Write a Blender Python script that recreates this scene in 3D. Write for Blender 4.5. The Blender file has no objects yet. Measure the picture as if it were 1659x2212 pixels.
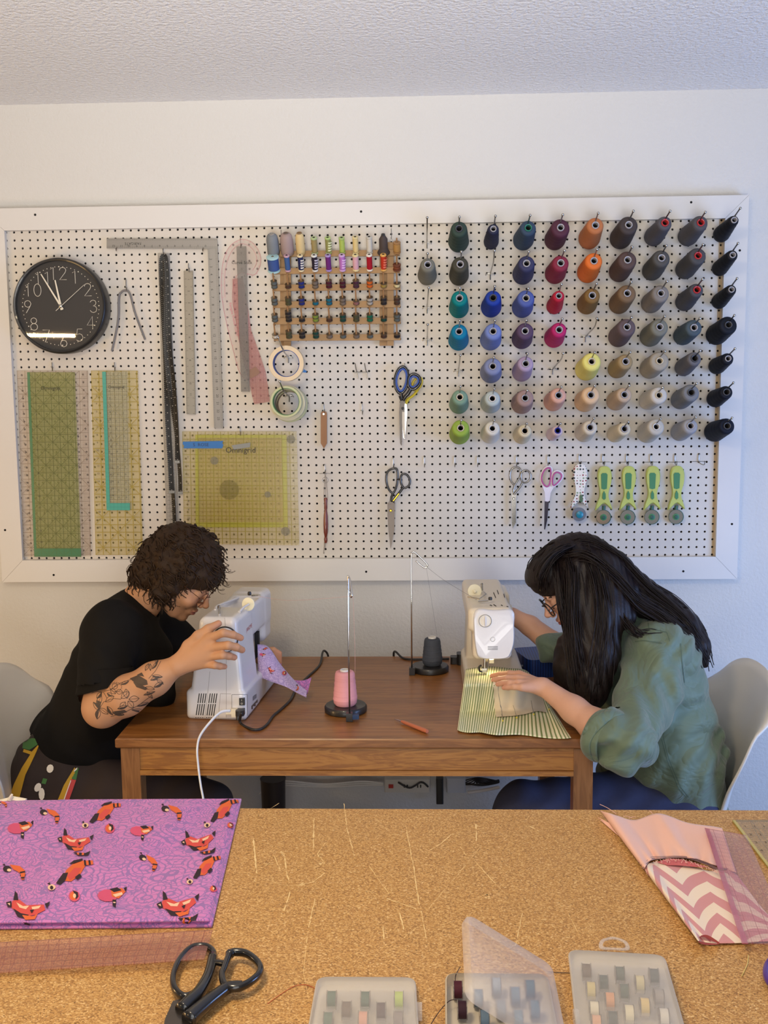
import bpy, bmesh, math, random
import numpy as np
from mathutils import Vector, Matrix
from mathutils.bvhtree import BVHTree
from mathutils.geometry import delaunay_2d_cdt
random.seed(7); rng = np.random.default_rng(7)
PI = math.pi
COL = bpy.context.scene.collection
# ---------------------------------------------------------------- camera calibration (from the one-inch peg holes)
FPX = 2208.0
def _rot(a):
    t = np.linalg.norm(a); k = a / t
    K = np.array([[0, -k[2], k[1]], [k[2], 0, -k[0]], [-k[1], k[0], 0]])
    return np.eye(3) + np.sin(t) * K + (1 - np.cos(t)) * K @ K
CR = _rot(np.array([.1231, .0362, -.0091])) @ np.array([[1, 0, 0], [0, 0, -1], [0, 1, 0.]])
ZB = 1.05
CC = np.array([1.3352, -3.3444, .5617 + ZB])
IN = .0254
def ray(px, py): return CR.T @ np.array([(px - 829.5) / FPX, (py - 1106) / FPX, 1.])
def J(px, py, Y):
    d = ray(px, py); return Vector(CC + d * (Y - CC[1]) / d[1])
def JZ(px, py, Z):
    d = ray(px, py); return Vector(CC + d * (Z - CC[2]) / d[2])
def proj(p):
    c = CR @ (np.array(p) - CC); return (829.5 + FPX * c[0] / c[2], 1106 + FPX * c[1] / c[2])
TZ = .74      # sewing table top
CZ = .915     # cutting table top
# ---------------------------------------------------------------- colours
def lin(c):
    if isinstance(c, str):
        c = c.lstrip('#'); c = [int(c[i:i+2], 16) / 255 for i in (0, 2, 4)]
    return tuple((x / 12.92 if x <= .04045 else ((x + .055) / 1.055) ** 2.4) for x in c[:3]) + (1.,)
# ---------------------------------------------------------------- node maths helper
class NT:
    def __init__(s, name):
        s.m = bpy.data.materials.new(name); s.m.use_nodes = True
        s.t = s.m.node_tree; s.t.nodes.clear()
        s.out = s.t.nodes.new('ShaderNodeOutputMaterial')
    def n(s, typ, ins=None, **kw):
        nd = s.t.nodes.new(typ)
        for k, v in kw.items(): setattr(nd, k, v)
        for k, v in (ins or {}).items():
            i = nd.inputs[k]
            if isinstance(v, V): s.t.links.new(v.o, i)
            elif isinstance(v, bpy.types.NodeSocket): s.t.links.new(v, i)
            else: i.default_value = v
        return nd
    def v(s, sock): return V(s, sock)
    def coord(s, kind='Object'): return s.n('ShaderNodeTexCoord').outputs[kind]
    def attr(s, name, out='Vector'): return s.n('ShaderNodeAttribute', attribute_name=name).outputs[out]
    def xyz(s, sock):
        nd = s.n('ShaderNodeSeparateXYZ', {0: sock}); return [V(s, nd.outputs[i]) for i in range(3)]
    def noise(s, co, scale, detail=3, rough=.55, out='Fac', dist=0):
        return V(s, s.n('ShaderNodeTexNoise', {'Vector': co, 'Scale': scale, 'Detail': detail, 'Roughness': rough, 'Distortion': dist}).outputs[out])
    def vor(s, co, scale, feature='F1', out='Distance', rnd=1.):
        return V(s, s.n('ShaderNodeTexVoronoi', {'Vector': co, 'Scale': scale, 'Randomness': rnd}, feature=feature).outputs[out])
    def mapping(s, co, scale=(1, 1, 1), rot=(0, 0, 0), loc=(0, 0, 0)):
        return s.n('ShaderNodeMapping', {'Vector': co, 'Scale': scale, 'Rotation': rot, 'Location': loc}).outputs[0]
    def mix(s, fac, a, b):
        nd = s.n('ShaderNodeMix', data_type='RGBA')
        for i, x in ((0, fac), (6, a), (7, b)):
            x = lin(x) if isinstance(x, str) else x
            if isinstance(x, V): s.t.links.new(x.o, nd.inputs[i])
            elif isinstance(x, bpy.types.NodeSocket): s.t.links.new(x, nd.inputs[i])
            else: nd.inputs[i].default_value = x
        return nd.outputs[2]
    def ramp(s, fac, stops):
        nd = s.n('ShaderNodeValToRGB', {0: fac}); e = nd.color_ramp.elements
        while len(e) < len(stops): e.new(.5)
        for i, (p, c) in enumerate(stops):
            e[i].position = p; e[i].color = lin(c) if isinstance(c, str) else c
        return nd.outputs[0]
    def bump(s, h, strength=.3, dist=.002):
        return s.n('ShaderNodeBump', {'Height': h, 'Strength': strength, 'Distance': dist}).outputs[0]
    def bsdf(s, color, rough=.5, metal=0, normal=None, **kw):
        if isinstance(color, str): color = lin(color)
        ins = {'Base Color': color, 'Roughness': rough, 'Metallic': metal}
        if normal is not None: ins['Normal'] = normal
        ins.update({k.replace('_', ' '): v for k, v in kw.items()})
        return s.n('ShaderNodeBsdfPrincipled', ins).outputs[0]
    def end(s, sh):
        s.t.links.new(sh, s.out.inputs[0]); return s.m
class V:
    def __init__(s, nt, o): s.nt = nt; s.o = o
    def _m(s, op, b=None, c=None):
        ins = {0: s}
        if b is not None: ins[1] = b
        if c is not None: ins[2] = c
        return V(s.nt, s.nt.n('ShaderNodeMath', ins, operation=op).outputs[0])
    def __add__(s, b): return s._m('ADD', b)
    def __radd__(s, b): return s._m('ADD', b)
    def __sub__(s, b): return s._m('SUBTRACT', b)
    def __mul__(s, b): return s._m('MULTIPLY', b)
    def __rmul__(s, b): return s._m('MULTIPLY', b)
    def __truediv__(s, b): return s._m('DIVIDE', b)
    def lt(s, b): return s._m('LESS_THAN', b)
    def gt(s, b): return s._m('GREATER_THAN', b)
    def fract(s): return s._m('FRACT')
    def abs(s): return s._m('ABSOLUTE')
    def sin(s): return s._m('SINE')
    def mx(s, b): return s._m('MAXIMUM', b)
    def mn(s, b): return s._m('MINIMUM', b)
    def pp(s, b): return s._m('PINGPONG', b)
    def floor(s): return s._m('FLOOR')
    def line(s, sp, w):          # 1 on lines spaced sp, width w
        return (((s / sp).fract() - .5).abs()).gt(.5 - w / (2 * sp))
_mc = {}
def mat(name, color, rough=.5, metal=0, var=0, vs=30, bump=0, bs=200, bd=.001, sheen=0, alpha=None, coat=0, stretch=(1, 1, 1), spec=None, emit=None, bdet=3):
    if name in _mc: return _mc[name]
    t = NT(name); co = t.mapping(t.coord(), scale=stretch); col = lin(color) if isinstance(color, str) else color
    if var:
        f = t.noise(co, vs, 4)
        dk = tuple(x * (1 - var) for x in col[:3]) + (1,); lt = tuple(min(1, x * (1 + var)) for x in col[:3]) + (1,)
        col = t.mix(f, dk, lt)
    nm = t.bump(t.noise(co, bs, bdet), bump, bd) if bump else None
    kw = {}
    if sheen: kw['Sheen_Weight'] = sheen
    if coat: kw['Coat_Weight'] = coat
    if spec is not None: kw['Specular_IOR_Level'] = spec
    sh = t.bsdf(col, rough, metal, nm, **kw)
    if alpha is not None:
        tr = t.n('ShaderNodeBsdfTransparent', {0: (1, 1, 1, 1)}).outputs[0]
        sh = t.n('ShaderNodeMixShader', {0: alpha, 1: tr, 2: sh}).outputs[0]
    _mc[name] = t.end(sh); return _mc[name]
# ---------------------------------------------------------------- mesh builder
WL = {}       # world location of empties / objects with an offset origin
class M:
    def __init__(s): s.v = []; s.f = []; s.m = []; s.cur = 0; s.uv = []; s.col = []
    def add(s, vs, fs, mi=None, uv=None, col=None):
        o = len(s.v); s.v.extend([tuple(p) for p in vs]); s.f.extend([tuple(o + i for i in f) for f in fs])
        s.m.extend([s.cur if mi is None else mi] * len(fs))
        s.uv.extend(uv if uv else [(0, 0, 0)] * len(vs)); s.col.extend(col if col is not None else [(0, 0, 0)] * len(vs))
        return s
    def box(s, c, sz, rot=None, mi=None, taper=1):
        c = Vector(c); h = [x / 2 for x in sz]; vs = []
        for z in (-1, 1):
            k = taper if z > 0 else 1
            for x, y in ((-1, -1), (1, -1), (1, 1), (-1, 1)):
                p = Vector((x * h[0] * k, y * h[1] * k, z * h[2]))
                if rot is not None: p = rot @ p
                vs.append(c + p)
        return s.add(vs, [(0, 3, 2, 1), (4, 5, 6, 7), (0, 1, 5, 4), (1, 2, 6, 5), (2, 3, 7, 6), (3, 0, 4, 7)], mi)
    def rbox(s, c, sz, r, rot=None, mi=None, n=4):   # box with rounded vertical (local z) corners
        hx, hy, hz = [x / 2 for x in sz]; pts = []
        for cx, cy, a0 in ((hx - r, hy - r, 0), (-hx + r, hy - r, PI / 2), (-hx + r, -hy + r, PI), (hx - r, -hy + r, 1.5 * PI)):
            for i in range(n + 1):
                a = a0 + i * PI / 2 / n; pts.append((cx + r * math.cos(a), cy + r * math.sin(a)))
        return s.prism(pts, -hz, hz, Matrix.Translation(Vector(c)) @ (rot.to_4x4() if rot is not None else Matrix()), mi)
    def prism(s, pts, z0, z1, mx, mi=None, bev=0):
        n = len(pts); c = Vector((sum(p[0] for p in pts) / n, sum(p[1] for p in pts) / n))
        def inner(k): return [(p[0] + (c.x - p[0]) * k, p[1] + (c.y - p[1]) * k) for p in pts]
        rings = [(pts, z0), (pts, z1)]
        if bev: rings = [(inner(bev[0]), z0), (pts, z0 + bev[1]), (pts, z1 - bev[1]), (inner(bev[0]), z1)]
        vs = [mx @ Vector((p[0], p[1], z)) for rg, z in rings for p in rg]; fs = []
        for k in range(len(rings) - 1):
            for i in range(n):
                j = (i + 1) % n; fs.append((k * n + i, k * n + j, (k + 1) * n + j, (k + 1) * n + i))
        fs.append(tuple(reversed(range(n)))); fs.append(tuple(range((len(rings) - 1) * n, len(rings) * n)))
        return s.add(vs, fs, mi)
    def tube(s, pts, r, n=8, mi=None, closed=False, flat=None, col=None):
        pts = [Vector(p) for p in pts]; N = len(pts)
        rs = r if isinstance(r, (list, tuple)) else [r] * N
        vs = []; up = None
        for i, p in enumerate(pts):
            if closed: d = pts[(i + 1) % N] - pts[i - 1]
            else: d = pts[min(i + 1, N - 1)] - pts[max(i - 1, 0)]
            if d.length < 1e-9: d = Vector((0, 0, 1))
            d.normalize()
            if up is None:
                up = d.orthogonal().normalized() if flat is None else (Vector(flat) - d * d.dot(Vector(flat))).normalized()
            up = (up - d * up.dot(d))
            up = up.normalized() if up.length > 1e-6 else d.orthogonal().normalized()
            b = d.cross(up)
            for k in range(n):
                a = 2 * PI * k / n
                rr = rs[i]
                ru, rb = rr if isinstance(rr, tuple) else (rr, rr)
                vs.append(p + up * math.cos(a) * ru + b * math.sin(a) * rb)
        fs = []
        for i in range(N if closed else N - 1):
            for k in range(n):
                k2 = (k + 1) % n; i2 = (i + 1) % N
                fs.append((i * n + k, i * n + k2, i2 * n + k2, i2 * n + k))
        if not closed: fs.append(tuple(reversed(range(n)))); fs.append(tuple(range((N - 1) * n, N * n)))
        return s.add(vs, fs, mi, col=[col] * len(vs) if col else None)
    def lathe(s, prof, org, axis, n=24, mi=None, mis=None, cap=True):   # prof: [(r, h)]
        org = Vector(org); ax = Vector(axis).normalized(); u = ax.orthogonal().normalized(); w = ax.cross(u)
        vs = [org + ax * h + (u * math.cos(2 * PI * k / n) + w * math.sin(2 * PI * k / n)) * r for r, h in prof for k in range(n)]
        o = len(s.v)
        s.v.extend([tuple(p) for p in vs]); s.uv.extend([(0, 0, 0)] * len(vs)); s.col.extend([(0, 0, 0)] * len(vs))
        for i in range(len(prof) - 1):
            for k in range(n):
                k2 = (k + 1) % n; s.f.append((o + i * n + k, o + i * n + k2, o + (i + 1) * n + k2, o + (i + 1) * n + k))
                s.m.append(mis[i] if mis else (s.cur if mi is None else mi))
        if cap:
            if prof[0][0] > 1e-5: s.f.append(tuple(o + k for k in reversed(range(n)))); s.m.append(mis[0] if mis else (s.cur if mi is None else mi))
            if prof[-1][0] > 1e-5: s.f.append(tuple(o + (len(prof) - 1) * n + k for k in range(n))); s.m.append(mis[-1] if mis else (s.cur if mi is None else mi))
        return s
    def ball(s, c, r, n=10, mi=None):
        r = r if isinstance(r, (tuple, list)) else (r, r, r); vs = []; fs = []; c = Vector(c); h = n // 2
        for i in range(h + 1):
            a = PI * i / h
            for k in range(n):
                b = 2 * PI * k / n; vs.append(c + Vector((r[0] * math.sin(a) * math.cos(b), r[1] * math.sin(a) * math.sin(b), r[2] * math.cos(a))))
        for i in range(h):
            for k in range(n):
                k2 = (k + 1) % n; fs.append((i * n + k, (i + 1) * n + k, (i + 1) * n + k2, i * n + k2))
        return s.add(vs, fs, mi)
    def plate(s, pts, thick, nrm=(0, -1, 0), mi=None, uv=None):     # pts: world polygon (back face), raised along nrm
        nv = Vector(nrm).normalized() * thick; pts = [Vector(p) for p in pts]; n = len(pts)
        vs = pts + [p + nv for p in pts]
        fs = [tuple(range(n)), tuple(reversed(range(n, 2 * n)))] + [(i, i + n, (i + 1) % n + n, (i + 1) % n) for i in range(n)]
        return s.add(vs, fs, mi, uv=(uv + uv) if uv else None)
    def ringplate(s, outer, inner, thick, nrm=(0, -1, 0), mi=None):  # two loops with equal counts
        nv = Vector(nrm).normalized() * thick; n = len(outer); A = [Vector(p) for p in outer]; B = [Vector(p) for p in inner]
        vs = A + B + [p + nv for p in A] + [p + nv for p in B]; fs = []
        for i in range(n):
            j = (i + 1) % n
            fs += [(i, j, n + j, n + i), (2 * n + i, 3 * n + i, 3 * n + j, 2 * n + j), (i, 2 * n + i, 2 * n + j, j), (n + i, n + j, 3 * n + j, 3 * n + i)]
        return s.add(vs, fs, mi)
    def grid(s, P, mi=None, uv=None, thick=None, nrm=None, col=None):   # P[i][j] vectors
        a, b = len(P), len(P[0]); vs = [Vector(p) for r in P for p in r]
        fs = [(i * b + j, i * b + j + 1, (i + 1) * b + j + 1, (i + 1) * b + j) for i in range(a - 1) for j in range(b - 1)]
        u = [q for r in uv for q in r] if uv else None
        cc = [q for r in col for q in r] if col else None
        s.add(vs, fs, mi, uv=u, col=cc)
        if thick:
            ns = []
            for i in range(a):
                for j in range(b):
                    du = Vector(P[min(i+1, a-1)][j]) - Vector(P[max(i-1, 0)][j]); dv = Vector(P[i][min(j+1, b-1)]) - Vector(P[i][max(j-1, 0)])
                    nn = du.cross(dv); ns.append(nn.normalized() if nn.length > 1e-12 else Vector((0, 0, 1)))
            v2 = [p + q * thick for p, q in zip(vs, ns)]
            s.add(v2, [tuple(reversed(f)) for f in fs], mi, uv=u, col=cc)
            o = len(s.v) - 2 * len(vs); o2 = o + len(vs)
            bd = [(0, j) for j in range(b)] + [(i, b-1) for i in range(1, a)] + [(a-1, j) for j in range(b-2, -1, -1)] + [(i, 0) for i in range(a-2, 0, -1)]
            ids = [i * b + j for i, j in bd]
            for k in range(len(ids)):
                q, w = ids[k], ids[(k + 1) % len(ids)]
                s.f.append((o + w, o + q, o2 + q, o2 + w)); s.m.append(s.cur if mi is None else mi)
        return s
    def raw(s, vs, fs, mi=None, col=None):
        return s.add([tuple(map(float, p)) for p in vs], [tuple(int(i) for i in f) for f in fs], mi, col=col)
    def build(s, name, mats, parent=None, org=None, smooth=True, sharp=40, uv=False, col=False):
        if parent is not None: o0 = WL[parent.name]
        else: o0 = Vector(org) if org is not None else Vector((0, 0, 0))
        me = bpy.data.meshes.new(name)
        me.from_pydata([(p[0] - o0[0], p[1] - o0[1], p[2] - o0[2]) for p in s.v], [], s.f)
        mats = mats if isinstance(mats, (list, tuple)) else [mats]
        for m in mats: me.materials.append(m)
        me.polygons.foreach_set('material_index', s.m)
        if smooth:
            me.polygons.foreach_set('use_smooth', [True] * len(me.polygons))
            if sharp:
                me.set_sharp_from_angle(angle=math.radians(sharp))
        if uv:
            at = me.attributes.new('uvm', 'FLOAT_VECTOR', 'POINT'); at.data.foreach_set('vector', [x for q in s.uv for x in q])
        if col:
            at = me.attributes.new('msk', 'FLOAT_VECTOR', 'POINT'); at.data.foreach_set('vector', [x for q in s.col for x in q])
        me.validate(); me.update()
        o = bpy.data.objects.new(name, me); COL.objects.link(o)
        if parent is not None: o.parent = parent
        else: o.location = o0
        WL[o.name] = o0
        return o
def empty(name, loc):
    o = bpy.data.objects.new(name, None); o.empty_display_size = .02; COL.objects.link(o); o.location = loc; WL[o.name] = Vector(loc); return o
def tag(o, label=None, cat=None, group=None, kind=None):
    if label: o['label'] = label
    if cat: o['category'] = cat
    if group: o['group'] = group
    if kind: o['kind'] = kind
    return o
def copy_tree(o, parent=None):
    c = o.copy(); COL.objects.link(c)
    if parent is not None: c.parent = parent
    for ch in list(o.children): copy_tree(ch, c)
    return c
def circ(c, r, n=24, axes=None, a0=0, a1=2 * PI, r2=None):
    ux, uz = axes or (Vector((1, 0, 0)), Vector((0, 0, 1))); r2 = r if r2 is None else r2
    full = abs(a1 - a0 - 2 * PI) < 1e-6
    return [Vector(c) + ux * r * math.cos(a0 + (a1 - a0) * i / (n if full else n - 1)) + uz * r2 * math.sin(a0 + (a1 - a0) * i / (n if full else n - 1)) for i in range(n)]
def spline(pts, n=8, closed=False):      # Catmull-Rom
    pts = [Vector(p) for p in pts]; N = len(pts); out = []
    for i in range(N if closed else N - 1):
        if closed: p0, p1, p2, p3 = pts[i-1], pts[i], pts[(i+1) % N], pts[(i+2) % N]
        else: p0, p1, p2, p3 = pts[max(i-1, 0)], pts[i], pts[i+1], pts[min(i+2, N-1)]
        for k in range(n):
            t = k / n
            out.append(.5 * ((2*p1) + (p2-p0)*t + (2*p0-5*p1+4*p2-p3)*t*t + (3*p1-p0-3*p2+p3)*t**3))
    if not closed: out.append(pts[-1])
    return out
def lerp(a, b, t): return a + (b - a) * t
def textmesh(txt, size, font=None):
    cu = bpy.data.curves.new('txt', 'FONT'); cu.body = txt; cu.size = size; cu.resolution_u = 2; cu.align_x = 'CENTER'; cu.align_y = 'CENTER'
    ob = bpy.data.objects.new('txt', cu); COL.objects.link(ob); dg = bpy.context.evaluated_depsgraph_get(); dg.update()
    me = bpy.data.meshes.new_from_object(ob.evaluated_get(dg)); vs = [Vector(v.co) for v in me.vertices]; fs = [tuple(p.vertices) for p in me.polygons]
    bpy.data.objects.remove(ob); bpy.data.curves.remove(cu); bpy.data.meshes.remove(me)
    return vs, fs
def puttext(mb, txt, size, pos, ux, uy, mi=None, sx=1., off=0):
    vs, fs = textmesh(txt, size); ux = Vector(ux).normalized(); uy = Vector(uy).normalized(); n = ux.cross(uy)
    mb.add([Vector(pos) + ux * v.x * sx + uy * v.y + n * off for v in vs], fs, mi)
# ---------------------------------------------------------------- signed-distance bodies
class SDF:
    def __init__(s, lo, hi, h):
        s.lo = np.array(lo, float); s.h = h; s.n = np.ceil((np.array(hi) - s.lo) / h).astype(int) + 1
        s.F = np.full(tuple(s.n), 1.0, np.float32)
    def sl(s, lo, hi):
        a = np.maximum(0, np.floor((np.array(lo) - s.lo) / s.h).astype(int)); b = np.minimum(s.n, np.ceil((np.array(hi) - s.lo) / s.h).astype(int) + 1)
        if (b <= a).any(): return None
        g = [(s.lo[i] + s.h * np.arange(a[i], b[i])).astype(np.float32) for i in range(3)]
        return (slice(a[0], b[0]), slice(a[1], b[1]), slice(a[2], b[2])), g[0][:, None, None], g[1][None, :, None], g[2][None, None, :]
    def comb(s, sel, d, k, op):
        F = s.F[sel]
        if op == 'sub': d = -d; 
        if k <= 0:
            s.F[sel] = np.minimum(F, d) if op == 'add' else np.maximum(F, d); return
        if op == 'add':
            h = np.clip(.5 + .5 * (F - d) / k, 0, 1); s.F[sel] = F * (1 - h) + d * h - k * h * (1 - h)
        else:
            h = np.clip(.5 - .5 * (F - d) / k, 0, 1); s.F[sel] = F * (1 - h) + d * h + k * h * (1 - h)
    def cap(s, a, b, ra, rb=None, k=.01, op='add', disp=None):
        a = np.array(a, float); b = np.array(b, float); rb = ra if rb is None else rb; m = max(ra, rb) + k + 3 * s.h
        q = s.sl(np.minimum(a, b) - m, np.maximum(a, b) + m)
        if q is None: return s
        sel, x, y, z = q; d = b - a; L = max(float(d @ d), 1e-12)
        t = np.clip(((x - a[0]) * d[0] + (y - a[1]) * d[1] + (z - a[2]) * d[2]) / L, 0, 1)
        D = np.sqrt((x - a[0] - t * d[0]) ** 2 + (y - a[1] - t * d[1]) ** 2 + (z - a[2] - t * d[2]) ** 2) - (ra + (rb - ra) * t)
        s.comb(sel, D, k, op); return s
    def chain(s, pts, rs, k=.01, **kw):
        for i in range(len(pts) - 1): s.cap(pts[i], pts[i+1], rs[i], rs[i+1], k, **kw)
        return s
    def ell(s, c, r, R=None, k=.01, op='add'):
        c = np.array(c, float); r = np.array(r, float); m = r.max() + k + 3 * s.h
        q = s.sl(c - m, c + m)
        if q is None: return s
        sel, x, y, z = q; x = x - c[0]; y = y - c[1]; z = z - c[2]
        if R is None: R = np.eye(3)
        R = np.array(R, float)      # rows = local axes
        l = [R[i, 0] * x + R[i, 1] * y + R[i, 2] * z for i in range(3)]
        k0 = np.sqrt(sum((l[i] / r[i]) ** 2 for i in range(3))); k1 = np.sqrt(sum((l[i] / r[i] ** 2) ** 2 for i in range(3))) + 1e-9
        s.comb(sel, k0 * (k0 - 1) / k1, k, op); return s
    def box(s, c, h, rad=.005, R=None, k=.004, op='add', taper=None):
        c = np.array(c, float); m = float(np.linalg.norm(h)) * 1.15 + k + 3 * s.h
        q = s.sl(c - m, c + m)
        if q is None: return s
        sel, x, y, z = q; x = x - c[0]; y = y - c[1]; z = z - c[2]
        R = np.eye(3) if R is None else np.array(R, float)
        l = [R[i, 0] * x + R[i, 1] * y + R[i, 2] * z for i in range(3)]
        hx, hy = h[0], h[1]
        if taper:      # (x shift at top, x scale at top, y scale at top)
            t = np.clip((l[2] + h[2]) / (2 * h[2]), 0, 1); l[0] = l[0] - taper[0] * t; hx = h[0] * (1 + (taper[1] - 1) * t); hy = h[1] * (1 + (taper[2] - 1) * t)
        qx = np.abs(l[0]) - hx + rad; qy = np.abs(l[1]) - hy + rad; qz = np.abs(l[2]) - h[2] + rad
        D = np.sqrt(np.maximum(qx, 0) ** 2 + np.maximum(qy, 0) ** 2 + np.maximum(qz, 0) ** 2) + np.minimum(np.maximum(qx, np.maximum(qy, qz)), 0) - rad
        s.comb(sel, D, k, op); return s
    def plane(s, p, n, k=.004):      # keep the side opposite to n
        g = s.sl(s.lo, s.lo + s.n * s.h); sel, x, y, z = g; n = np.array(n, float); n /= np.linalg.norm(n)
        s.comb(sel, -((x - p[0]) * n[0] + (y - p[1]) * n[1] + (z - p[2]) * n[2]), k, 'sub'); return s
    def warp(s, fn, lo=None, hi=None):
        sel, x, y, z = s.sl(s.lo if lo is None else lo, s.lo + s.n * s.h if hi is None else hi); s.F[sel] += fn(x, y, z).astype(np.float32); return s
    def mesh(s):
        F = s.F; S = F < 0; h = s.h
        c = [S[i:S.shape[0]-1+i, j:S.shape[1]-1+j, k:S.shape[2]-1+k] for i in (0, 1) for j in (0, 1) for k in (0, 1)]
        a = c[0].copy(); o = c[0].copy()
        for q in c[1:]: a &= q; o |= q
        act = o & ~a; idx = np.argwhere(act); N = len(idx)
        vid = np.full(act.shape, -1, np.int32); vid[act] = np.arange(N)
        acc = np.zeros((N, 3)); cnt = np.zeros(N)
        for ax in range(3):
            o1, o2 = [q for q in range(3) if q != ax]
            for p in (0, 1):
                for r in (0, 1):
                    A = idx.copy(); A[:, o1] += p; A[:, o2] += r; Bq = A.copy(); Bq[:, ax] += 1
                    fa = F[A[:, 0], A[:, 1], A[:, 2]]; fb = F[Bq[:, 0], Bq[:, 1], Bq[:, 2]]
                    cr = (fa < 0) != (fb < 0); t = fa / np.where(cr, fa - fb, 1); P = A.astype(float); P[:, ax] += t
                    acc[cr] += P[cr]; cnt[cr] += 1
        vs = acc / cnt[:, None] * h + s.lo; quads = []
        for ax in range(3):
            o1, o2 = (ax + 1) % 3, (ax + 2) % 3
            sa = [slice(None)] * 3; sb = [slice(None)] * 3; sa[ax] = slice(0, -1); sb[ax] = slice(1, None)
            Sa = S[tuple(sa)]; Sb = S[tuple(sb)]; E = np.argwhere(Sa != Sb)
            E = E[(E[:, o1] > 0) & (E[:, o2] > 0) & (E[:, o1] < S.shape[o1] - 1) & (E[:, o2] < S.shape[o2] - 1)]
            ins = Sa[E[:, 0], E[:, 1], E[:, 2]]; q = []
            for d1, d2 in ((0, 0), (-1, 0), (-1, -1), (0, -1)):
                G = E.copy(); G[:, o1] += d1; G[:, o2] += d2; q.append(vid[G[:, 0], G[:, 1], G[:, 2]])
            q = np.stack(q, 1); q[~ins] = q[~ins][:, ::-1]; q = q[(q >= 0).all(1)]; quads.append(q)
        return vs, np.concatenate(quads)
def smoothmesh(vs, fs, it=2, lam=.5):
    e = np.concatenate([fs[:, [0, 1]], fs[:, [1, 2]], fs[:, [2, 3]], fs[:, [3, 0]]])
    for _ in range(it):
        s = np.zeros_like(vs); n = np.zeros(len(vs))
        for a, b in ((0, 1), (1, 0)):
            np.add.at(s, e[:, a], vs[e[:, b]]); np.add.at(n, e[:, a], 1)
        vs = vs + lam * (s / np.maximum(n, 1)[:, None] - vs)
    return vs
# ---------------------------------------------------------------- patches laid on a surface, found by looking along the ray
CAMV = Vector(CC)
def bvh_of(obs):
    vs = []; fs = []
    for o in (obs if isinstance(obs, (list, tuple)) else [obs]):
        b = len(vs); w = WL[o.name]; vs += [v.co + w for v in o.data.vertices]; fs += [tuple(b + i for i in p.vertices) for p in o.data.polygons]
    return BVHTree.FromPolygons(vs, fs)
def hit(bv, px, py):
    d = Vector(ray(px, py)).normalized(); r = bv.ray_cast(CAMV, d)
    if r[0] is None: return None
    n = r[1]; n = n if n.dot(d) < 0 else -n
    return r[0], n
def decal(mb, bv, poly, off=.0006, step=6, mi=None):
    xs = [p[0] for p in poly]; ys = [p[1] for p in poly]; pts = [Vector((float(a), float(b))) for a, b in poly]
    dense = []
    for i in range(len(pts)):
        a, b = pts[i], pts[(i + 1) % len(pts)]; n = max(1, int((b - a).length / step))
        dense += [a + (b - a) * k / n for k in range(n)]
    N = len(dense); allp = list(dense)
    x = min(xs) + step / 2
    while x < max(xs):
        y = min(ys) + step / 2
        while y < max(ys): allp.append(Vector((x + .01, y + .013))); y += step
        x += step
    r = delaunay_2d_cdt(allp, [(i, (i + 1) % N) for i in range(N)], [tuple(range(N))], 1, 1e-4)
    vs = []; ok = []
    for p in r[0]:
        q = hit(bv, p.x, p.y)
        if q is None: vs.append((0, 0, 0)); ok.append(False)
        else: vs.append(q[0] + q[1] * off); ok.append(True)
    fs = [f for f in r[2] if all(ok[i] for i in f) and max((Vector(vs[f[i]]) - Vector(vs[f[i-1]])).length for i in range(len(f))) < .06]
    used = sorted({i for f in fs for i in f}); mp = {u: i for i, u in enumerate(used)}
    if fs: mb.add([vs[u] for u in used], [tuple(mp[i] for i in f) for f in fs], mi)
    return mb
def decal_line(mb, bv, pts, w, off=.0006, mi=None, step=5):
    out = []
    pts = [Vector(p) for p in pts]
    for i in range(len(pts) - 1):
        a, b = pts[i], pts[i+1]; n = max(1, int((b - a).length / step)); out += [a + (b - a) * k / n for k in range(n)]
    out.append(pts[-1]); P = []
    for i, p in enumerate(out):
        d = (out[min(i+1, len(out)-1)] - out[max(i-1, 0)]).normalized(); nn = Vector((-d.y, d.x)) * w / 2
        h1 = hit(bv, *(p + nn)); h2 = hit(bv, *(p - nn))
        if h1 and h2 and (h1[0] - h2[0]).length < .02: P.append([h1[0] + h1[1] * off, h2[0] + h2[1] * off])
        else:
            if len(P) > 1: mb.grid(P, mi)
            P = []
    if len(P) > 1: mb.grid(P, mi)
# ================================================================ SETTING
def wallmat(name, c, sc, st):
    t = NT(name); co = t.coord(); f = t.noise(co, 3, 3)
    col = t.mix(f, tuple(x * .97 for x in lin(c)[:3]) + (1,), lin(c))
    h = t.noise(co, sc, 4, .6); return t.end(t.bsdf(col, .75, 0, t.bump(h, st, .012)))
m_wall = wallmat('painted_plaster', '#cfccc6', 90, .28)
m_ceil = wallmat('sprayed_ceiling', '#ecebea', 75, .9)
m_floor = mat('floor_boards', '#8a7a6a', .5, var=.3, vs=8)
o = M().box((1.2, .075, 1.4), (7, .1, 2.8)).build('wall_back', m_wall, org=(1.2, .025, 0)); tag(o, kind='structure')
o = M().box((1.2, -1.9, 2.569), (7, 3.9, .1)).build('ceiling', m_ceil, org=(1.2, -1.9, 2.519)); tag(o, kind='structure')
o = M().box((1.2, -2.4, -.05), (7, 5.1, .1)).build('floor', m_floor, org=(1.2, -2.4, 0)); tag(o, kind='structure')
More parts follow.
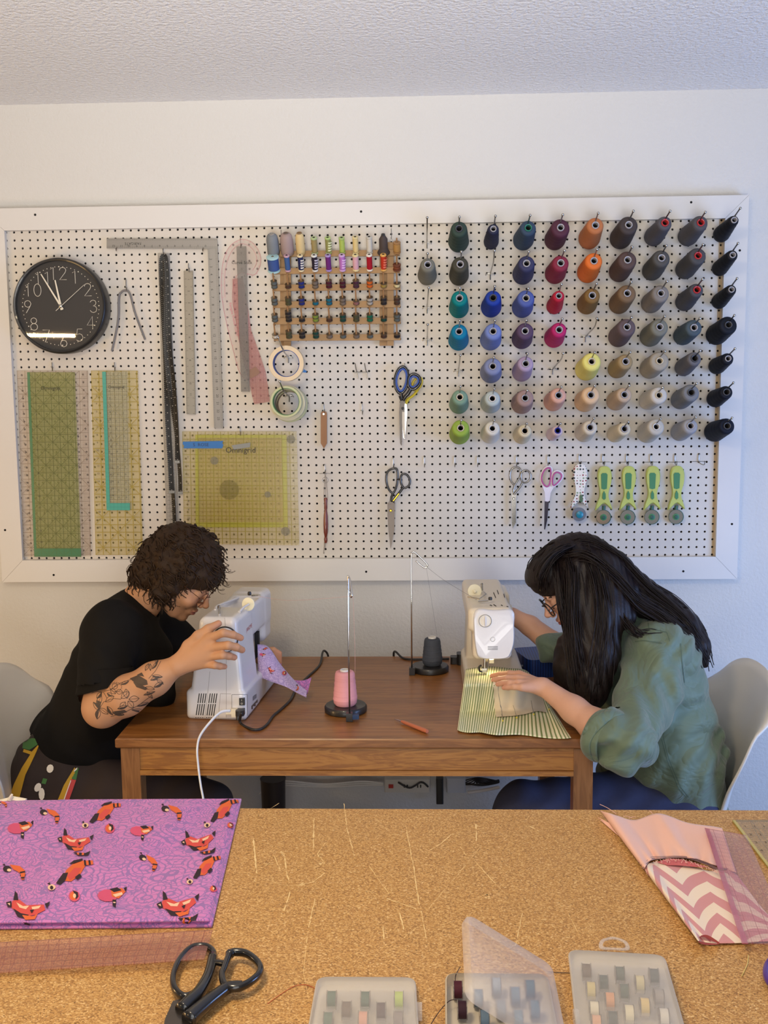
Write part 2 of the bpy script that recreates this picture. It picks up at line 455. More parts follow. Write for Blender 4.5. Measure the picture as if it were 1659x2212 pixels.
# ================================================================ PEGBOARD
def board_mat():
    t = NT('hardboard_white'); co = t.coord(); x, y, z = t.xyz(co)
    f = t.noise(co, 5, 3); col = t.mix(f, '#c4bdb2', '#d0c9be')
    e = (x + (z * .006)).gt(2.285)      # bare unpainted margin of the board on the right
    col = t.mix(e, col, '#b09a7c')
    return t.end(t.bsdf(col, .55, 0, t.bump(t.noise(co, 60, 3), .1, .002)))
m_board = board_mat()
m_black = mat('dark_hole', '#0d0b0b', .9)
m_frame = mat('white_painted_timber', '#d3cfc9', .5, var=.03, vs=6, bump=.15, bs=40, stretch=(.15, 1, 1))
pb = empty('pegboard', (0, 0, ZB)); tag(pb, 'long white framed pegboard hung on the back wall above the sewing table', 'pegboard')
mb = M(); vs = []; fs = []; r = .0037; t0 = IN / 2
for c in range(91):
    for w in range(43):
        x = c * IN; z = ZB + w * IN; b = len(vs)
        x0 = x - (t0 if c else .02); x1 = x + (t0 if c < 90 else .03); z0 = z - (t0 if w else .02); z1 = z + (t0 if w < 42 else .03)
        vs += [(x1, 0, z1), (x0, 0, z1), (x0, 0, z0), (x1, 0, z0)]
        for yy in (0, .006):
            vs += [(x + r * math.cos(PI / 4 + k * PI / 6), yy, z + r * math.sin(PI / 4 + k * PI / 6)) for k in range(12)]
        for q in range(4):
            h = [b + 4 + (3 * q + k) % 12 for k in range(4)]
            fs.append((b + q, b + (q + 1) % 4, h[3], h[2], h[1], h[0]))
        fs += [(b + 4 + k, b + 4 + (k + 1) % 12, b + 16 + (k + 1) % 12, b + 16 + k) for k in range(12)]
mb.add(vs, fs)
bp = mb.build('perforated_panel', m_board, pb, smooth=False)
M().plate([(-.02, .02, ZB - .02), (2.31, .02, ZB - .02), (2.31, .02, ZB + 1.1), (-.02, .02, ZB + 1.1)], .012).build('hole_shade_sheet', m_black, pb, smooth=False)  # black sheet added behind the panel, paints the shade seen through the holes
fo = (-.072, 2.364, .972, 2.190); fi = (.001, 2.293, 1.046, 2.1205); FY = -.018
def rail(pts):
    c = sum((Vector((p[0], 0, p[1])) for p in pts), Vector()) / 4
    m = M(); P = [Vector((p[0], .0245, p[1])) for p in pts]; m.plate([p + (c - p).normalized() * .0004 for p in P], .0425); return m
scr = {0: [(76, 464), (780, 457), (1493, 437)], 1: [(116, 1242), (791, 1235), (1476, 1234)], 2: [(11, 1145)], 3: [(1581, 1132), (1598, 541)]}
rails = [[(fo[0], fo[3]), (fo[1], fo[3]), (fi[1], fi[3]), (fi[0], fi[3])], [(fo[0], fo[2]), (fo[1], fo[2]), (fi[1], fi[2]), (fi[0], fi[2])],
         [(fo[0], fo[2]), (fo[0], fo[3]), (fi[0], fi[3]), (fi[0], fi[2])], [(fo[1], fo[2]), (fo[1], fo[3]), (fi[1], fi[3]), (fi[1], fi[2])]]
for i, p in enumerate(rails):
    m = rail(p)
    for s_ in scr[i]: m.lathe([(.0038, 0), (.0038, .0006)], J(*s_, FY + .0002), (0, -1, 0), 12, mi=1)
    m.build('frame_rail', [m_frame, m_black], pb, sharp=30)
# ================================================================ METAL, HOOKS
m_steel = mat('bright_steel', '#b8b6b0', .25, 1)
m_chrome = mat('chrome', '#d5d3d0', .12, 1)
m_zinc = mat('zinc_wire', '#a6a39c', .35, 1)
def jhook(px, py, up=12, dn=14, r=.0013, side=0, cross=False, name='peg_hook', label=None, group=None):
    """small zinc hook: (px,py) is the hole the wire goes into"""
    m = M(); a = J(px, py, 0.004); b = J(px, py, -.004); c = J(px + .5, py + dn, -.006)
    e = J(px + 1 + side, py + dn + 5, -.018); f = J(px + 2 + side, py + dn - 3, -.03)
    m.tube(spline([a, b, c, e, f], 5), r, 6); m.box(J(px, py + dn * .5, -.004), (.0032, .0012, abs(J(px, py, 0).z - J(px, py + dn, 0).z)))
    if cross: m.tube([J(px - 17, py + 16, .003), J(px - 15, py + 16, -.003), J(px + 15, py + 15.5, -.003), J(px + 17, py + 15.5, .003)], .0006, 5)
    o = m.build(name, m_zinc, org=a); tag(o, label, 'hook', group); return o
# ================================================================ CONES OF THREAD
def threadmat(name, c):
    if name in _mc: return _mc[name]
    t = NT(name); co = t.coord('Generated'); ob = t.coord(); z = t.xyz(t.attr('msk'))[0]
    n = t.noise(ob, 60, 2); w = (z * 42 + n * 1.2); fine = ((z * 900)).sin()
    wv = w.sin() * .5 + .5
    L = tuple(x * .86 for x in lin(c)[:3]); L = tuple(max(0, x + (x - sum(L) / 3) * .05) for x in L); col = t.mix(wv, tuple(x * .90 for x in L[:3]) + (1,), tuple(min(1, x * 1.07 + .002) for x in L[:3]) + (1,))
    nm = t.bump(fine * .35 + t.noise(ob, 900, 2) * .5, .35, .0006)
    _mc[name] = t.end(t.bsdf(col, .62, 0, nm, Specular_IOR_Level=.18)); return _mc[name]
m_core = {'g': mat('cone_core_grey', '#a9a6a8', .4), 'r': mat('cone_core_red', '#c03538', .4), 'k': mat('cone_core_dark', '#4a4a4e', .45),
          't': mat('cone_core_green', '#2f7a66', .4), 'w': mat('cone_core_white', '#d9d5cf', .4), 'b': mat('cone_core_blue', '#28309a', .4), 'c': mat('cone_core_cream', '#cfc2a8', .5)}
m_in = mat('cone_inside', '#2a2828', .8)
def cone_mesh(m, a, b, ra, rb, core, rc, seed):
    """wound cone of thread from base a to top b with wound terraces"""
    ax = (b - a); L = ax.length; ax.normalize(); u = ax.orthogonal().normalized(); w = ax.cross(u); n = 36
    prof = [(ra * .80, 0), (ra * .95, .006), (ra, .018)]
    K = 12
    for i in range(K):
        t = (i + .5) / K; rr = ra + (rb - ra) * t; prof.append((rr + .0006 * math.sin(i * 2.4 + seed), .018 + (L - .030) * t))
    prof += [(rb * .985, L - .0085), (rb * .90, L - .0025), (rb * .72, L - .0), (rc * 1.02, L - .0008)]
    P = []; C = []
    for r, h in prof:
        row = []; cr = []
        for k in range(n + 1):
            an = 2 * PI * k / n
            tl = .0045 * math.sin(an + seed) * (1 if .02 < h < L - .012 else 0)
            row.append(a + ax * (h + tl) + (u * math.cos(an) + w * math.sin(an)) * r); cr.append((h + tl, 0, 0))
        P.append(row); C.append(cr)
    mt = M(); mt.grid(P, 0, col=C)
    mt.lathe([(ra * .80, 0.0), (rc * .9, 0)], a, ax, n, mi=0, cap=False)
    mc = M(); mc.lathe([(rc * .72, -.004), (rc, -.003), (rc * 1.0, L - .001), (rc * 1.0, L + .003), (rc * .9, L + .004), (rc * .74, L + .003), (rc * .70, L - .012), (rc * .66, .0)], a, ax, 24,
                       mis=[0, 0, 0, 0, 0, 0, 1, 1], cap=False)
    mc.lathe([(rc * .66, .0), (0.0001, .0001)], a, ax, 20, mi=1, cap=False)
    return mt, mc
# row, hole px, base px, base radius px, top radius px, peg tip px, colour, core, words
CN = [
[(991.6,494.1,990.4,526.4,21.7,17.5,992.4,468.6,'#37473f','k','dark pine green'),(1065.7,494.6,1060.4,525.7,15.7,12,1070.2,466.6,'#2b2d44','g','slim midnight navy'),(1141.1,492.2,1129.1,521.6,21.7,17,1145.2,465,'#3a4a5e','t','slate blue with green core'),(1211,491.7,1197,521,22,19.8,1215.6,463.8,'#54303f','g','maroon'),(1286.2,486.7,1271,518.5,22.5,18,1292.2,460.3,'#b9754d','g','burnt orange'),(1358.1,486,1338.5,518,22.8,20,1368.2,455.8,'#48403f','g','dark brown'),(1436.5,481.4,1409.5,514.5,20,15.5,1447.6,455.8,'#57555b','r','grey with red core'),(1513.7,481,1482.5,513.7,20.6,16.5,1523.5,458.4,'#555357','r','charcoal grey with red core'),(1585.7,475.6,1555.5,509,17,11,1599.2,449.7,'#191b22','g','slim black')],
[(923.9,571.8,922.7,598.8,20,15.7,923.2,547.7,'#77756a','g','khaki grey'),(994,571,990.9,598.8,20.7,17.6,996.7,544,'#46443a','g','dark olive'),None,(1137.5,569.1,1128.3,595.2,22,17.6,1142,543.8,'#3c3d5c','g','indigo'),(1211.3,568.2,1197.5,594,21.7,17.6,1219.2,541.4,'#863044','g','crimson'),(1283,563.5,1267.6,591.3,22.2,18.5,1289.9,538.9,'#e0763c','g','bright orange'),(1355.7,561.6,1335.6,590,21.7,20,1365.3,533.6,'#594743','g','cocoa brown'),(1429,557.4,1406.6,587.8,21,18.5,1439.4,530.7,'#53514f','g','dark grey'),(1507.9,552.4,1477.2,585.2,20.6,18.5,1518.8,528.3,'#4e4d50','r','dark grey with red core'),(1582.5,551,1552,582.5,16.4,12,1594.4,525.6,'#171920','g','slim black')],
[None,(992.6,644.1,990.9,668.7,21,17.4,993.3,622.2,'#12797a','g','teal green'),(1065.2,643.4,1060,666.3,21.7,17,1068.5,618.5,'#27409a','k','royal blue'),(1136.3,644.1,1127,666.8,22,18.3,1140.9,623,'#5361a0','g','blue violet'),(1207.2,639.3,1196.3,663.9,17,12.5,1212.7,614,'#b32c40','g','slim scarlet'),(1279.3,638.4,1266.3,660,21,16.7,1288.3,613,'#80623a','g','mustard brown'),(1355,633.6,1335.4,658.7,21.7,19.3,1363.4,609,'#7a624a','g','tan brown'),(1427.7,633.6,1403.9,657.4,21,18.5,1440.7,607.7,'#857e78','g','taupe'),(1505.3,626.2,1476.2,654.8,19.6,15,1517.7,603.2,'#4f4f55','r','charcoal with red core'),(1579.9,625.7,1550.8,653.4,16,11.6,1592.3,601.6,'#171920','g','slim black')],
[None,(991.6,716.2,990.2,737.9,21.7,17.4,993,692.8,'#19779a','g','cerulean blue'),(1065.2,715.7,1058.9,736.7,22.4,18,1069,692.5,'#7484bd','g','periwinkle'),(1134.4,715,1126.4,734.3,21.7,18.3,1136.8,692,'#58455f','g','plum'),(1207.9,712.3,1195.4,731.8,21.2,16.4,1214.4,688.9,'#b32f68','g','magenta'),None,(1354.4,706.5,1333.8,730.3,21.7,19.3,1363.7,685.8,'#655659','g','mauve brown'),(1425,706.5,1401.8,729,22,19,1435.4,683.2,'#7c7b70','g','sage grey'),(1499.2,707.8,1472.7,727,20.4,18,1511.9,687.4,'#4c5962','g','slate'),(1573.5,702,1544.7,725,22.2,19.5,1586.5,681.3,'#181c26','k','wide black')],
[None,None,(1064.4,791.4,1059.6,806.6,22.9,18.8,1066.6,772.6,'#8189ad','g','lavender blue'),(1135.6,785.6,1125.9,805.4,21,17,1139.4,764.4,'#ab98b3','g','lilac'),None,(1278.2,781,1265,800.4,23.8,19.8,1284.3,761.2,'#e6dc82','c','lemon yellow'),(1351.5,781,1331,799,20,16.4,1361,760.7,'#a18b68','g','tan'),(1425,779.8,1401.3,798.3,21.7,20.6,1435.9,758.6,'#a89f90','c','greige'),(1500.5,774.5,1474,796,18.5,15.3,1512.4,757.5,'#6b696d','k','fluffy grey'),(1572.7,774.7,1546,792.5,17.5,12.7,1587.8,753.3,'#161924','g','slim blue black')],
[None,(993.3,857.9,990.9,875.3,21,17,994,835,'#7d9a86','c','sage green'),(1063.7,860.8,1058.9,872.9,21.7,17,1067.6,840.3,'#b7c1c0','w','pale ice grey'),(1134.4,859.9,1125.9,872.9,23,18.6,1138.5,843.5,'#a28883','g','dusty rose'),(1206.7,854,1193.4,869.3,20.7,17,1212.3,836,'#dbaa98','g','salmon pink'),(1276.4,853.3,1261.8,869,22.8,19,1284.3,833.5,'#dfbd98','g','peach'),(1348.9,852.8,1328.5,867.9,20.4,16.4,1358.9,832.7,'#c3ab93','g','light tan'),(1423.8,853.9,1398.6,866.6,20.6,18.5,1431.2,837.4,'#cfc8bd','c','off white'),(1493,848,1467.4,865.2,20.6,18.5,1504.5,828.2,'#7e7f82','k','mid grey'),(1569.3,847.2,1542.8,862.6,18.5,14.3,1584.4,826.9,'#161a26','k','black')],
[None,(995,924.7,992,940.4,21.7,18.8,996,907.8,'#96b04e','c','lime green'),(1063.7,925.4,1058.4,939.2,21.2,16,1067,907.8,'#dcd8cd','w','white'),(1133.9,930.7,1125.9,941.6,19.3,14.5,1137.5,915.3,'#dbcfb2','c','cream'),(1204.8,930.3,1192.2,939.2,14,11,1210.3,915,'#e3cbd1','b','small pale pink with blue core'),(1274.8,923.4,1260.2,936.7,20,16,1282.4,904,'#d6ccba','g','ivory'),(1348.9,926.6,1327,939.3,18,14.5,1357,911.5,'#d5c8ae','g','small cream'),(1417.7,922,1396,936.7,22,18,1426.4,905,'#c4beb3','w','wide stone white'),(1491.8,920.3,1466,934.6,19.6,16.4,1502.4,901,'#a3a2a5','g','light grey'),(1570.6,920.3,1540.2,934,21.7,17.5,1581.5,903,'#151a29','k','wide black')]]
ORD = ['top', 'second', 'third', 'fourth', 'fifth', 'sixth', 'bottom']
EMPTY = [[(922.2,526,922.5,500,922.7,469.8)], [(1058.9,593.5,1066,565,1067.8,541.6)], [(922.4,666.3,924,645,925.8,621.7)], [(922.7,735.5,923.4,712,923.6,701.2), (1264.2,728.2,1284.8,705,1289.3,688)],
         [(990,802.2,992.6,783,994,767.5), (1193.4,798,1212.7,775,1215.9,763.4)], [], []]
def peg(bx, by, mid, tx, ty, label, group):
    e = empty('display_peg', J(bx, by, 0))
    m = M(); a = J(bx, by, -.001); t = J(tx, ty, -.2); md = J(mid[0], mid[1], -.13) if mid else a + (t - a) * .6 - Vector((0, 0, .003))
    m.tube([J(bx, by + 11, -.004), J(bx, by - 2, -.004)], .0021, 8)
    m.tube(spline([a, a + (md - a) * .5, md, t], 4), .0023, 8)
    m.ball(t, .0043, 10); m.build('rod', m_steel, e)
    m = M(); m.tube([J(bx - 9.5, by + 1, .003), J(bx - 9.5, by, -.004), J(bx - 7, by - 2.5, -.006), J(bx + 7, by - 2.5, -.006), J(bx + 9.5, by, -.004), J(bx + 9.5, by + 1, .003)], .0015, 6)
    m.build('bracket', m_zinc, e); tag(e, label, 'peg', group); return e
for ri, row in enumerate(CN):
    cols = row if len(row) == 10 else [None] + row
    if ri == 0: cols = [None] + row
    for ci, c in enumerate(cols):
        if c is None: continue
        hx, hy, bx, by, rb_, rt_, tx, ty, colr, core, words = c
        cl, rg = 'column %d' % (ci + 1), ORD[ri]
        place = '%s row' % rg
        nb = [q[-1] for q in ((cols[ci-1] if ci > 0 else None), ) if q]
        w0 = words.split(' with')[0]
        a = J(bx, by, -.018); b = J(hx, hy, -.150)
        da = 3.33 / FPX; db = 3.2 / FPX
        e = empty('thread_cone', a)
        rc = .0112 if rt_ > 13 else .0095
        mt, mc = cone_mesh(M(), a, b, rb_ * da, rt_ * db, core, rc, ci * 1.7 + ri)
        if 'lime' in words or core == 'c': rc *= .9
        mt.build('wound_thread', threadmat('thread_' + words.replace(' ', '_') + '_' + rg, colr), e, col=True, sharp=60)
        mc.build('core', [m_core[core], m_in], e, sharp=50)
        side = (' right of the %s one' % nb[0].split(' with')[0].split(' and')[0]) if nb else ' at its left end'
        tag(e, ('%s thread cone, %s row,%s' % (words, rg, side)), 'thread cone', 'thread cones on the pegboard')
        a0 = J(bx, by - 3, 0)
        peg(bx, by - 3, None, tx, ty, 'steel peg carrying the %s cone in the %s row' % (w0, rg), 'steel pegs for thread cones')
EL = [['at the left end of the top row of cones'], ['in the second row between dark olive and indigo cones'], ['left of the teal green cone'], ['left of the cerulean blue cone', 'bent, between magenta and mauve brown cones'],
      ['straight, left of the lavender blue cone', 'bent, between lilac and lemon yellow cones']]
for ri, L in enumerate(EMPTY):
    for k, p in enumerate(L): peg(p[0], p[1], (p[2], p[3]), p[4], p[5], 'empty steel peg ' + EL[ri][k], 'steel pegs for thread cones')
# ================================================================ CLOCK
m_blk = mat('black_plastic', '#1d1b1a', .4, coat=.2)
m_dial = mat('clock_dial', '#2b2622', .6)
m_ivory = mat('ivory_print', '#e6ddc8', .5)
_t = NT('clear_cover'); m_glass = _t.end(_t.n('ShaderNodeMixShader', {0: .05, 1: _t.n('ShaderNodeBsdfTransparent').outputs[0], 2: _t.n('ShaderNodeBsdfGlossy', {'Roughness': .02}).outputs[0]}).outputs[0])
ck = empty('wall_clock', J(137, 664, 0)); tag(ck, 'round black wall clock with thin white numerals at the left end of the pegboard', 'clock')
cb = J(137, 664, -.010); cf = J(125.5, 659, -.062); dc = J(131.5, 661.5, -.045); R0 = .151
YA = Vector((0, -1, 0))
m = M(); ctr = Vector((dc.x, 0, dc.z))
m.lathe([(R0 - .012, .004), (R0, .010), (R0 + .001, .05), (R0 - .001, .060), (R0 - .005, .0635), (R0 - .009, .062), (R0 - .0095, .046)], ctr, YA, 72, cap=False); m.build('clock_case', m_blk, ck)
m = M(); m.lathe([(R0 - .009, .043), (R0 - .009, .046)], ctr, YA, 72); m.build('clock_dial', m_dial, ck)
DG = {'0': [[(.3 + .3 * math.cos(a * PI / 10), .5 + .5 * math.sin(a * PI / 10)) for a in range(21)]], '1': [[(.1, .86), (.32, 1), (.32, 0)]], '2': [[(.03, .76), (.1, .93), (.3, 1), (.5, .93), (.57, .76), (.5, .58), (.02, 0), (.6, 0)]],
      '3': [[(.04, .84), (.14, .96), (.3, 1), (.47, .94), (.53, .78), (.46, .62), (.28, .55), (.49, .48), (.58, .3), (.5, .08), (.3, 0), (.12, .05), (.02, .18)]], '4': [[(.46, 0), (.46, 1), (0, .3), (.62, .3)]],
      '5': [[(.55, 1), (.15, 1), (.08, .54), (.3, .62), (.5, .54), (.6, .32), (.5, .08), (.28, 0), (.05, .1)]], '6': [[(.46, 1), (.12, .47), (.03, .26), (.12, .06), (.3, 0), (.5, .07), (.58, .27), (.5, .47), (.3, .54), (.12, .47)]],
      '7': [[(.03, 1), (.6, 1), (.2, 0)]], '8': [[(.3 + .24 * math.cos(a * PI / 8), .77 + .23 * math.sin(a * PI / 8)) for a in range(17)], [(.3 + .29 * math.cos(a * PI / 8), .27 + .27 * math.sin(a * PI / 8)) for a in range(17)]]}
DG['9'] = [[(.6 - x, 1 - y) for x, y in DG['6'][0]]]
def strokes(mb, txt, c, hgt, Y, w=.0014, mi=None):
    L = .62 * len(txt) + .18 * (len(txt) - 1); x = -L / 2
    for ch in txt:
        for st in DG[ch]:
            P = [Vector((c[0] + (x + p[0]) * hgt, Y, c[2] + (p[1] - .5) * hgt)) for p in st]
            mb.tube(P, [(w, .0004)] * len(P), 4, mi, flat=(1, 0, .001)) if False else mb.tube(P, w * .5, 5, mi)
        x += .80
m = M()
for t_, px, py in (('12', 125.3, 591), ('1', 162, 599), ('2', 189.7, 625.6), ('3', 202, 661.8), ('4', 196, 697), ('5', 171.8, 724), ('6', 137.6, 736), ('7', 100, 726), ('8', 73.6, 700), ('9', 60.5, 662.6), ('10', 70.8, 626.8), ('11', 92.3, 601)):
    strokes(m, t_, J(px, py, -.0468), .039, -.0468, .0017)
for k in range(60):
    a = k * PI / 30; m.lathe([(.0013 if k % 5 else .0019, 0), (.0013 if k % 5 else .0019, .0008)], dc + Vector((math.sin(a) * .124, -.0012, math.cos(a) * .124)), YA, 8)
m.build('clock_numerals', m_ivory, ck)
def hand(name, p, tail, w, Y):
    a = J(131.5, 661.5, Y); b = J(*p, Y); d = (b - a).normalized(); n = Vector((-d.z, 0, d.x)); a2 = a - d * tail
    M().plate([a2 + n * w, b + n * w * .55, b - n * w * .55, a2 - n * w], .001).build(name, m_ivory, ck)
hand('hour_hand', (119, 605), .012, .0035, -.049); hand('minute_hand', (88.5, 592), .012, .003, -.051); hand('second_hand', (182, 615), .022, .0008, -.053)
M().lathe([(.006, 0), (.006, .006), (.003, .008)], J(131.5, 661.5, -.048), YA, 16).build('hand_hub', m_steel, ck)
m = M(); m.lathe([(.0001, .058), (R0 - .009, .058)], ctr, YA, 64, cap=False); m.build('cover_glass', m_glass, ck)
# ================================================================ RULERS
def gridmat(name, tint, alpha, line, major, lw, minor=None, mlw=.0003, line2=None, edge=None, diag=False, la=.6, rough=.12, W_=None, L_=None, ticks=None, lines_y=True):
    t = NT(name); u, v, _ = t.xyz(t.attr('uvm'))
    g = u.line(major, lw).mx(v.line(major, lw)) if lines_y else u.line(major, lw)
    if minor: g = g.mx((u.line(minor, mlw).mx(v.line(minor, mlw))) * .6)
    if diag: g = g.mx((u + v).line(major * diag, lw * 1.2)).mx((u - v + 10 * major).line(major * diag, lw * 1.2))
    if ticks:      # ticks along both long edges
        e = u.lt(ticks[1])
        if W_: e = e.mx(u.gt(W_ - ticks[1]))
        g = g.mx(v.line(ticks[0], ticks[2]) * e * .9)
    col = t.mix(g, tint, line); al = g * (la - alpha) + alpha
    if edge:       # coloured band: (colour, width, which sides)
        b = u.lt(edge[1])
        if 'b' in edge[2]: b = b.mx(v.gt(L_ - edge[1] * 1.2))
        if 'r' in edge[2]: b = b.mx(u.gt(W_ - edge[1]))
        if 't' in edge[2]: b = b.mx(v.lt(edge[1]))
        col = t.mix(b * (g * -.4 + 1), col, edge[0]); al = al.mx(b * edge[3])
    sh = t.bsdf(col, .35, 0); tc = lin(tint); tr = t.n('ShaderNodeBsdfTransparent', {0: tuple(1 - (1 - x) * .10 for x in tc[:3]) + (1,)}).outputs[0]
    s1 = t.n('ShaderNodeMixShader', {0: al, 1: tr, 2: sh}).outputs[0]
    gl = t.n('ShaderNodeBsdfGlossy', {'Color': (1, 1, 1, 1), 'Roughness': rough}).outputs[0]
    fr = V(t, t.n('ShaderNodeFresnel', {'IOR': 1.45}).outputs[0]) * (V(t, t.n('ShaderNodeNewGeometry').outputs['Backfacing']) * -1 + 1)
    return t.end(t.n('ShaderNodeMixShader', {0: fr, 1: s1, 2: gl}).outputs[0])
def quad_uv(P): 
    w = ((P[1] - P[0]).length + (P[2] - P[3]).length) / 2; h = ((P[3] - P[0]).length + (P[2] - P[1]).length) / 2
    return [(0, 0, 0), (w, 0, 0), (w, h, 0), (0, h, 0)], w, h
def ruler(name, label, px, Y, material, thick=.0022, texts=None, cat='ruler', group=None, parent=None):
    P = [J(x, y, Y) for x, y in px]; uv, w, h = quad_uv(P)
    m = M(); m.plate(P, thick, uv=uv); mats = [material if not callable(material) else material(w, h)]
    if texts:
        ux = (P[1] - P[0]).normalized(); uz = (P[0] - P[3]).normalized(); mats.append(texts[0])
        for tx in texts[1:]:
            s_, size, fx, fy, rot = tx; pos = P[0] + (P[1] - P[0]) * fx + (P[3] - P[0]) * fy + Vector((0, -thick - .0003, 0))
            a, b = (ux, uz) if not rot else ((-uz, ux) if rot == 1 else (uz, -ux))
            puttext(m, s_, size, pos, a, b, 1, off=0)
    if parent is not None: return m.build(name, mats, parent, uv=True, smooth=False)
    o = m.build(name, mats, org=P[0], uv=True, smooth=False); tag(o, label, cat, group); return o
m_ink = mat('ink_print', '#2a2824', .6); m_blueink = mat('pen_ink', '#1c2c50', .6)
I = IN
def nums(n, x, y0, dy, size, rot=0, start=1, step=1): return [(str(start + i * step), size, x, y0 + dy * i, rot) for i in range(n)]
ruler('quilting_ruler', 'wide clear ruler with pinkish edge hanging behind the green one at the left end', [(37, 800.7), (190, 800.7), (197, 1200), (52, 1203)], -.006, gridmat('clear_grid', '#d8c8b8', .12, '#7a6248', I, .0009, None, W_=.215, ticks=(I / 8, .006, .0005), diag=4), texts=(m_ink,) + tuple(nums(22, .07, .05, .042, .009)))
ruler('quilting_ruler', 'green tinted grid ruler hanging on the wide clear one', [(59, 804), (162, 804), (175.5, 1202.5), (74.4, 1202.5)], -.011, gridmat('green_grid', '#a3ab4e', .22, '#55601c', I, .0015, I / 2, .0006, edge=('#3f7f56', .0085, 'lb', .8), W_=.157, L_=.593, diag=2.0, la=.62), texts=(m_ink, ('Omnigrip', .017, .48, .085, 0)) + tuple(nums(14, .16, .10, .063, .009)))
ruler('quilting_ruler', 'long clear ruler with yellow grid under the small teal edged one', [(197, 800.7), (298.3, 800.7), (309.5, 1198.5), (207, 1198.5)], -.006, gridmat('yellow_grid', '#dcc864', .12, '#a89420', I, .0019, None, diag=4, ticks=(I / 8, .005, .0005), W_=.155, la=.62), texts=(m_ink,) + tuple(nums(22, .1, .05, .042, .009)))
ruler('quilting_ruler', 'small clear ruler with teal edge hanging on the yellow grid one', [(221, 803), (274.5, 803), (281, 1102), (230.7, 1102)], -.011, gridmat('teal_grid', '#d8d8bc', .16, '#56543c', I / 2, .0008, I / 4, .0005, edge=('#3fa391', .0115, 'lb', .92), W_=.078, L_=.445, la=.62), texts=(m_ink, ('Omnigrid', .014, .55, .11, 0)) + tuple(nums(16, .27, .14, .05, .010)))
ruler('square_ruler', 'square ruler with yellow green border hanging behind the big square one', [(422, 939), (619, 939), (622, 1139), (423, 1139)], -.006, gridmat('lime_square', '#dccb50', .16, '#9a8a34', I, .001, None, edge=('#c2cc40', .010, 'lbtr', .75), W_=.298, L_=.302), )
o = ruler('square_ruler', 'large square clear ruler with yellow grid to the right of the black tapes', [(394, 932), (641, 932), (646.5, 1178), (398, 1174.5)], -.011, gridmat('square_grid', '#dcc878', .12, '#968c1c', I, .0018, I / 2, .0005, ticks=(I / 8, .006, .0005), W_=.373, la=.62), texts=(m_ink, ('Omnigrid', .026, .51, .165, 0)) + tuple(nums(12, .045, .07, .078, .009)))
m_grip = mat('grey_grip_dots', '#8d8b7c', .7, alpha=.3)
for cx, cy, rr in ((463, 995, 9), (628.5, 949, 9.5), (616.6, 1148, 10), (433.6, 1144, 9), (578, 1068, 7), (495, 1058, 22)):
    m = M(); m.lathe([(rr * .0015, 0), (rr * .0015, .0004)], J(cx, cy, -.0136), YA, 16)
    oo = m.build('grip_dot', m_grip if rr < 20 else mat('dark_grip_patch', '#6b6430', .7, alpha=.16), org=WL[o.name]); oo.parent = o; oo.location = (0, 0, 0)
m_btape = mat('blue_masking_tape', '#2f6fae', .6, bump=.2, bs=300)
m = M(); P = [(395, 954), (482.5, 952.5), (480, 957), (482.5, 961), (480, 968.5), (396, 968.5), (398, 963), (394.5, 959)]
m.plate([J(x, y, -.0136) for x, y in P], .0003); puttext(m, 'S  ROSE', .0155, J(434, 961, -.0141), (1, 0, 0), (0, 0, 1), 1)
oo = m.build('blue_tape_label', [m_btape, m_blueink], org=WL[o.name], smooth=False); oo.parent = o; oo.location = (0, 0, 0); oo['label'] = 'blue masking tape label with handwritten S ROSE'
m = M(); m.plate([J(x, y, -.0136) for x, y in ((500, 962), (541, 956), (540, 966), (505, 971))], .0003); oo = m.build('grey_tape', mat('grey_tape', '#8a8b84', .6), org=WL[o.name], smooth=False); oo.parent = o; oo.location = (0, 0, 0)
for k, (hx, hy, w_) in enumerate(((112, 784, 'above the green tinted ruler'), (247, 784, 'above the teal edged ruler'), (518, 923, 'above the big square ruler'))):
    jhook(hx, hy, dn=12, label='small zinc hook ' + w_, group='zinc hooks in the pegboard')
# metal ones
def tickmat(name, base, metal, rough, tk='#3c3a36', W_=.03, sp=I / 8, line='none'):
    t = NT(name); u, v, _ = t.xyz(t.attr('uvm')); e = u.lt(.004).mx(u.gt(W_ - .004))
    g = (v.line(sp, .0007) * e).mx(v.line(I, .0009) * (u.lt(.009).mx(u.gt(W_ - .009))))
    nz = t.noise(t.mapping(t.coord(), scale=(1, 1, 40)), 12, 3)
    return t.end(t.bsdf(t.mix(g * .75, t.mix(nz, tuple(x * .9 for x in lin(base)[:3]) + (1,), lin(base)), tk), rough, metal))
ruler('steel_ruler', 'narrow steel ruler hanging to the right of the black tapes', [(397, 585), (417, 585), (422.8, 895.4), (403, 894.6)], -.008, tickmat('brushed_steel', '#a8a195', .9, .28), .0012, texts=(m_ink,) + tuple(nums(11, .5, .06, .08, .009, 1)))
jhook(407, 570, dn=12, label='small zinc hook holding the steel ruler', group='zinc hooks in the pegboard')
m_alu = NT('dull_aluminium'); _t = m_alu; u_, v_, _z = _t.xyz(_t.attr('uvm'))
g_ = v_.line(I / 8, .0006) * (u_.lt(.006).mx(u_.gt(.023)))
m_alu = _t.end(_t.bsdf(_t.mix(g_ * .7, '#8d8983', '#3a3834'), .45, .4))
sq = M(); A = [(230.7, 515.5), (469.4, 515.5), (470.5, 537.8), (230.7, 536.5)]; B_ = [(449, 537.8), (470.5, 537.8), (482.5, 925), (462.6, 925)]
for Q, sw in ((A, 1), (B_, 0)):
    P = [J(x, y, -.010) for x, y in Q]; uv, w, h = quad_uv(P)
    if sw: uv = [(u1, 0 + u0, 0) for u0, u1, _ in uv]
    sq.plate(P, .0016, uv=uv)
for k in range(22):
    puttext(sq, str(k + 2), .011, J(lerp(455, 472.5, k / 22.), 560 + k * 16.4, -.0119), (0, 0, -1), (1, 0, 0), 1)
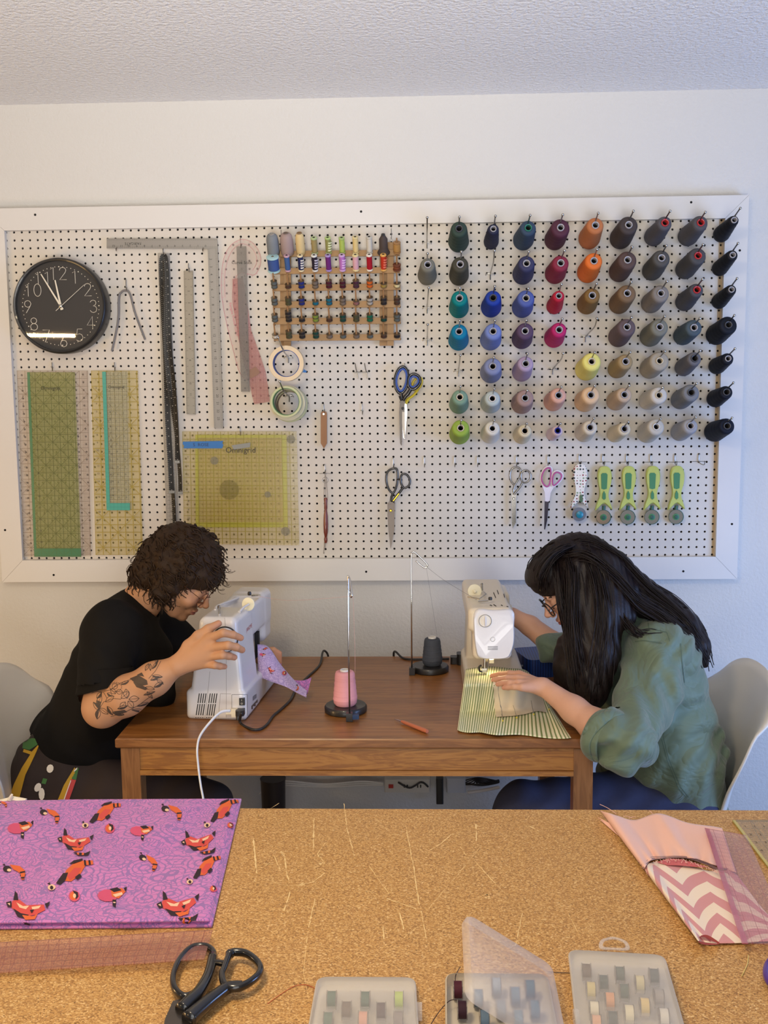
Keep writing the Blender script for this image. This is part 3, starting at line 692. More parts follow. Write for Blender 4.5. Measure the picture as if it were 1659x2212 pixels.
for k in range(13): puttext(sq, str(12 - k), .010, J(246 + k * 16.5, 531, -.0119), (-1, 0, 0), (0, 0, -1), 1)
puttext(sq, 'FAIRGATE', .012, J(287, 526, -.0119), (-1, 0, 0), (0, 0, -1), 1)
o = sq.build('l_square', [m_alu, m_ink], org=J(469, 515, -.01), uv=True, smooth=False); tag(o, 'grey metal L square ruler hooked along the top of the pegboard', 'ruler')
for hx, hy, w_ in ((250, 531, 'under the left end of the L square'), (437, 532, 'under the right end of the L square arm')):
    jhook(hx, hy, dn=6, label='small zinc hook ' + w_, group='zinc hooks in the pegboard')
ruler('long_clear_ruler', 'long narrow clear ruler hanging behind the black measuring tapes', [(341, 547), (366.5, 547), (386, 1150), (360.5, 1152)], -.006, gridmat('long_clear', '#b9b4ab', .35, '#5a564e', I / 2, .0006, None, ticks=(I / 8, .006, .0005), W_=.037), texts=(m_ink,) + tuple(nums(30, .5, .05, .031, .008)))
# measuring tapes
def tapemat(name, c, ink):
    t = NT(name); u, v, _ = t.xyz(t.attr('uvm')); g = (v.line(I / 4, .0007) * u.lt(.004)).mx(v.line(I, .003) * u.gt(.007) * u.lt(.010))
    return t.end(t.bsdf(t.mix(g * .6, c, ink), .45, 0, Specular_IOR_Level=.25))
m_tape = tapemat('black_tape', '#161412', '#b9b2a4')
def tapestrip(pts, w, Y, label, tip=True, group='black measuring tapes'):
    C = spline([J(x, y, Y_) for x, y, Y_ in pts], 8); e = empty('measuring_tape', C[0]); m = M(); P = []; U = []; L = 0
    for i, c in enumerate(C):
        L += (C[i] - C[i-1]).length if i else 0
        tw = .25 * math.sin(L * 9 + w * 900); d = Vector((math.cos(tw), math.sin(tw), 0)); P.append([c - d * w / 2, c + d * w / 2]); U.append([(0, L, 0), (w, L, 0)])
    m.grid(P, uv=U, thick=.0009); m.build('tape_band', m_tape, e, uv=True)
    if tip:
        c = C[-1]; M().box(c - Vector((0, .0006, .001)), (w * 1.15, .0022, .009)).build('metal_tip', m_steel, e)
    tag(e, label, 'measuring tape', group)
tapestrip([(354, 549, -.024), (349, 570, -.022), (352, 660, -.016), (358, 780, -.014), (362, 900, -.012), (368, 1000, -.012), (371, 1062, -.012)], .0165, 0, 'black measuring tape hanging at the left of the bundle with clear end at machine height')
tapestrip([(354, 549, -.026), (360, 580, -.026), (366, 740, -.02), (376, 840, -.018), (382, 940, -.016), (383, 997, -.016)], .0145, 0, 'short black measuring tape ending in a pale metal tip, right of the bundle')
tapestrip([(354, 550, -.023), (357, 600, -.022), (362, 800, -.018), (380, 930, -.014), (388, 1020, -.014), (389.5, 1064, -.014)], .013, 0, 'narrow black measuring tape at the right edge of the bundle')
tapestrip([(354, 551, -.02), (352, 640, -.018), (360, 800, -.012), (366, 960, -.010), (374, 1070, -.010), (377.5, 1133, -.010)], .012, 0, 'longest black measuring tape reaching lowest behind the others')
jhook(352, 538, dn=10, label='small zinc hook holding the black tapes', group='zinc hooks in the pegboard')
# flexible curve
m_flex = mat('grey_rubber', '#77736f', .55)
m = M(); P = spline([J(x, y, -.018) for x, y in ((241.5, 758), (254.6, 694.5), (256.6, 642.7), (262.5, 631), (270.5, 627.6), (280.4, 634.8), (292.4, 678.5), (313.4, 733.4))], 8)
m.tube(P, [(.0035, .005)] * len(P), 8, flat=(1, 0, 0)); o = m.build('flexible_curve', m_flex, org=J(270, 628, -.018)); tag(o, 'grey bendable curve ruler hung as an upside down V beside the clock', 'ruler')
jhook(272, 604, dn=20, label='small zinc hook holding the bent grey curve', group='zinc hooks in the pegboard')
# curve rulers
def poly_ruler(name, label, pts, Y, material, thick=.0016, closed_spl=True, org=None, extra=None, extra_m=None):
    C = [J(x, y, Y) for x, y in pts]; C = spline(C, 4, True) if closed_spl else C
    m = M(); uv = [(c.x, -c.z, 0) for c in C]; m.plate(C, thick, uv=uv)
    if extra: extra(m)
    o = m.build(name, [material, extra_m or material], org=C[0], uv=True, smooth=False); tag(o, label, 'ruler'); return o
z1 = lambda x, y: (x / 2.514, 420 + y / 2.514)
m_pinkline = mat('pink_print', '#c06a78', .6)
fc = [z1(*p) for p in ((1205, 560), (1202, 450), (1215, 350), (1250, 280), (1310, 245), (1370, 262), (1410, 320), (1414, 380), (1385, 435), (1345, 432), (1310, 425), (1275, 460), (1262, 560), (1285, 700), (1315, 850), (1340, 950), (1345, 1005), (1300, 965), (1260, 820), (1228, 690))]
def fcx(m):
    C = spline([J(x, y, -.0098) for x, y in fc], 5, True); m.tube(C, .0006, 4, 1, closed=True)
    c = sum(C, Vector()) / len(C); n = len(C)
    for i in range(0, n, 3):
        t = (C[(i + 1) % n] - C[i-1]).normalized(); q = Vector((-t.z, 0, t.x)); q = q if (q.dot(c - C[i]) > 0) else -q
        m.tube([C[i], C[i] + q * .006], .0004, 4, 1)
    C2 = [J(x, y, -.0098) for x, y in [z1(*p) for p in ((1222, 560), (1220, 450), (1235, 360), (1265, 300), (1310, 268), (1360, 285), (1390, 330), (1392, 375), (1372, 412))]]
    m.tube(spline(C2, 5), .0005, 4, 1)
    puttext(m, 'Fairgate French Curve', .012, J(505, 690, -.0098), (.2, 0, -1), (1, 0, .2), 1)
poly_ruler('french_curve', 'clear French curve with pink markings around its round head', fc, -.008, mat('clear_pinkish', '#e2cfc6', .1, alpha=.18, spec=.8), extra=fcx, extra_m=m_pinkline)
ruler('grey_ruler', 'grey translucent ruler hanging over the pink curves', [(511, 532.6), (532, 532.6), (539.8, 846.4), (521, 846.4)], -.015, gridmat('grey_plastic', '#76706a', .4, '#4a4642', I, .0007, None, ticks=(I / 8, .004, .0005), W_=.031, rough=.25), texts=(m_ink, ('Curve Stick', .014, .5, .11, 0)) + tuple(nums(12, .75, .2, .065, .008)))
hc = [z1(*p) for p in ((1262, 460), (1318, 452), (1345, 600), (1365, 740), (1405, 850), (1442, 960), (1455, 1040), (1465, 1125), (1380, 1140), (1350, 1010), (1320, 900), (1290, 760), (1268, 600))]
def hcx(m):
    C = [J(x, y, -.0128) for x, y in [z1(*p) for p in ((1388, 935), (1345, 960), (1360, 1000), (1400, 980), (1412, 965))]]; m.plate(C, .0006, mi=1)
poly_ruler('hip_curve', 'pink tinted gridded hip curve slanting down beside the tape rolls', hc, -.011, gridmat('pink_grid', '#c98c88', .28, '#a0453f', I / 2, .0007, I / 8, .0004), closed_spl=False, extra=hcx, extra_m=mat('brown_sticker', '#8c6a58', .6))
jhook(519, 516, dn=14, label='small zinc hook holding the French curve', group='zinc hooks in the pegboard')
# ================================================================ SMALL TOOLS
m_blkgloss = mat('black_enamel', '#151416', .22, coat=.5); m_bluep = mat('blue_grip', '#2d4f9e', .4); m_yel = mat('yellow_grip', '#cdb92e', .4)
m_pnk = mat('magenta_grip', '#b5478f', .4); m_whp = mat('white_grip', '#ddd6dc', .35); m_dkbl = mat('dark_coated_blade', '#4a444c', .35, .7)
m_gold = mat('brass', '#b8902f', .25, 1); m_bladest = mat('worn_blade', '#6d665f', .32, 1)
def loop(m, pts, Y, r, mi=0, sp=6, flat=None):
    C = spline([J(x, y, Y) for x, y in pts], sp, True); m.tube(C, r if not flat else [(r, flat)] * len(C), 10, mi, closed=True, flat=(0, 1, 0) if flat else None)
def ellpx(cx, cy, rx, ry, rot=0, n=12):
    c, s_ = math.cos(rot), math.sin(rot)
    return [(cx + rx * math.cos(2 * PI * k / n) * c - ry * math.sin(2 * PI * k / n) * s_, cy + rx * math.cos(2 * PI * k / n) * s_ + ry * math.sin(2 * PI * k / n) * c) for k in range(n)]
def blade(pts, Y, th=.002, mi=0, m=None):
    m = m or M(); m.plate([J(x, y, Y) for x, y in pts], th, mi=mi); return m
def scissors(label, parts, org, name='scissors'):
    e = empty(name, org)
    for nm, mb, mt, lb in parts:
        o = mb.build(nm, mt, e)
        if lb: o['label'] = lb
    tag(e, label, 'scissors'); return e
z3 = lambda x, y: (560 + x / 4.608, 480 + y / 4.608)
z4 = lambda x, y: (560 + x / 4.1475, 820 + y / 4.1475)
z5 = lambda x, y: (860 + x / 4.1475, 960 + y / 4.1475)
z6 = lambda x, y: (1200 + x / 3.614, 960 + y / 3.614)
# yellow pair behind, then blue pair
h1 = M(); loop(h1, ellpx(901, 829, 9, 15, .5), -.02, .0035); h1.tube(spline([J(x, y, -.02) for x, y in ((903, 842), (893, 854), (882, 862), (876, 872))], 4), [.004] * 8 + [.0055] * 5, 8)
b1 = blade([(868, 868), (878, 868), (880, 890), (874.5, 948), (871, 946), (867, 890)], -.014)
scissors('scissors with a yellow handle hanging behind the blue handled pair', [('yellow_handle', h1, m_yel, None), ('blade', b1, m_steel, None)], J(875, 840, -.02))
h1 = M(); loop(h1, [z3(*p) for p in ((1440, 1440), (1475, 1490), (1480, 1570), (1460, 1650), (1420, 1700), (1380, 1690), (1352, 1620), (1355, 1540), (1390, 1460))], -.03, .0048)
h1.tube([J(x, y, -.03) for x, y in (z3(1410, 1700), z3(1420, 1750), z4(1262, 150), z4(1275, 190))], [.006, .0065, .006, .004], 10)
h2 = M(); loop(h2, [z3(*p) for p in ((1540, 1510), (1590, 1535), (1603, 1590), (1575, 1640), (1530, 1665), (1490, 1640), (1483, 1580), (1500, 1530))], -.036, .0045)
h2.tube([J(x, y, -.035) for x, y in (z3(1510, 1660), z3(1480, 1710), z4(1310, 150), z4(1290, 190))], [.006, .0065, .006, .004], 10)
g1 = M(); loop(g1, [z3(*p) for p in ((1435, 1462), (1462, 1500), (1466, 1570), (1446, 1640), (1418, 1678), (1388, 1668), (1366, 1610), (1370, 1545), (1398, 1480))], -.033, .0034)
g2 = M(); loop(g2, [z3(*p) for p in ((1538, 1535), (1575, 1552), (1582, 1590), (1560, 1622), (1528, 1640), (1502, 1620), (1500, 1580), (1512, 1548))], -.039, .003)
b1 = blade([z4(*p) for p in ((1262, 185), (1285, 165), (1310, 200), (1300, 230), (1300, 290), (1280, 285), (1278, 585), (1272, 592), (1262, 570), (1254, 290))], -.028)
b2 = blade([z4(*p) for p in ((1262, 210), (1300, 200), (1303, 280), (1306, 520), (1298, 532), (1282, 420), (1262, 290))], -.025)
pv = M().lathe([(.0042, 0), (.0042, .003), (.002, .004)], J(*z4(1284, 257), -.030), YA, 14)
scissors('blue and black handled scissors hanging open over the yellow pair', [('handle', h1, m_blkgloss, None), ('handle', h2, m_blkgloss, None), ('blue_grip', g1, m_bluep, None), ('blue_grip', g2, m_bluep, None), ('blade', b1, mat('satin_blade', '#67625e', .5, 1), None), ('blade', b2, m_bladest, None), ('pivot_screw', pv, m_blk, None)], J(868, 800, -.03))
jhook(874, 786, dn=14, label='small zinc hook holding the blue scissors', group='zinc hooks in the pegboard')
# black shears
def shears(label, l1, l2, shank1, shank2, bl, bl2, pivot, mh, mbl, mp, Y=-.02, r=.004, extra=None, inner=None):
    h1 = M(); loop(h1, l1, Y, r); h1.tube([J(x, y, Y) for x, y in shank1], [r * 1.1] * (len(shank1) - 1) + [r], 10)
    h2 = M(); loop(h2, l2, Y - .004, r); h2.tube(spline([J(x, y, Y - .003) for x, y in shank2], 4), r * 1.15, 10)
    parts = [('handle', h1, mh, None), ('handle', h2, mh, None), ('blade', blade(bl, Y + .003, .0025), mbl, None), ('blade', blade(bl2, Y + .001, .0022), mbl, None),
             ('pivot_screw', M().lathe([(.0048, 0), (.0048, .0015), (.003, .0035)], J(*pivot, Y - .002), YA, 16), mp, None)]
    if extra: parts += extra
    return scissors(label, parts, J(*l1[0], Y), 'tailor_shears')
l1 = [z4(*p) for p in ((1205, 795), (1235, 810), (1238, 900), (1225, 970), (1200, 1015), (1165, 990), (1142, 930), (1138, 870), (1155, 820))]
l2 = [z4(*p) for p in ((1290, 845), (1325, 855), (1350, 900), (1340, 950), (1300, 970), (1275, 940), (1268, 900), (1272, 865))]
gb = M()
for k in range(4): a = z4(1245 - k * 13, 1028 + k * 17); gb.box(J(*a, -.0275), (.008, .003, .003), Matrix.Rotation(-.75, 3, 'Y'))
br = M().tube([J(*z4(1232, 893), -.022), J(*z4(1270, 893), -.022)], .0035, 8)
shears('black enamel tailor shears with gold bands hanging closed in the middle of the pegboard', l1, l2, [z4(1200, 1015), z4(1185, 1050), z4(1178, 1090)], [z4(1290, 968), z4(1250, 1020), z4(1215, 1065), z4(1195, 1100)],
       [z4(*p) for p in ((1150, 1110), (1185, 1068), (1215, 1110), (1213, 1190), (1210, 1350), (1178, 1520), (1158, 1350), (1150, 1215))], [z4(*p) for p in ((1152, 1120), (1205, 1110), (1210, 1210), (1204, 1350), (1176, 1505), (1160, 1300))], z4(1178, 1173), m_blkgloss, mat('aged_steel', '#58504a', .35, .9), m_gold, r=.0037,
       extra=[('gold_bands', gb, m_gold, None), ('stop_bar', br, m_blkgloss, None)])
jhook(849, 990, dn=17, label='small zinc hook holding the black shears', group='zinc hooks in the pegboard')
l1 = [z5(*p) for p in ((1060, 202), (1095, 225), (1090, 290), (1060, 340), (1045, 362), (1012, 330), (1000, 270), (1020, 220))]
l2 = [z5(*p) for p in ((1145, 230), (1180, 255), (1185, 300), (1160, 335), (1120, 340), (1100, 300), (1105, 255))]
shears('bright silver tailor shears hanging left of the pink and white scissors', l1, l2, [z5(1048, 362), z5(1030, 410), z5(1035, 450)], [z5(1115, 340), z5(1090, 385), z5(1060, 420), z5(1040, 450)],
       [z5(*p) for p in ((1015, 410), (1040, 390), (1062, 440), (1055, 500), (1055, 700), (1025, 752), (1018, 700), (1016, 500))], [z5(*p) for p in ((1020, 430), (1052, 420), (1056, 520), (1050, 690), (1026, 740), (1020, 520))], z5(1035, 487), mat('polished_shears', '#8f8c88', .22, 1), mat('polished_shears', '#8f8c88', .22, 1), m_steel, r=.003)
jhook(1115, 985, dn=17, cross=True, label='small zinc hook holding the silver shears', group='zinc hooks in the pegboard')
l1 = [z5(*p) for p in ((1345, 197), (1375, 215), (1375, 300), (1360, 370), (1330, 390), (1290, 355), (1275, 300), (1300, 230))]
l2 = [z5(*p) for p in ((1425, 235), (1470, 260), (1470, 300), (1430, 350), (1385, 380), (1372, 330), (1385, 262))]
pin1 = M(); loop(pin1, [(x * .80 + (1180.5) * .20, y * .86 + 1031 * .14) for x, y in l1], -.026, .0022); loop(pin1, [(x * .78 + 1203 * .22, y * .8 + 1035 * .2) for x, y in l2], -.029, .0022)
bd = blade([z5(*p) for p in ((1290, 370), (1330, 385), (1372, 372), (1400, 370), (1365, 430), (1355, 500), (1345, 512), (1315, 508), (1312, 430))], -.021, .005)
shears('pink and white handled scissors with dark blades', l1, l2, [z5(1325, 390), z5(1330, 440)], [z5(1385, 380), z5(1350, 440)], [z5(*p) for p in ((1312, 508), (1350, 508), (1335, 680), (1316, 762), (1308, 760))],
       [z5(*p) for p in ((1314, 510), (1345, 510), (1330, 680), (1312, 755))], z5(1338, 484), m_whp, m_dkbl, m_pnk, r=.0032, extra=[('pink_grip', pin1, m_pnk, None), ('handle_neck', bd, m_whp, None)])
jhook(1183, 984, dn=18, label='small zinc hook holding the pink and white scissors', group='zinc hooks in the pegboard')
# wooden point turner, latch tool
m_tanw = mat('light_brown_wood', '#8d5f36', .5, var=.2, vs=60, stretch=(1, 1, .1)); m_redw = mat('varnished_red_wood', '#6e2f22', .25, coat=.4)
m = M(); m.plate([J(*z4(*p), -.012) for p in ((552, 300), (560, 286), (580, 281), (600, 286), (607, 300), (607, 570), (580, 617), (552, 570))], .004); m.lathe([(.0035, 0), (.0035, .001)], J(*z4(577, 308), -.0165), YA, 10, mi=1)
o = m.build('point_turner', [m_tanw, m_steel], org=J(699, 887, -.012), smooth=False); tag(o, 'flat pointed wooden stick hanging on a hook right of the lower tape rolls', 'sewing tool')
jhook(699.5, 873.5, dn=14, label='small zinc hook holding the pointed wooden stick', group='zinc hooks in the pegboard')
e = empty('latch_hook_tool', J(*z4(592, 850), -.012))
H = J(*z4(595, 1058), -.014); Bt = J(*z4(596, 1410), -.014); ax = (Bt - H); L = ax.length
M().lathe([(.0045, 0), (.0065, .004), (.005, .018), (.0055, .035), (.0045, .04), (.0068, .06), (.0078, .09), (.007, .115), (.0045, .128), (.0035, .131), (.0055, .135), (.006, .14), (.004, .150), (.0025, .151)], H, ax, 16).build('turned_handle', m_redw, e)
m = M()
for pts in (((577, 1060), (582, 960), (588, 870), (600, 842)), ((614, 1060), (606, 960), (598, 870), (584, 850)), ((596, 1060), (594, 960), (592, 900))): m.tube([J(*z4(*p), -.014) for p in pts], .0009, 6)
m.tube([J(*z4(540, 842), -.002), J(*z4(595, 840), -.014), J(*z4(655, 843), -.002)], .0007, 5)
m.tube([J(*z4(*p), -.014) for p in ((585, 1410), (582, 1500), (576, 1560), (583, 1552))], .001, 6); m.tube([J(*z4(*p), -.014) for p in ((591, 1410), (592, 1500), (598, 1512))], .0009, 6)
m.build('wire_loops', m_zinc, e); m = M(); m.tube(circ(J(*z4(592, 900), -.017), .0098, 24), .0006, 5, closed=True); m.build('ring', m_zinc, e)
tag(e, 'thin tool with a dark red turned wooden handle below the flat wooden stick', 'sewing tool')
jhook(701.5, 1004, dn=14, label='small zinc hook holding the red wooden handled tool', group='zinc hooks in the pegboard')
for (hx, hy, w_) in ((782, 873, 'left of the blue scissors'), (916, 987, 'right of the black shears'), (981.5, 986.5, 'under the lime green cone'), (1031, 986.5, 'under the white cone')):
    jhook(hx, hy, dn=17, label='empty small zinc hook ' + w_, group='zinc hooks in the pegboard')
e = empty('double_prong_hook', J(780, 804, 0)); m = M()
m.tube([J(765, 804, .003), J(765, 804, -.004), J(797, 804, -.004), J(797, 804, .003)], .0017, 8); m.build('bracket', m_zinc, e)
for sx in (0, 20.5):
    M().tube([J(773 + sx, 818, -.008), J(771 + sx, 804, -.006), J(769 + sx, 797, -.03), J(767 + sx, 785, -.06)], .0019, 8).build('prong', m_zinc, e)
tag(e, 'empty zinc hook with two prongs in the middle of the pegboard', 'hook')
# ================================================================ ROTARY CUTTERS
m_lime = mat('lime_plastic', '#b4bd62', .35, coat=.2); m_grn = mat('green_rubber', '#3a7a4c', .5); m_dgrn = mat('dark_green_plastic', '#1f5244', .4)
def cutter(wx, wy, kind, label, group=None):
    def q(x, y): return (wx + (x - 373) / 3.614, wy + (y - 567) / 3.614)
    e = empty('rotary_cutter', J(*q(378, 190), -.02)); Y = -.012
    body = spline([Vector((*p, 0)) for p in ((378, 168), (415, 180), (434, 230), (430, 300), (413, 360), (410, 405), (420, 445), (438, 500), (425, 500), (375, 458), (330, 495), (306, 512), (318, 460), (338, 410), (340, 355), (328, 290), (326, 225), (342, 182))], 3, True)
    m = M(); P = [J(*q(p.x, p.y), Y) for p in body]; c = sum(P, Vector()) / len(P)
    vs = P + [p + Vector((0, -.011, 0)) for p in P] + [p + (c - p) * .10 + Vector((0, -.015, 0)) for p in P]; n = len(P)
    m.add(vs, [(i + k * n, i + n + k * n, (i + 1) % n + n + k * n, (i + 1) % n + k * n) for k in (0, 1) for i in range(n)] + [tuple(reversed(range(2 * n, 3 * n))), tuple(range(n))])
    if kind:
        m.build('handle', m_lime, e, sharp=30)
        g = M(); g.plate([J(*q(*p), Y - .0148) for p in ((355, 235), (365, 223), (395, 223), (406, 235), (400, 345), (378, 352), (358, 345))], .0018); g.build('rubber_grip', m_grn, e, smooth=False)
        g = M(); g.plate([J(*q(*p), Y - .0148) for p in ((378, 362), (390, 385), (391, 420), (378, 432), (365, 420), (366, 385))], .0035); g.build('slider_button', m_grn, e)
        g = M(); g.plate([J(*q(*p), Y - .002) for p in ((335, 425), (345, 440), (338, 480), (316, 505), (322, 460))], .006); g.build('side_guard', m_grn, e)
        M().tube([J(*q(378, 480), Y - .012), J(*q(375, 510), Y - .012)], .006, 10).build('pivot_arm', m_dgrn, e)
        M().lathe([(.0245, 0), (.0245, .002)], J(*q(375, 568), Y - .006), YA, 32).build('blade_guard', m_dgrn, e)
        M().lathe([(.0228, .003), (.0228, .0038)], J(*q(372, 567), Y - .006), YA, 40).build('blade', m_chrome, e)
        M().lathe([(.0105, .0042), (.0105, .007), (.0062, .0075), (.0062, .0105), (.002, .011)], J(*q(372, 567), Y - .006), YA, 20, mis=[0, 0, 1, 1, 1, 1]).build('hub_nut', [m_grn, m_dgrn], e)
    else:
        t = NT('polka_plastic'); co = t.coord(); vz = t.mapping(co, scale=(1, .2, 1)); d = t.vor(vz, 105, rnd=.25); cc = t.vor(vz, 105, out='Color', rnd=.25)
        rc = t.ramp(t.xyz(cc)[0], [(0, '#8c2c38'), (.35, '#8c2c38'), (.36, '#22303c'), (.7, '#22303c'), (.71, '#7b9070'), (1, '#c88a50')]); rc.node.color_ramp.interpolation = 'CONSTANT'
        mp_ = t.end(t.bsdf(t.mix(d.lt(.36), '#e5e1da', rc), .35)); m.build('handle', mp_, e, sharp=30)
        g = M(); g.plate([J(*q(*p), Y - .0148) for p in ((388, 405), (400, 420), (402, 460), (388, 470), (376, 455), (376, 420))], .0035); g.build('slider_button', mat('olive_button', '#4d6b4a', .4), e)
        M().lathe([(.0225, .003), (.0225, .0045)], J(*q(372, 562), Y - .006), YA, 40).build('blade', mat('smoked_cover', '#7d8088', .3, .4), e)
        M().lathe([(.0115, .0045), (.0115, .009), (.008, .011)], J(*q(376, 564), Y - .006), YA, 20).build('hub_nut', mat('teal_knob', '#23859a', .3), e)
    tag(e, label, 'rotary cutter', group)
cutter(1250.8, 1112, 0, 'polka dot handled rotary cutter with teal knob, left of the lime green cutters')
for k, (wx, w_) in enumerate(((1303.2, 'leftmost of the four, beside the polka dot one'), (1355.5, 'second of the four from the left'), (1407.5, 'third of the four from the left'), (1459.8, 'rightmost of the four'))):
    cutter(wx, 1117 - k * .3, 1, 'lime green rotary cutter with green grip, ' + w_, 'lime green rotary cutters')
for hx, w_ in ((1250.5, 'polka dot cutter'), (1301.5, 'leftmost lime cutter'), (1353, 'second lime cutter'), (1405, 'third lime cutter'), (1457.5, 'rightmost lime cutter')):
    jhook(hx, 982.5, dn=17, side=3, cross=True, label='zinc hook and wire holding the ' + w_, group='zinc hooks in the pegboard')
jhook(1510, 981, dn=18, side=10, cross=True, label='empty zinc hook right of the lime green cutters', group='zinc hooks in the pegboard')
# ================================================================ TAPE ROLLS
def roll(cx, cy, ro, ri, Yf, Yb, mo, mi_, label, face=None, group=None):
    c = J(cx, cy, Yf); k = (CC[1] * -1 + Yf) / FPX; a, b = ro * k, ri * k; d = Yb - Yf
    e = empty('tape_roll', c + Vector((0, d, -a)))
    M().lathe([(b + .002, 0), (a - .001, 0), (a, .001), (a, d - .001), (a - .001, d), (b + .002, d)], c, (0, 1, 0), 56, cap=False).build('tape_windings', mo, e)
    M().lathe([(b + .002, 0), (b, 0), (b, d), (b + .002, d), (b + .002, 0)], c, (0, 1, 0), 56, cap=False).build('cardboard_core', mi_, e)
    tag(e, label, 'tape roll', group); return e
m_mask = mat('masking_paper', '#d9c3a0', .7, var=.05, vs=40); m_bluecore = mat('blue_core', '#27407e', .6); m_greenc = mat('green_core', '#567c48', .6); m_pale = mat('pale_green_tape', '#b9ba90', .65, var=.06, vs=60); m_card = mat('cardboard', '#8a7a66', .8)
m_crm = mat('cream_tape', '#cdc4a4', .65)
e = roll(618, 785, 38, 27.5, -.115, -.08, m_mask, m_bluecore, 'beige masking tape roll with blue core hanging below the thread rack')
m = M(); m.plate([J(x, y, -.085) for x, y in ((650, 797), (653, 795), (663, 802), (661, 805), (650, 804))], .0006); m.build('blue_tape_end', m_btape, e, smooth=False)
roll(617.5, 868, 34, 28, -.135, -.105, m_pale, m_greenc, 'pale green tape roll with green rim, frontmost of the lower stack')
roll(621, 871, 38, 27, -.10, -.07, m_crm, m_card, 'cream tape roll in the lower stack just behind the green rimmed one')
roll(625.5, 874, 38, 27, -.065, -.035, m_pale, m_card, 'pale tape roll at the back of the lower stack')
peg(623, 773, (612, 757), 600.5, 729, 'long bent steel peg carrying the beige masking tape roll', 'steel pegs for tape rolls')
peg(625, 857, (613, 845), 604.4, 824.5, 'long bent steel peg carrying the lower stack of tape rolls', 'steel pegs for tape rolls')
# ================================================================ THREAD RACK
m_rackw = mat('oiled_pine', '#95703f', .5, var=.18, vs=25, stretch=(.2, 1, 1)); m_dow = mat('dowel_wood', '#9a7248', .5)
rk = empty('thread_rack', J(727, 747, -.01)); tag(rk, 'wooden thread rack with six rails hanging on the pegboard above the tape rolls', 'rack')
def pxbox(m, x0, y0, x1, y1, Yb, th): m.plate([J(x0, y0, Yb), J(x1, y0, Yb), J(x1, y1, Yb), J(x0, y1, Yb)], th)
for x0, x1 in ((606, 622), (820, 836)):
    m = M(); pxbox(m, x0, 532, x1, 747, -.006, .010); m.build('upright', m_rackw, rk, smooth=False)
for x0, x1 in ((620, 635), (836.5, 850.5)):
    m = M(); pxbox(m, x0 - (6 if x0 == 620 else 0), 524, x1 - (6 if x0 == 620 else 0), 747, -.018, .010); m.build('upright', m_rackw, rk, smooth=False)
RY = [(541.8, 554.5), (579, 591.5), (614.5, 628), (651, 665), (687, 700.5), (722.6, 736)]
RX = [(588.5, 864), (588.5, 864), (589.5, 865), (590.5, 865), (592, 865.5), (592.5, 865.5)]
for k in range(6):
    m = M(); d = (0, -math.cos(.25), math.sin(.25)); sl = 1.3 if k < 3 else .6
    P = [J(RX[k][0], RY[k][0] + sl, -.028), J(RX[k][1], RY[k][0] - sl, -.028), J(RX[k][1], RY[k][1] - sl, -.028), J(RX[k][0], RY[k][1] + sl, -.028)]
    m.plate(P, .011); m.build('rail', m_rackw, rk, smooth=False)
DA = Vector((0, -math.sin(.60), math.cos(.60)))
DX = [593, 623, 651.6, 681.5, 711, 740.5, 769.4, 799, 829, 857.7]
def dpos(k, i):   # dowel foot
    sl = (i - 4.5) * -.25 if k < 3 else (i - 4.5) * -.12
    return J(DX[i] + (k - 2) * .7 * (1 - i / 9), RY[k][0] + 6.5 + sl, -.040)
m = M()
for k in range(6):
    for i in range(10):
        p = dpos(k, i); mm = M(); mm.tube([p - DA * .004, p + DA * .052], .0024, 8); o = mm.build('dowel', m_dow, rk)
# wire hangers
for hx, hy in ((607, 497), (845, 494)):
    m = M(); m.tube([J(hx, hy, .003), J(hx, hy, -.006), J(hx + .5, hy + 16, -.014), J(hx + .3, hy + 22, -.018), J(hx, hy + 18, -.022)], .001, 6)
    if hx > 800: m.tube([J(845, 515, -.015), J(840, 524, -.015), J(851, 524, -.015)], .0007, 5, closed=True)
    o = m.build('peg_hook', m_zinc, org=J(hx, hy, 0)); tag(o, 'long zinc hook holding the %s end of the thread rack' % ('left' if hx < 700 else 'right'), 'hook', 'zinc hooks in the pegboard')
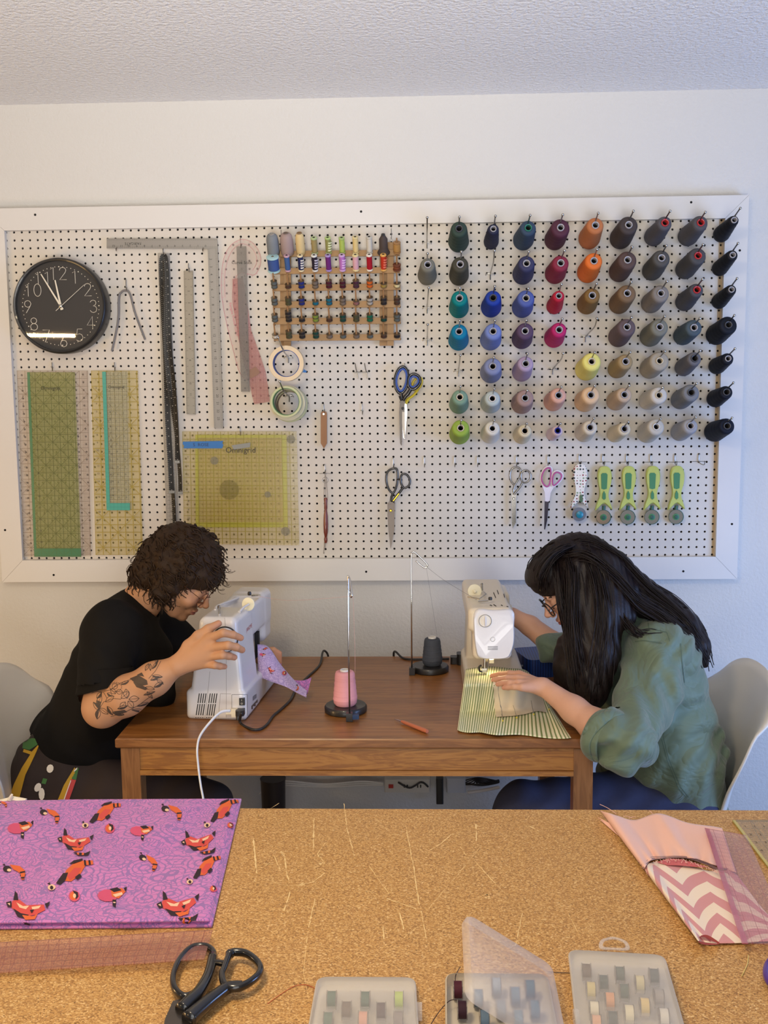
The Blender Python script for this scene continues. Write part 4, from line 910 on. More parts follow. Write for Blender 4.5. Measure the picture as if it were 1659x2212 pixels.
# spools
def spool(k, i, r, L, body, capc, label, kind='spool', rcap=None, cat='thread spool', stripes=None):
    p = dpos(k, i) + DA * .001; e = empty('thread_spool', p); rcap = rcap or r * 1.12; tm = threadmat('spool_' + str(k) + str(i), body); cm = mat('cap_' + capc, capc, .4)
    b = M(); c = M()
    if kind == 'cone':
        b.lathe([(r * .9, .0), (r, .004), (r * .98, L * .7), (r * .86, L * .9), (r * .62, L - .001), (.008, L)], p, DA, 24, cap=False)
        c.lathe([(.0085, L - .002), (.0085, L + .002), (.0062, L + .002), (.0062, L - .03)], p, DA, 16, mis=[0, 0, 0, 1, 1])
    elif kind == 'flare':
        b.lathe([(r * 1.45, 0), (r * 1.5, .003), (r * 1.05, .014), (r, .02), (r, L * .8), (r * .6, L * .95), (r * .5, L)], p, DA, 24); c.lathe([(r * .5, L), (r * .45, L + .005), (.003, L + .005), (.003, L - .01)], p, DA, 14, mis=[0, 0, 1])
    else:
        b.lathe([(r * .8, .006), (r, .008), (r, L - .008), (r * .8, L - .006)], p, DA, 20)
        for h in (0, L - .006): c.lathe([(rcap * .85, h), (rcap, h + .0015), (rcap, h + .0045), (rcap * .85, h + .006), (.004, h + .006), (.003, h + .002)], p, DA, 20, mis=[0, 0, 0, 0, 1])
    b.build('wound_thread', tm, e, col=True)
    if stripes:
        s_ = M()
        for q in range(4): s_.lathe([(r * 1.01, .012 + q * (L - .022) / 4), (r * 1.03, .0145 + q * (L - .022) / 4), (r * 1.01, .017 + q * (L - .022) / 4)], p, DA + Vector((.08, 0, 0)), 20, cap=False)
        s_.build('light_stripes', mat('stripe_' + stripes, stripes, .5), e)
    c.build('spool_core', [cm, m_in], e); tag(e, label, cat, 'spools on the wooden thread rack')
S1 = [(.0195, .068, '#7f8386', '#9a9690', 'grey cone at the left end of the top rail', 'cone', None), (.0205, .070, '#a5908a', '#7a6a60', 'large mauve grey cone, second on the top rail', 'cone', None), (.0145, .070, '#d8bf8c', '#8a7050', 'cream cone, third on the top rail', 'cone', None),
      (.0095, .056, '#9c8b5e', '#a9b884', 'khaki spool with pale green cap on the top rail', 'spool', None), (.0088, .056, '#8f8e58', '#a8bd74', 'variegated green spool on the top rail', 'spool', '#d9dcaa'), (.0088, .055, '#a9bb5e', '#9fb36a', 'lime green spool on the top rail', 'spool', None),
      (.0088, .057, '#dcc489', '#d6c48e', 'pale yellow spool on the top rail', 'spool', None), (.0092, .057, '#cfc9bb', '#bdb8ac', 'white spool on the top rail', 'spool', None), (.0135, .060, '#4c423e', '#2e2a28', 'dark brown thread cone with flared foot on the top rail', 'flare', None), (.0115, .038, '#b08752', '#9a7348', 'wooden spool with black thread at the right end of the top rail', 'wood', None)]
for i, (r, L, b_, c_, w_, kd, st) in enumerate(S1): spool(0, i, r, L, b_, c_, w_, 'spool' if kd == 'wood' else kd, stripes=st, rcap=r * 1.05 if kd == 'wood' else None)
S2 = [(.0178, .052, '#44598e', '#a9cdd0', 'wide blue spool with pale cyan caps at the left end of the second rail', None), (.0085, .056, '#46618f', '#c09aa8', 'blue spool with pink caps on the second rail', None), (.0085, .056, '#2b2f56', '#dccaa2', 'navy and white spool with cream caps on the second rail', '#d8d2c6'),
      (.0088, .056, '#2c2430', '#d8d6cf', 'black spool with white caps on the second rail', '#bcb6c2'), (.0085, .056, '#6c2e72', '#a58ac2', 'purple spool with lilac caps on the second rail', None), (.0092, .056, '#b878be', '#c8a2cc', 'orchid pink spool on the second rail', '#d8b2d8'),
      (.0092, .056, '#d8a8ae', '#dccb96', 'pale pink spool with yellow caps on the second rail', None), (.0088, .056, '#a5202c', '#e0d6c8', 'bright red spool with white caps on the second rail', None), (.0088, .056, '#b83c2a', '#dba85a', 'red spool with orange caps on the second rail', '#d8745a'), (.0115, .022, '#7b4630', '#6a3c28', 'short brown spool at the right end of the second rail', None)]
for i, (r, L, b_, c_, w_, st) in enumerate(S2): spool(1, i, r, L, b_, c_, w_, 'spool', stripes=st)
# bobbins
m_bob = mat('bobbin_metal', '#a19a8c', .28, .9)
def bobbin_mesh(tm, r=.0105, h=.0115):
    m = M(); z0 = Vector((0, 0, 0))
    m.lathe([(.0032, 0), (r, 0), (r, .0009), (.0032, .0009)], z0, (0, 0, 1), 20, mi=0, cap=False); m.lathe([(.0032, h - .0009), (r, h - .0009), (r, h), (.0032, h), (.0032, h - .003)], z0, (0, 0, 1), 20, mi=0, cap=False)
    m.lathe([(r * .86, .0009), (r * .9, h / 2), (r * .86, h - .0009)], z0, (0, 0, 1), 20, mi=1, cap=False)
    me = m.build('bobbin_src', [m_bob, tm]); d = me.data; bpy.data.objects.remove(me); return d
BC = {'grey': '#5d625f', 'brown': '#4a3328', 'navy': '#2a3070', 'maroon': '#4a1c28', 'plum': '#4a2a38', 'orange': '#c8622c', 'gold': '#9c8246', 'pale gold': '#d9c99a', 'olive': '#4b4a32', 'teal': '#226478', 'taupe': '#75685c', 'rose brown': '#8a5f5a', 'silver': '#aca49a',
      'dark': '#2c2728', 'yellow green': '#7c8a3c', 'dark green': '#1f4238', 'green': '#216448', 'white': '#c9c0b0'}
BM = {k: bobbin_mesh(threadmat('bobbin_' + k.replace(' ', '_'), v)) for k, v in BC.items()}
BR = [['grey2', 'brown1', 'navy2', 'taupe2', 'maroon2', 'maroon2', 'plum2', 'orange2', 'gold1', 'pale gold1'], ['grey2', 'olive2', 'navy2', 'teal1', 'teal2', 'taupe2', 'rose brown1', 'silver2', 'dark2', 'brown2'],
      ['grey2', 'dark3', 'dark1', 'yellow green2', 'brown1', 'dark green2', 'olive2', 'green2', 'dark green1', 'grey2'], ['white1', 'olive2', 'dark2', 'dark green2', 'taupe1', 'grey1', 'taupe1', 'grey1', 'brown1', 'dark1']]
QR = Matrix.Rotation(.60, 4, 'X')
for k, row in enumerate(BR):
    for i, s_ in enumerate(row):
        n = int(s_[-1]); c = s_[:-1]
        for q in range(n):
            o = bpy.data.objects.new('thread_bobbin', BM[c]); COL.objects.link(o); p = dpos(k + 2, i) + DA * (.002 + q * .0122)
            o.matrix_world = Matrix.Translation(p) @ QR; WL[o.name] = p
            pos = ['leftmost', 'second from left', 'third from left', 'fourth from left', 'fifth from left', 'fifth from right', 'fourth from right', 'third from right', 'second from right', 'rightmost'][i]
            lv = '' if n == 1 else (['lower ', 'upper '][q] if n == 2 else ['lowest ', 'middle ', 'topmost '][q])
            tag(o, '%s%s metal bobbin on the %s dowel of the %s rail' % (lv, c, pos, ['third', 'fourth', 'fifth', 'bottom'][k]), 'bobbin', 'bobbins on the wooden thread rack')
# ================================================================ SEWING TABLE
def woodmat(name, c1, c2, c3, rough, axis=0, grain=1., coat=.15, planks=None, knots=True):
    t = NT(name); co = t.coord(); sc_ = [9, 9, 9]; sc_[axis] = .9
    w = t.mapping(co, scale=tuple(s_ * grain for s_ in sc_)); n1 = t.noise(w, 4, 5, .6, dist=1.2); n2 = t.noise(t.mapping(co, scale=tuple((120, 120, 120)[i] if i != axis else 3 for i in range(3))), 1.2, 4)
    rings = ((n1 * 26).sin() * .5 + .5); f = rings * .45 + n2 * .55
    col = t.ramp(f, [(.15, c1), (.5, c2), (.9, c3)])
    if planks:
        ax_ = t.xyz(co)[planks[0]]; pl = ((ax_ / planks[1]).floor()); k = t.noise(t.n('ShaderNodeCombineXYZ', {0: pl * 7.31}).outputs[0], 3.3, 0)
        hv = t.n('ShaderNodeHueSaturation', {'Color': col, 'Value': k * .7 + .66}).outputs[0]; gap = ax_.line(planks[1], .0012)
        col = t.mix(gap * .5, hv, c1)
    if knots:
        kn = t.vor(t.mapping(co, scale=(1, 2.2, 2.2)), 3.3); col = t.mix(kn.lt(.055) * .7, col, c1)
    return t.end(t.bsdf(col, rough, 0, t.bump(n2, .08, .001), Coat_Weight=coat, Coat_Roughness=.25))
m_ttop = woodmat('stained_pine_top', '#74461d', '#8a5727', '#9c6832', .36, 0, planks=(1, .092))
m_tapr = woodmat('stained_pine_apron', '#7d4c1c', '#996427', '#a97434', .42, 0, grain=1.4)
m_tleg = woodmat('stained_pine_leg', '#6f4621', '#805329', '#8f6136', .42, 2)
TX0, TX1, TY0, TY1 = .562, 1.767, -.893, -.112
tb = empty('sewing_table', ((TX0 + TX1) / 2, (TY0 + TY1) / 2, 0)); tag(tb, 'brown stained pine table against the back wall carrying both sewing machines', 'table')
def bevbox(m, c, s_, b=.003, mi=None):
    hx, hy = s_[0] / 2, s_[1] / 2
    m.prism([(hx, hy), (-hx, hy), (-hx, -hy), (hx, -hy)], -s_[2] / 2, s_[2] / 2, Matrix.Translation(Vector(c)), mi, bev=(b / max(hx, hy) * 1., b)); return m
bevbox(M(), ((TX0 + TX1) / 2, (TY0 + TY1) / 2, TZ - .0125), (TX1 - TX0, TY1 - TY0, .025)).build('table_top', m_ttop, tb, sharp=30)
for lx in (TX0 + .034, TX1 - .034):
    for ly in (TY0 + .034, TY1 - .034): bevbox(M(), (lx, ly, (TZ - .026) / 2), (.048, .048, TZ - .026)).build('leg', m_tleg, tb, sharp=30)
for y_ in (TY0 + .022, TY1 - .022):
    m = M(); m.box(((TX0 + TX1) / 2, y_, TZ - .026 - .030), (TX1 - TX0 - .116, .018, .058)); m.build('apron', m_tapr, tb, sharp=30)
    m = M(); m.box(((TX0 + TX1) / 2, y_ - .002, TZ - .026 - .0665), (TX1 - TX0 - .116, .024, .013)); m.build('apron_moulding', m_tapr, tb, sharp=30)
for x_ in (TX0 + .022, TX1 - .022): m = M(); m.box((x_, (TY0 + TY1) / 2, TZ - .026 - .035), (.018, TY1 - TY0 - .116, .070)); m.build('apron', m_tapr, tb, sharp=30)
# ================================================================ SEWING MACHINES
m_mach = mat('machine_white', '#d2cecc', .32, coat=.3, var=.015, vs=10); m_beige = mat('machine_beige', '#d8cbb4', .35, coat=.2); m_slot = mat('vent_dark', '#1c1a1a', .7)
m_red = mat('red_print', '#b5302c', .5); m_lab = mat('grey_label', '#7d7b7b', .5)
def place(o, loc, rz):     # turn a finished tree whose parts were built at the origin
    o.location = loc; o.rotation_euler = (0, 0, rz)
def rot_sdf_machine(spec, org, rz, h=.003):
    """boxes in local axes -> one smooth shell in world space"""
    c, s_ = math.cos(rz), math.sin(rz); R = np.array([[c, s_, 0], [-s_, c, 0], [0, 0, 1]]); org = np.array(org)
    S = SDF(org + np.array([-.1, -.1, -.02]), org + np.array([.30, .48, .33]), h)
    for b in spec:
        lc = np.array(b['c']); wc = org + R.T @ lc; S.box(wc, b['h'], b.get('r', .01), R, b.get('k', .01), b.get('op', 'add'), b.get('t'))
    v, f = S.mesh(); return smoothmesh(v, f, 1), f
# left machine: long axis into the room, hand wheel end towards the camera
Lrz = math.radians(-5); Lo = np.array([.708, -.742, TZ])
specL = [dict(c=(.0815, .08, .135), h=(.0815, .08, .135), r=.012, t=(.012, .60, .98)), dict(c=(.0815, .20, .040), h=(.0815, .20, .040), r=.012, k=.006),
         dict(c=(.0935, .20, .228), h=(.0485, .20, .048), r=.016, k=.012), dict(c=(.0935, .355, .205), h=(.0475, .045, .075), r=.018, k=.01),
         dict(c=(.100, .205, .270), h=(.034, .075, .012), r=.006, k=.003, op='sub')]
v, f = rot_sdf_machine(specL, Lo, Lrz)
eL = empty('sewing_machine', Lo); tag(eL, 'white sewing machine on the left of the table, hand wheel end towards the viewer', 'sewing machine')
bodyL = M().raw(v, f).build('machine_body', m_mach, eL, sharp=None)
bl = bvh_of(bodyL)
def Lw(x, y, z):
    c, s_ = math.cos(Lrz), math.sin(Lrz); return Vector((Lo[0] + c * x - s_ * y, Lo[1] + s_ * x + c * y, Lo[2] + z))
z1b = lambda x, y: (x / 2.676, 1120 + y / 2.676)
z2b = lambda x, y: (380 + x / 3.95, 1230 + y / 3.95)
m = M()
for gx, gx2 in ((200, 170), (293, 262)):
    for k in range(4):
        for (ya, yb) in ((1058, 1140), (1148, 1265)):
            fx = lambda y: gx + k * 19 + (gx2 - gx) * (y - 1058) / 207
            decal(m, bl, [z2b(fx(ya) - 3.5, ya), z2b(fx(ya) + 4.5, ya), z2b(fx(yb) + 4.5, yb), z2b(fx(yb) - 3.5, yb)], .0005)
m.build('vent_slots', m_slot, eL, smooth=False)
m = M()
for ln in (((415, 395), (428, 560), (430, 1060), (428, 1300)), ((290, 870), (272, 1060), (245, 1290)), ((380, 1060), (362, 1275), (600, 1270)), ((380, 1060), (470, 1062))):
    decal_line(m, bl, [z2b(*p) for p in ln], .9, .0004)
m.build('seam_lines', mat('seam_grey', '#9a9590', .6), eL, smooth=False)
m = M(); decal(m, bl, [z2b(*p) for p in ((478, 1068), (605, 1068), (605, 1270), (478, 1270))], .0008); m.build('socket_panel', m_mach, eL)
m = M()
for A_, B2 in (((478, 1068), (605, 1068)), ((605, 1068), (605, 1268)), ((478, 1068), (478, 1190))): decal_line(m, bl, [z2b(*A_), z2b(*B2)], .9, .0013)
m.build('panel_outline', m_lab, eL)
def hitp(px, py, off=0, bv=None):
    h_ = hit(bv or bl, px, py); return h_[0] + h_[1] * off, h_[1]
p, n = hitp(*z2b(565, 1125)); m = M(); m.box(p + n * .002, (.0145, .008, .019)); sw = m.build('power_switch', m_blk, eL)
m = M(); puttext(m, 'I', .007, p + Vector((0, -.0065, .0045)), (1, 0, 0), (0, 0, 1)); puttext(m, 'O', .007, p + Vector((0, -.0065, -.0045)), (1, 0, 0), (0, 0, 1)); m.build('switch_marks', m_ivory, sw)
p, n = hitp(*z2b(550, 1205)); m = M(); m.rbox(p + Vector((.002, -.012, .0)), (.022, .03, .014), .005); m.tube([p + Vector((-.002, -.02, -.004)), p + Vector((-.003, -.024, -.018))], [.007, .0045], 10); m.build('black_plug', m_blk, eL)
p, n = hitp(*z2b(505, 1215)); m = M(); m.box(p + Vector((0, -.006, 0)), (.016, .013, .022)); m.tube([p + Vector((-.004, -.008, 0)), p + Vector((-.022, -.012, .000))], [(.0035, .005), (.003, .0045)], 8, flat=(0, 1, 0)); m.build('white_plug', mat('cream_plug', '#dfd5bd', .4), eL)
# labels on the back side
m = M(); decal(m, bl, [z2b(*p) for p in ((655, 1085), (686, 1060), (686, 1095), (655, 1122))], .0006); decal(m, bl, [z2b(*p) for p in ((643, 1165), (696, 1108), (696, 1160), (643, 1222))], .0006, mi=1); m.build('rating_labels', [m_lab, mat('brown_label', '#5d5148', .5)], eL, smooth=False)
pa, na = hitp(*z2b(601, 520)); pb_, nb_ = hitp(*z2b(645, 478)); m = M()
puttext(m, 'JANOME', .0155, (pa + pb_) / 2 + Vector((.0012, 0, 0)), (pb_ - pa).normalized() * 1.0 if False else Vector((pb_.x - pa.x, pb_.y - pa.y, (pb_.z - pa.z) * .2)), (0, 0, 1), sx=1.0); m.build('brand_lettering', m_red, eL, smooth=False)
# hand wheel
p, n = hitp(487, 1380); q = p + Vector((0, -.002, 0))
M().lathe([(.033, 0), (.0345, .002), (.0345, .004), (.030, .004)], q, (0, -1, 0), 40, cap=False).build('wheel_groove', m_blk, eL)
M().lathe([(.031, 0), (.031, .014), (.028, .018), (.012, .019), (.0001, .019)], q, (0, -1, 0), 40).build('hand_wheel', m_mach, eL)
# spool pin, disc, winder, thread guide
pz = .266
a = Lw(.086, .045, pz); M().lathe([(.008, -.004), (.008, .004), (.003, .005), (.003, .022), (.0045, .024), (.0045, .032), (.002, .033)], a, (0, 0, 1), 14, mis=[0, 0, 1, 1, 1, 1]).build('bobbin_winder', [m_mach, m_steel], eL)
d0 = J(537, 1305, -.63); M().lathe([(.0175, 0), (.0185, .001), (.0185, .003), (.0175, .004), (.004, .004), (.004, .010)], d0, Vector((-.25, -.95, .1)), 28).build('spool_cap', mat('cream_disc', '#e3dcc0', .4), eL)
m = M(); m.tube([J(517, 1322, -.69), J(526, 1312, -.665), J(537, 1305, -.64)], [.004, .0032, .003], 10); m.build('spool_pin', m_mach, eL)
M().lathe([(.005, 0), (.0055, .004), (.0045, .009), (.003, .01)], J(539, 1285.5, -.56), (0, 0, 1), 12).build('tension_knob', m_blk, eL)
m = M(); m.box(J(553, 1288, -.52) + Vector((0, 0, .002)), (.025, .006, .004)); m.build('thread_guide', m_steel, eL)
m = M(); m.tube(spline([J(465, 1318, -.66), J(470, 1309, -.62), J(500, 1297, -.52), J(520, 1288, -.45)], 5), .0035, 8); m.build('carry_handle', m_mach, eL)
# needle assembly inside the throat
p = Lw(.135, .33, .10); m = M(); m.tube([p + Vector((-.02, 0, .03)), p + Vector((-.02, 0, -.016))], .0035, 8); m.box(p + Vector((-.02, -.004, -.014)), (.016, .012, .012)); m.build('presser_foot', m_steel, eL)
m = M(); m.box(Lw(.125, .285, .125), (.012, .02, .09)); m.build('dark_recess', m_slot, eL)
# right machine: needle end towards the camera
Ro = np.array([1.452, -.700, TZ])
specR = [dict(c=(.062, .21, .255), h=(.058, .21, .032), r=.014, k=.01), dict(c=(.078, .355, .135), h=(.070, .065, .135), r=.014, k=.008, t=(0, .86, 1)), dict(c=(.084, .23, .034), h=(.084, .188, .040), r=.012, k=.006),
         dict(c=(.068, .05, .215), h=(.052, .045, .068), r=.014, k=.008)]
v, f = rot_sdf_machine(specR, Ro, 0)
eR = empty('sewing_machine', Ro); tag(eR, 'beige sewing machine on the right of the table with its needle end towards the viewer', 'sewing machine')
bodyR = M().raw(v, f).build('machine_body', m_beige, eR, sharp=None); brv = bvh_of(bodyR)
z4b = lambda x, y: (960 + x / 2.373, 1150 + y / 2.373)
fpp = spline([Vector((*z4b(*p), 0)) for p in ((158, 402), (250, 400), (350, 402), (357, 480), (357, 560), (342, 615), (318, 645), (250, 650), (180, 643), (160, 600), (150, 500))], 4, True)
m = M(); P = [J(q.x, q.y, -.702) for q in fpp]; c = sum(P, Vector()) / len(P); n_ = len(P)
vs = [p + Vector((0, .012, 0)) for p in P] + P + [p + (c - p) * .05 + Vector((0, -.004, 0)) for p in P]
m.add(vs, [(i + k * n_, i + n_ + k * n_, (i + 1) % n_ + n_ + k * n_, (i + 1) % n_ + k * n_) for k in (0, 1) for i in range(n_)] + [tuple(reversed(range(2 * n_, 3 * n_)))]); fp = m.build('face_plate', m_mach, eR, sharp=50)
q = J(1048, 1341, -.7065); M().lathe([(.0175, 0), (.0172, .0012), (.0155, .0014), (.015, .0006), (.0001, .0006)], q, YA, 36).build('pressure_dial', mat('machine_ivory', '#dcd4c6', .35), eR)
M().tube(circ(q + Vector((0, -.0016, 0)), .0165, 32), .0007, 5, closed=True).build('dial_ring', m_lab, eR)
m = M(); m.tube([q + Vector((0, -.004, .013)), q + Vector((0, -.006, 0)), q + Vector((0, -.004, -.013))], [.0018, .003, .0018], 8); m.build('dial_grip', m_mach, eR)
m = M(); m.tube(circ(J(1064.5, 1381, -.7068), .0058, 24), .0004, 4, closed=True); m.build('round_mark', m_lab, eR)
m = M(); 
for k in range(3): m.box(J(1064.5, 1397 + k * 3, -.7066), (.0265, .0004, .0016))
m.build('caution_print', m_lab, eR, smooth=False)
c0 = J(1025, 1276.5, -.52); M().lathe([(.0185, 0), (.0195, .001), (.0195, .003), (.0185, .004), (.005, .004), (.005, .010), (.003, .012)], c0, Vector((.05, -1, .05)), 30).build('spool_cap', mat('cream_disc', '#e3dcc0', .4), eR)
m = M(); m.tube([J(1041, 1284, -.46), J(1041, 1262, -.46)], [.004, .003], 10); m.ball(J(1041, 1262, -.46), .0038, 8); m.build('bobbin_winder', m_steel, eR)
M().lathe([(.005, 0), (.0055, .005), (.004, .008)], J(1059, 1296, -.64), (0, 0, 1), 12).build('tension_knob', m_blk, eR)
m = M(); m.tube([J(1033, 1299, -.64), J(1055, 1297, -.64)], .0025, 6); m.tube([J(1010, 1289, -.6), J(1035, 1294, -.62), J(1050, 1283, -.55), J(1045, 1278, -.5)], .0018, 6); m.build('thread_guide', m_steel, eR)
m = M()
for (x0, y0, x1, y1) in ((1066, 1280, 1071, 1292), (1074, 1275, 1077, 1284), (1088, 1283, 1090, 1291), (1058, 1307, 1063, 1309), (1066, 1306, 1072, 1310), (1082, 1307, 1086, 1309), (1094, 1310, 1098, 1311)): decal_line(m, brv, [(x0, y0), (x1, y1)], 1.6, .0006)
m.build('top_print', m_slot, eR, smooth=False)
HWc = Vector((1.60, -.345, .93)); M().lathe([(.030, 0), (.032, .003), (.032, .012), (.028, .018), (.02, .02), (.0001, .02)], HWc - Vector((.016, 0, .0)), (1, -.12, 0), 36).build('stitch_dial', m_beige, eR)
m = M(); m.tube([J(1047, 1421, -.63), J(1047, 1446, -.63)], .0042, 10); m.tube([J(1052, 1421, -.625), J(1052, 1452, -.625)], .0022, 8); m.box(J(1046, 1448, -.632), (.014, .010, .012)); m.tube([J(1047, 1452, -.632), J(1047, 1464, -.632)], .0012, 6); m.build('needle_bar', m_steel, eR)
m = M(); m.box(J(1050, 1465, -.632), (.017, .022, .003)); m.tube([J(1046, 1455, -.63), J(1052, 1464, -.63)], .003, 8); m.build('presser_foot', m_steel, eR)
M().tube(spline([J(1040, 1437, -.635), J(1035, 1441, -.635), J(1036, 1449, -.635), J(1042, 1451, -.635)], 4), .0028, 8).build('lifter_lever', m_blk, eR)
M().box(J(1062, 1428, -.63), (.012, .008, .010)).build('needle_threader', mat('cream_lever', '#e6dcae', .4), eR)
# blue pedal mat etc behind the right machine
m_bluec = NT('blue_ribbed_case'); _t = m_bluec; g_ = _t.xyz(_t.coord())[0].line(.008, .004); m_bluec = _t.end(_t.bsdf(_t.mix(g_, '#1d3f86', '#10275c'), .4))
m = M(); m.rbox((1.735, -.27, TZ + .028), (.21, .15, .056), .02, Matrix.Rotation(.25, 3, 'Z')); o = m.build('storage_case', m_bluec, org=(1.735, -.27, TZ), sharp=40); tag(o, 'blue ribbed case lying behind the right sewing machine', 'case')
# ================================================================ THREAD STANDS
m_stand = mat('black_painted_base', '#1f1c1b', .42, coat=.2)
def stand(cx, cy, rodpts, clamp, label, rodY, blue=False):
    c = JZ(cx, cy, TZ); e = empty('thread_stand', c)
    M().lathe([(.052, 0), (.057, .002), (.0575, .014), (.054, .0185), (.0001, .019)], c, (0, 0, 1), 48).build('base', m_stand, e, sharp=50)
    M().box((clamp[0], clamp[1], TZ + .012), (.017, .018, .022)).build('rod_clamp', m_stand, e, sharp=30)
    P = [J(x, y, y_) for x, y, y_ in rodpts]; M().tube([P[0]] + spline(P[1:], 5), .0024, 10).build('rod', m_chrome, e, sharp=None)
    if blue: M().box((clamp[0] + .016, clamp[1] + .001, TZ + .0115), (.017, .010, .012), Matrix.Rotation(.15, 3, 'Z')).build('blue_tag', mat('navy_tag', '#1f3a5c', .5), e)
    tag(e, label, 'thread stand'); return c
cA = stand(747, 1536, [(755.5, 1552, -.757), (753, 1400, -.757), (752, 1256, -.757), (752.5, 1249, -.757), (755, 1250, -.765), (760, 1281, -.80), (758.5, 1290, -.80), (756, 1283, -.79), (755, 1272, -.785)], (JZ(755, 1558, TZ).x, -.757), 'black thread stand with chrome rod carrying the pink cone, centre of the table', -.757, True)
cB = stand(929, 1449, [(889.5, 1449, -.325), (889, 1300, -.325), (888.5, 1203, -.325), (891, 1195, -.325), (896, 1193.5, -.325), (921, 1217, -.33), (922, 1224, -.33), (916, 1226, -.33), (898, 1211, -.33)], (JZ(890, 1459, TZ).x, -.325), 'black thread stand with tall rod carrying the dark grey cone, left of the right machine', -.325)
def standcone(px, py0, py1, r0, r1, Y, color, label, core):
    a = J(px, py0, Y); b = J(px, py1, Y); a = Vector((a.x, Y, TZ + .0195)); b = Vector((a.x, Y, b.z)); e = empty('thread_cone', a)
    mt, mc = cone_mesh(M(), a, b, r0, r1, 'w', .0125, 1.3); mt.build('wound_thread', threadmat('standcone_' + core, color), e, col=True, sharp=60); mc.build('core', [m_core['w'], m_in], e); tag(e, label, 'thread cone'); return b
tA = standcone(746, 1530, 1449, .0325, .0268, cA.y - .004, '#e6a3a6', 'tall pink thread cone standing on the thread stand between the machines', 'pink')
tB = standcone(934, 1450, 1378, .0310, .0250, cB.y + .0, '#4a4e57', 'dark grey thread cone standing on the right thread stand', 'slate')
m_thr = mat('thread_pink', '#d6a29a', .6); m_thrg = mat('thread_grey', '#6f6f74', .6)
o = M().tube(spline([Vector((cA.x + .02, cA.y, tA.z - .04)), J(767, 1440, -.76), J(763, 1300, -.79), J(759, 1289, -.80)], 5), .0004, 4).build('loose_thread', m_thr); tag(o, 'pink thread rising from the pink cone to the rod hook', 'thread')
o = M().tube(spline([J(758, 1288, -.80), J(700, 1293, -.74), J(620, 1297, -.6), J(553, 1287, -.53)], 6), .00035, 4).build('loose_thread', m_thr); tag(o, 'pink thread running from the rod hook to the left machine', 'thread')
o = M().tube([J(944, 1372, -.31), J(921, 1226, -.33)], .0004, 4).build('loose_thread', m_thrg); tag(o, 'grey thread rising from the dark grey cone to the rod loop', 'thread')
o = M().tube(spline([J(922, 1225, -.33), J(960, 1254, -.45), J(1008, 1283, -.58), J(1030, 1296, -.63)], 6), .0004, 4).build('loose_thread', m_thrg); tag(o, 'grey thread running from the rod loop to the right machine', 'thread')
# seam ripper
e = empty('seam_ripper', JZ(895, 1569, TZ)); a = JZ(867, 1558, TZ + .006); b = JZ(923, 1580, TZ + .006); d = (b - a)
M().tube([a, a + d * .1, a + d * .5, a + d * .9, b], [.0028, .0045, .0052, .0058, .005], 10).build('handle', mat('terracotta_handle', '#b5694a', .4), e)
M().tube([JZ(852, 1553, TZ + .004), JZ(858, 1555, TZ + .005), a], [.0005, .0014, .0018], 8).build('steel_tip', m_steel, e); tag(e, 'small seam ripper with orange brown handle lying at the front of the table', 'seam ripper')
# cables
m_cabk = mat('black_cable', '#221f1e', .45); m_cabw = mat('white_cable', '#e4dfd6', .4)
def cable(pts, r, m_, label, n=7, flat=None):
    P = spline([Vector(p) for p in pts], n); o = M().tube(P, r if not flat else [(r, flat)] * len(P), 8, flat=(0, 1, 0) if flat else None).build('power_cable', m_, org=P[0], sharp=None); tag(o, label, 'cable'); return o
c1 = [J(522, 1540, -.80), JZ(519, 1561, TZ + .004)] + [JZ(*z2b(*p), TZ + .004) for p in ((640, 1362), (720, 1362), (780, 1320), (830, 1250), (900, 1190), (980, 1110), (1030, 1010), (1120, 920))] + [JZ(690, 1437, TZ + .004), J(697, 1409, -.105), J(703, 1407, -.09), J(709, 1418, -.085), J(711, 1450, -.08)]
cable(c1, .0035, m_cabk, 'black cable curling from the left machine across the table to the back edge')
c2 = [J(*z1b(1330, 1112), -.80), J(*z1b(1280, 1118), -.82), J(*z1b(1230, 1160), -.845), J(*z1b(1160, 1250), -.885), J(*z1b(1140, 1330), -.915), J(*z1b(1146, 1430), -.92), J(*z1b(1160, 1540), -.93), J(*z1b(1178, 1640), -.94), J(*z1b(1185, 1750), -.94)]
cable(c2, .0024, m_cabw, 'white flat cord hanging from the left machine over the front edge of the table', flat=.0042)
c3 = [J(852, 1440, -.085), J(850.5, 1412, -.09), J(855, 1408, -.105), JZ(868, 1420, TZ + .004), JZ(884, 1424, TZ + .004), JZ(930, 1424, TZ + .004), JZ(970, 1423, TZ + .004)]
cable(c3, .0035, m_cabk, 'black cable running along the back of the table to the right machine')
m = M(); m.rbox(JZ(984, 1425, TZ + .012), (.032, .03, .022), .006); m.rbox(JZ(997, 1422, TZ + .018), (.03, .04, .034), .008); o = m.build('power_adapter', m_blk, org=JZ(990, 1428, TZ)); tag(o, 'black plug lying at the back left of the right machine', 'plug')
cable([Vector((1.60, -.36, TZ + .03)), JZ(1160, 1432, TZ + .02), JZ(1185, 1437, TZ + .01), JZ(1205, 1450, TZ + .005)], .003, mat('grey_cable', '#9aa0a8', .5), 'grey cable behind the right sewing machine')
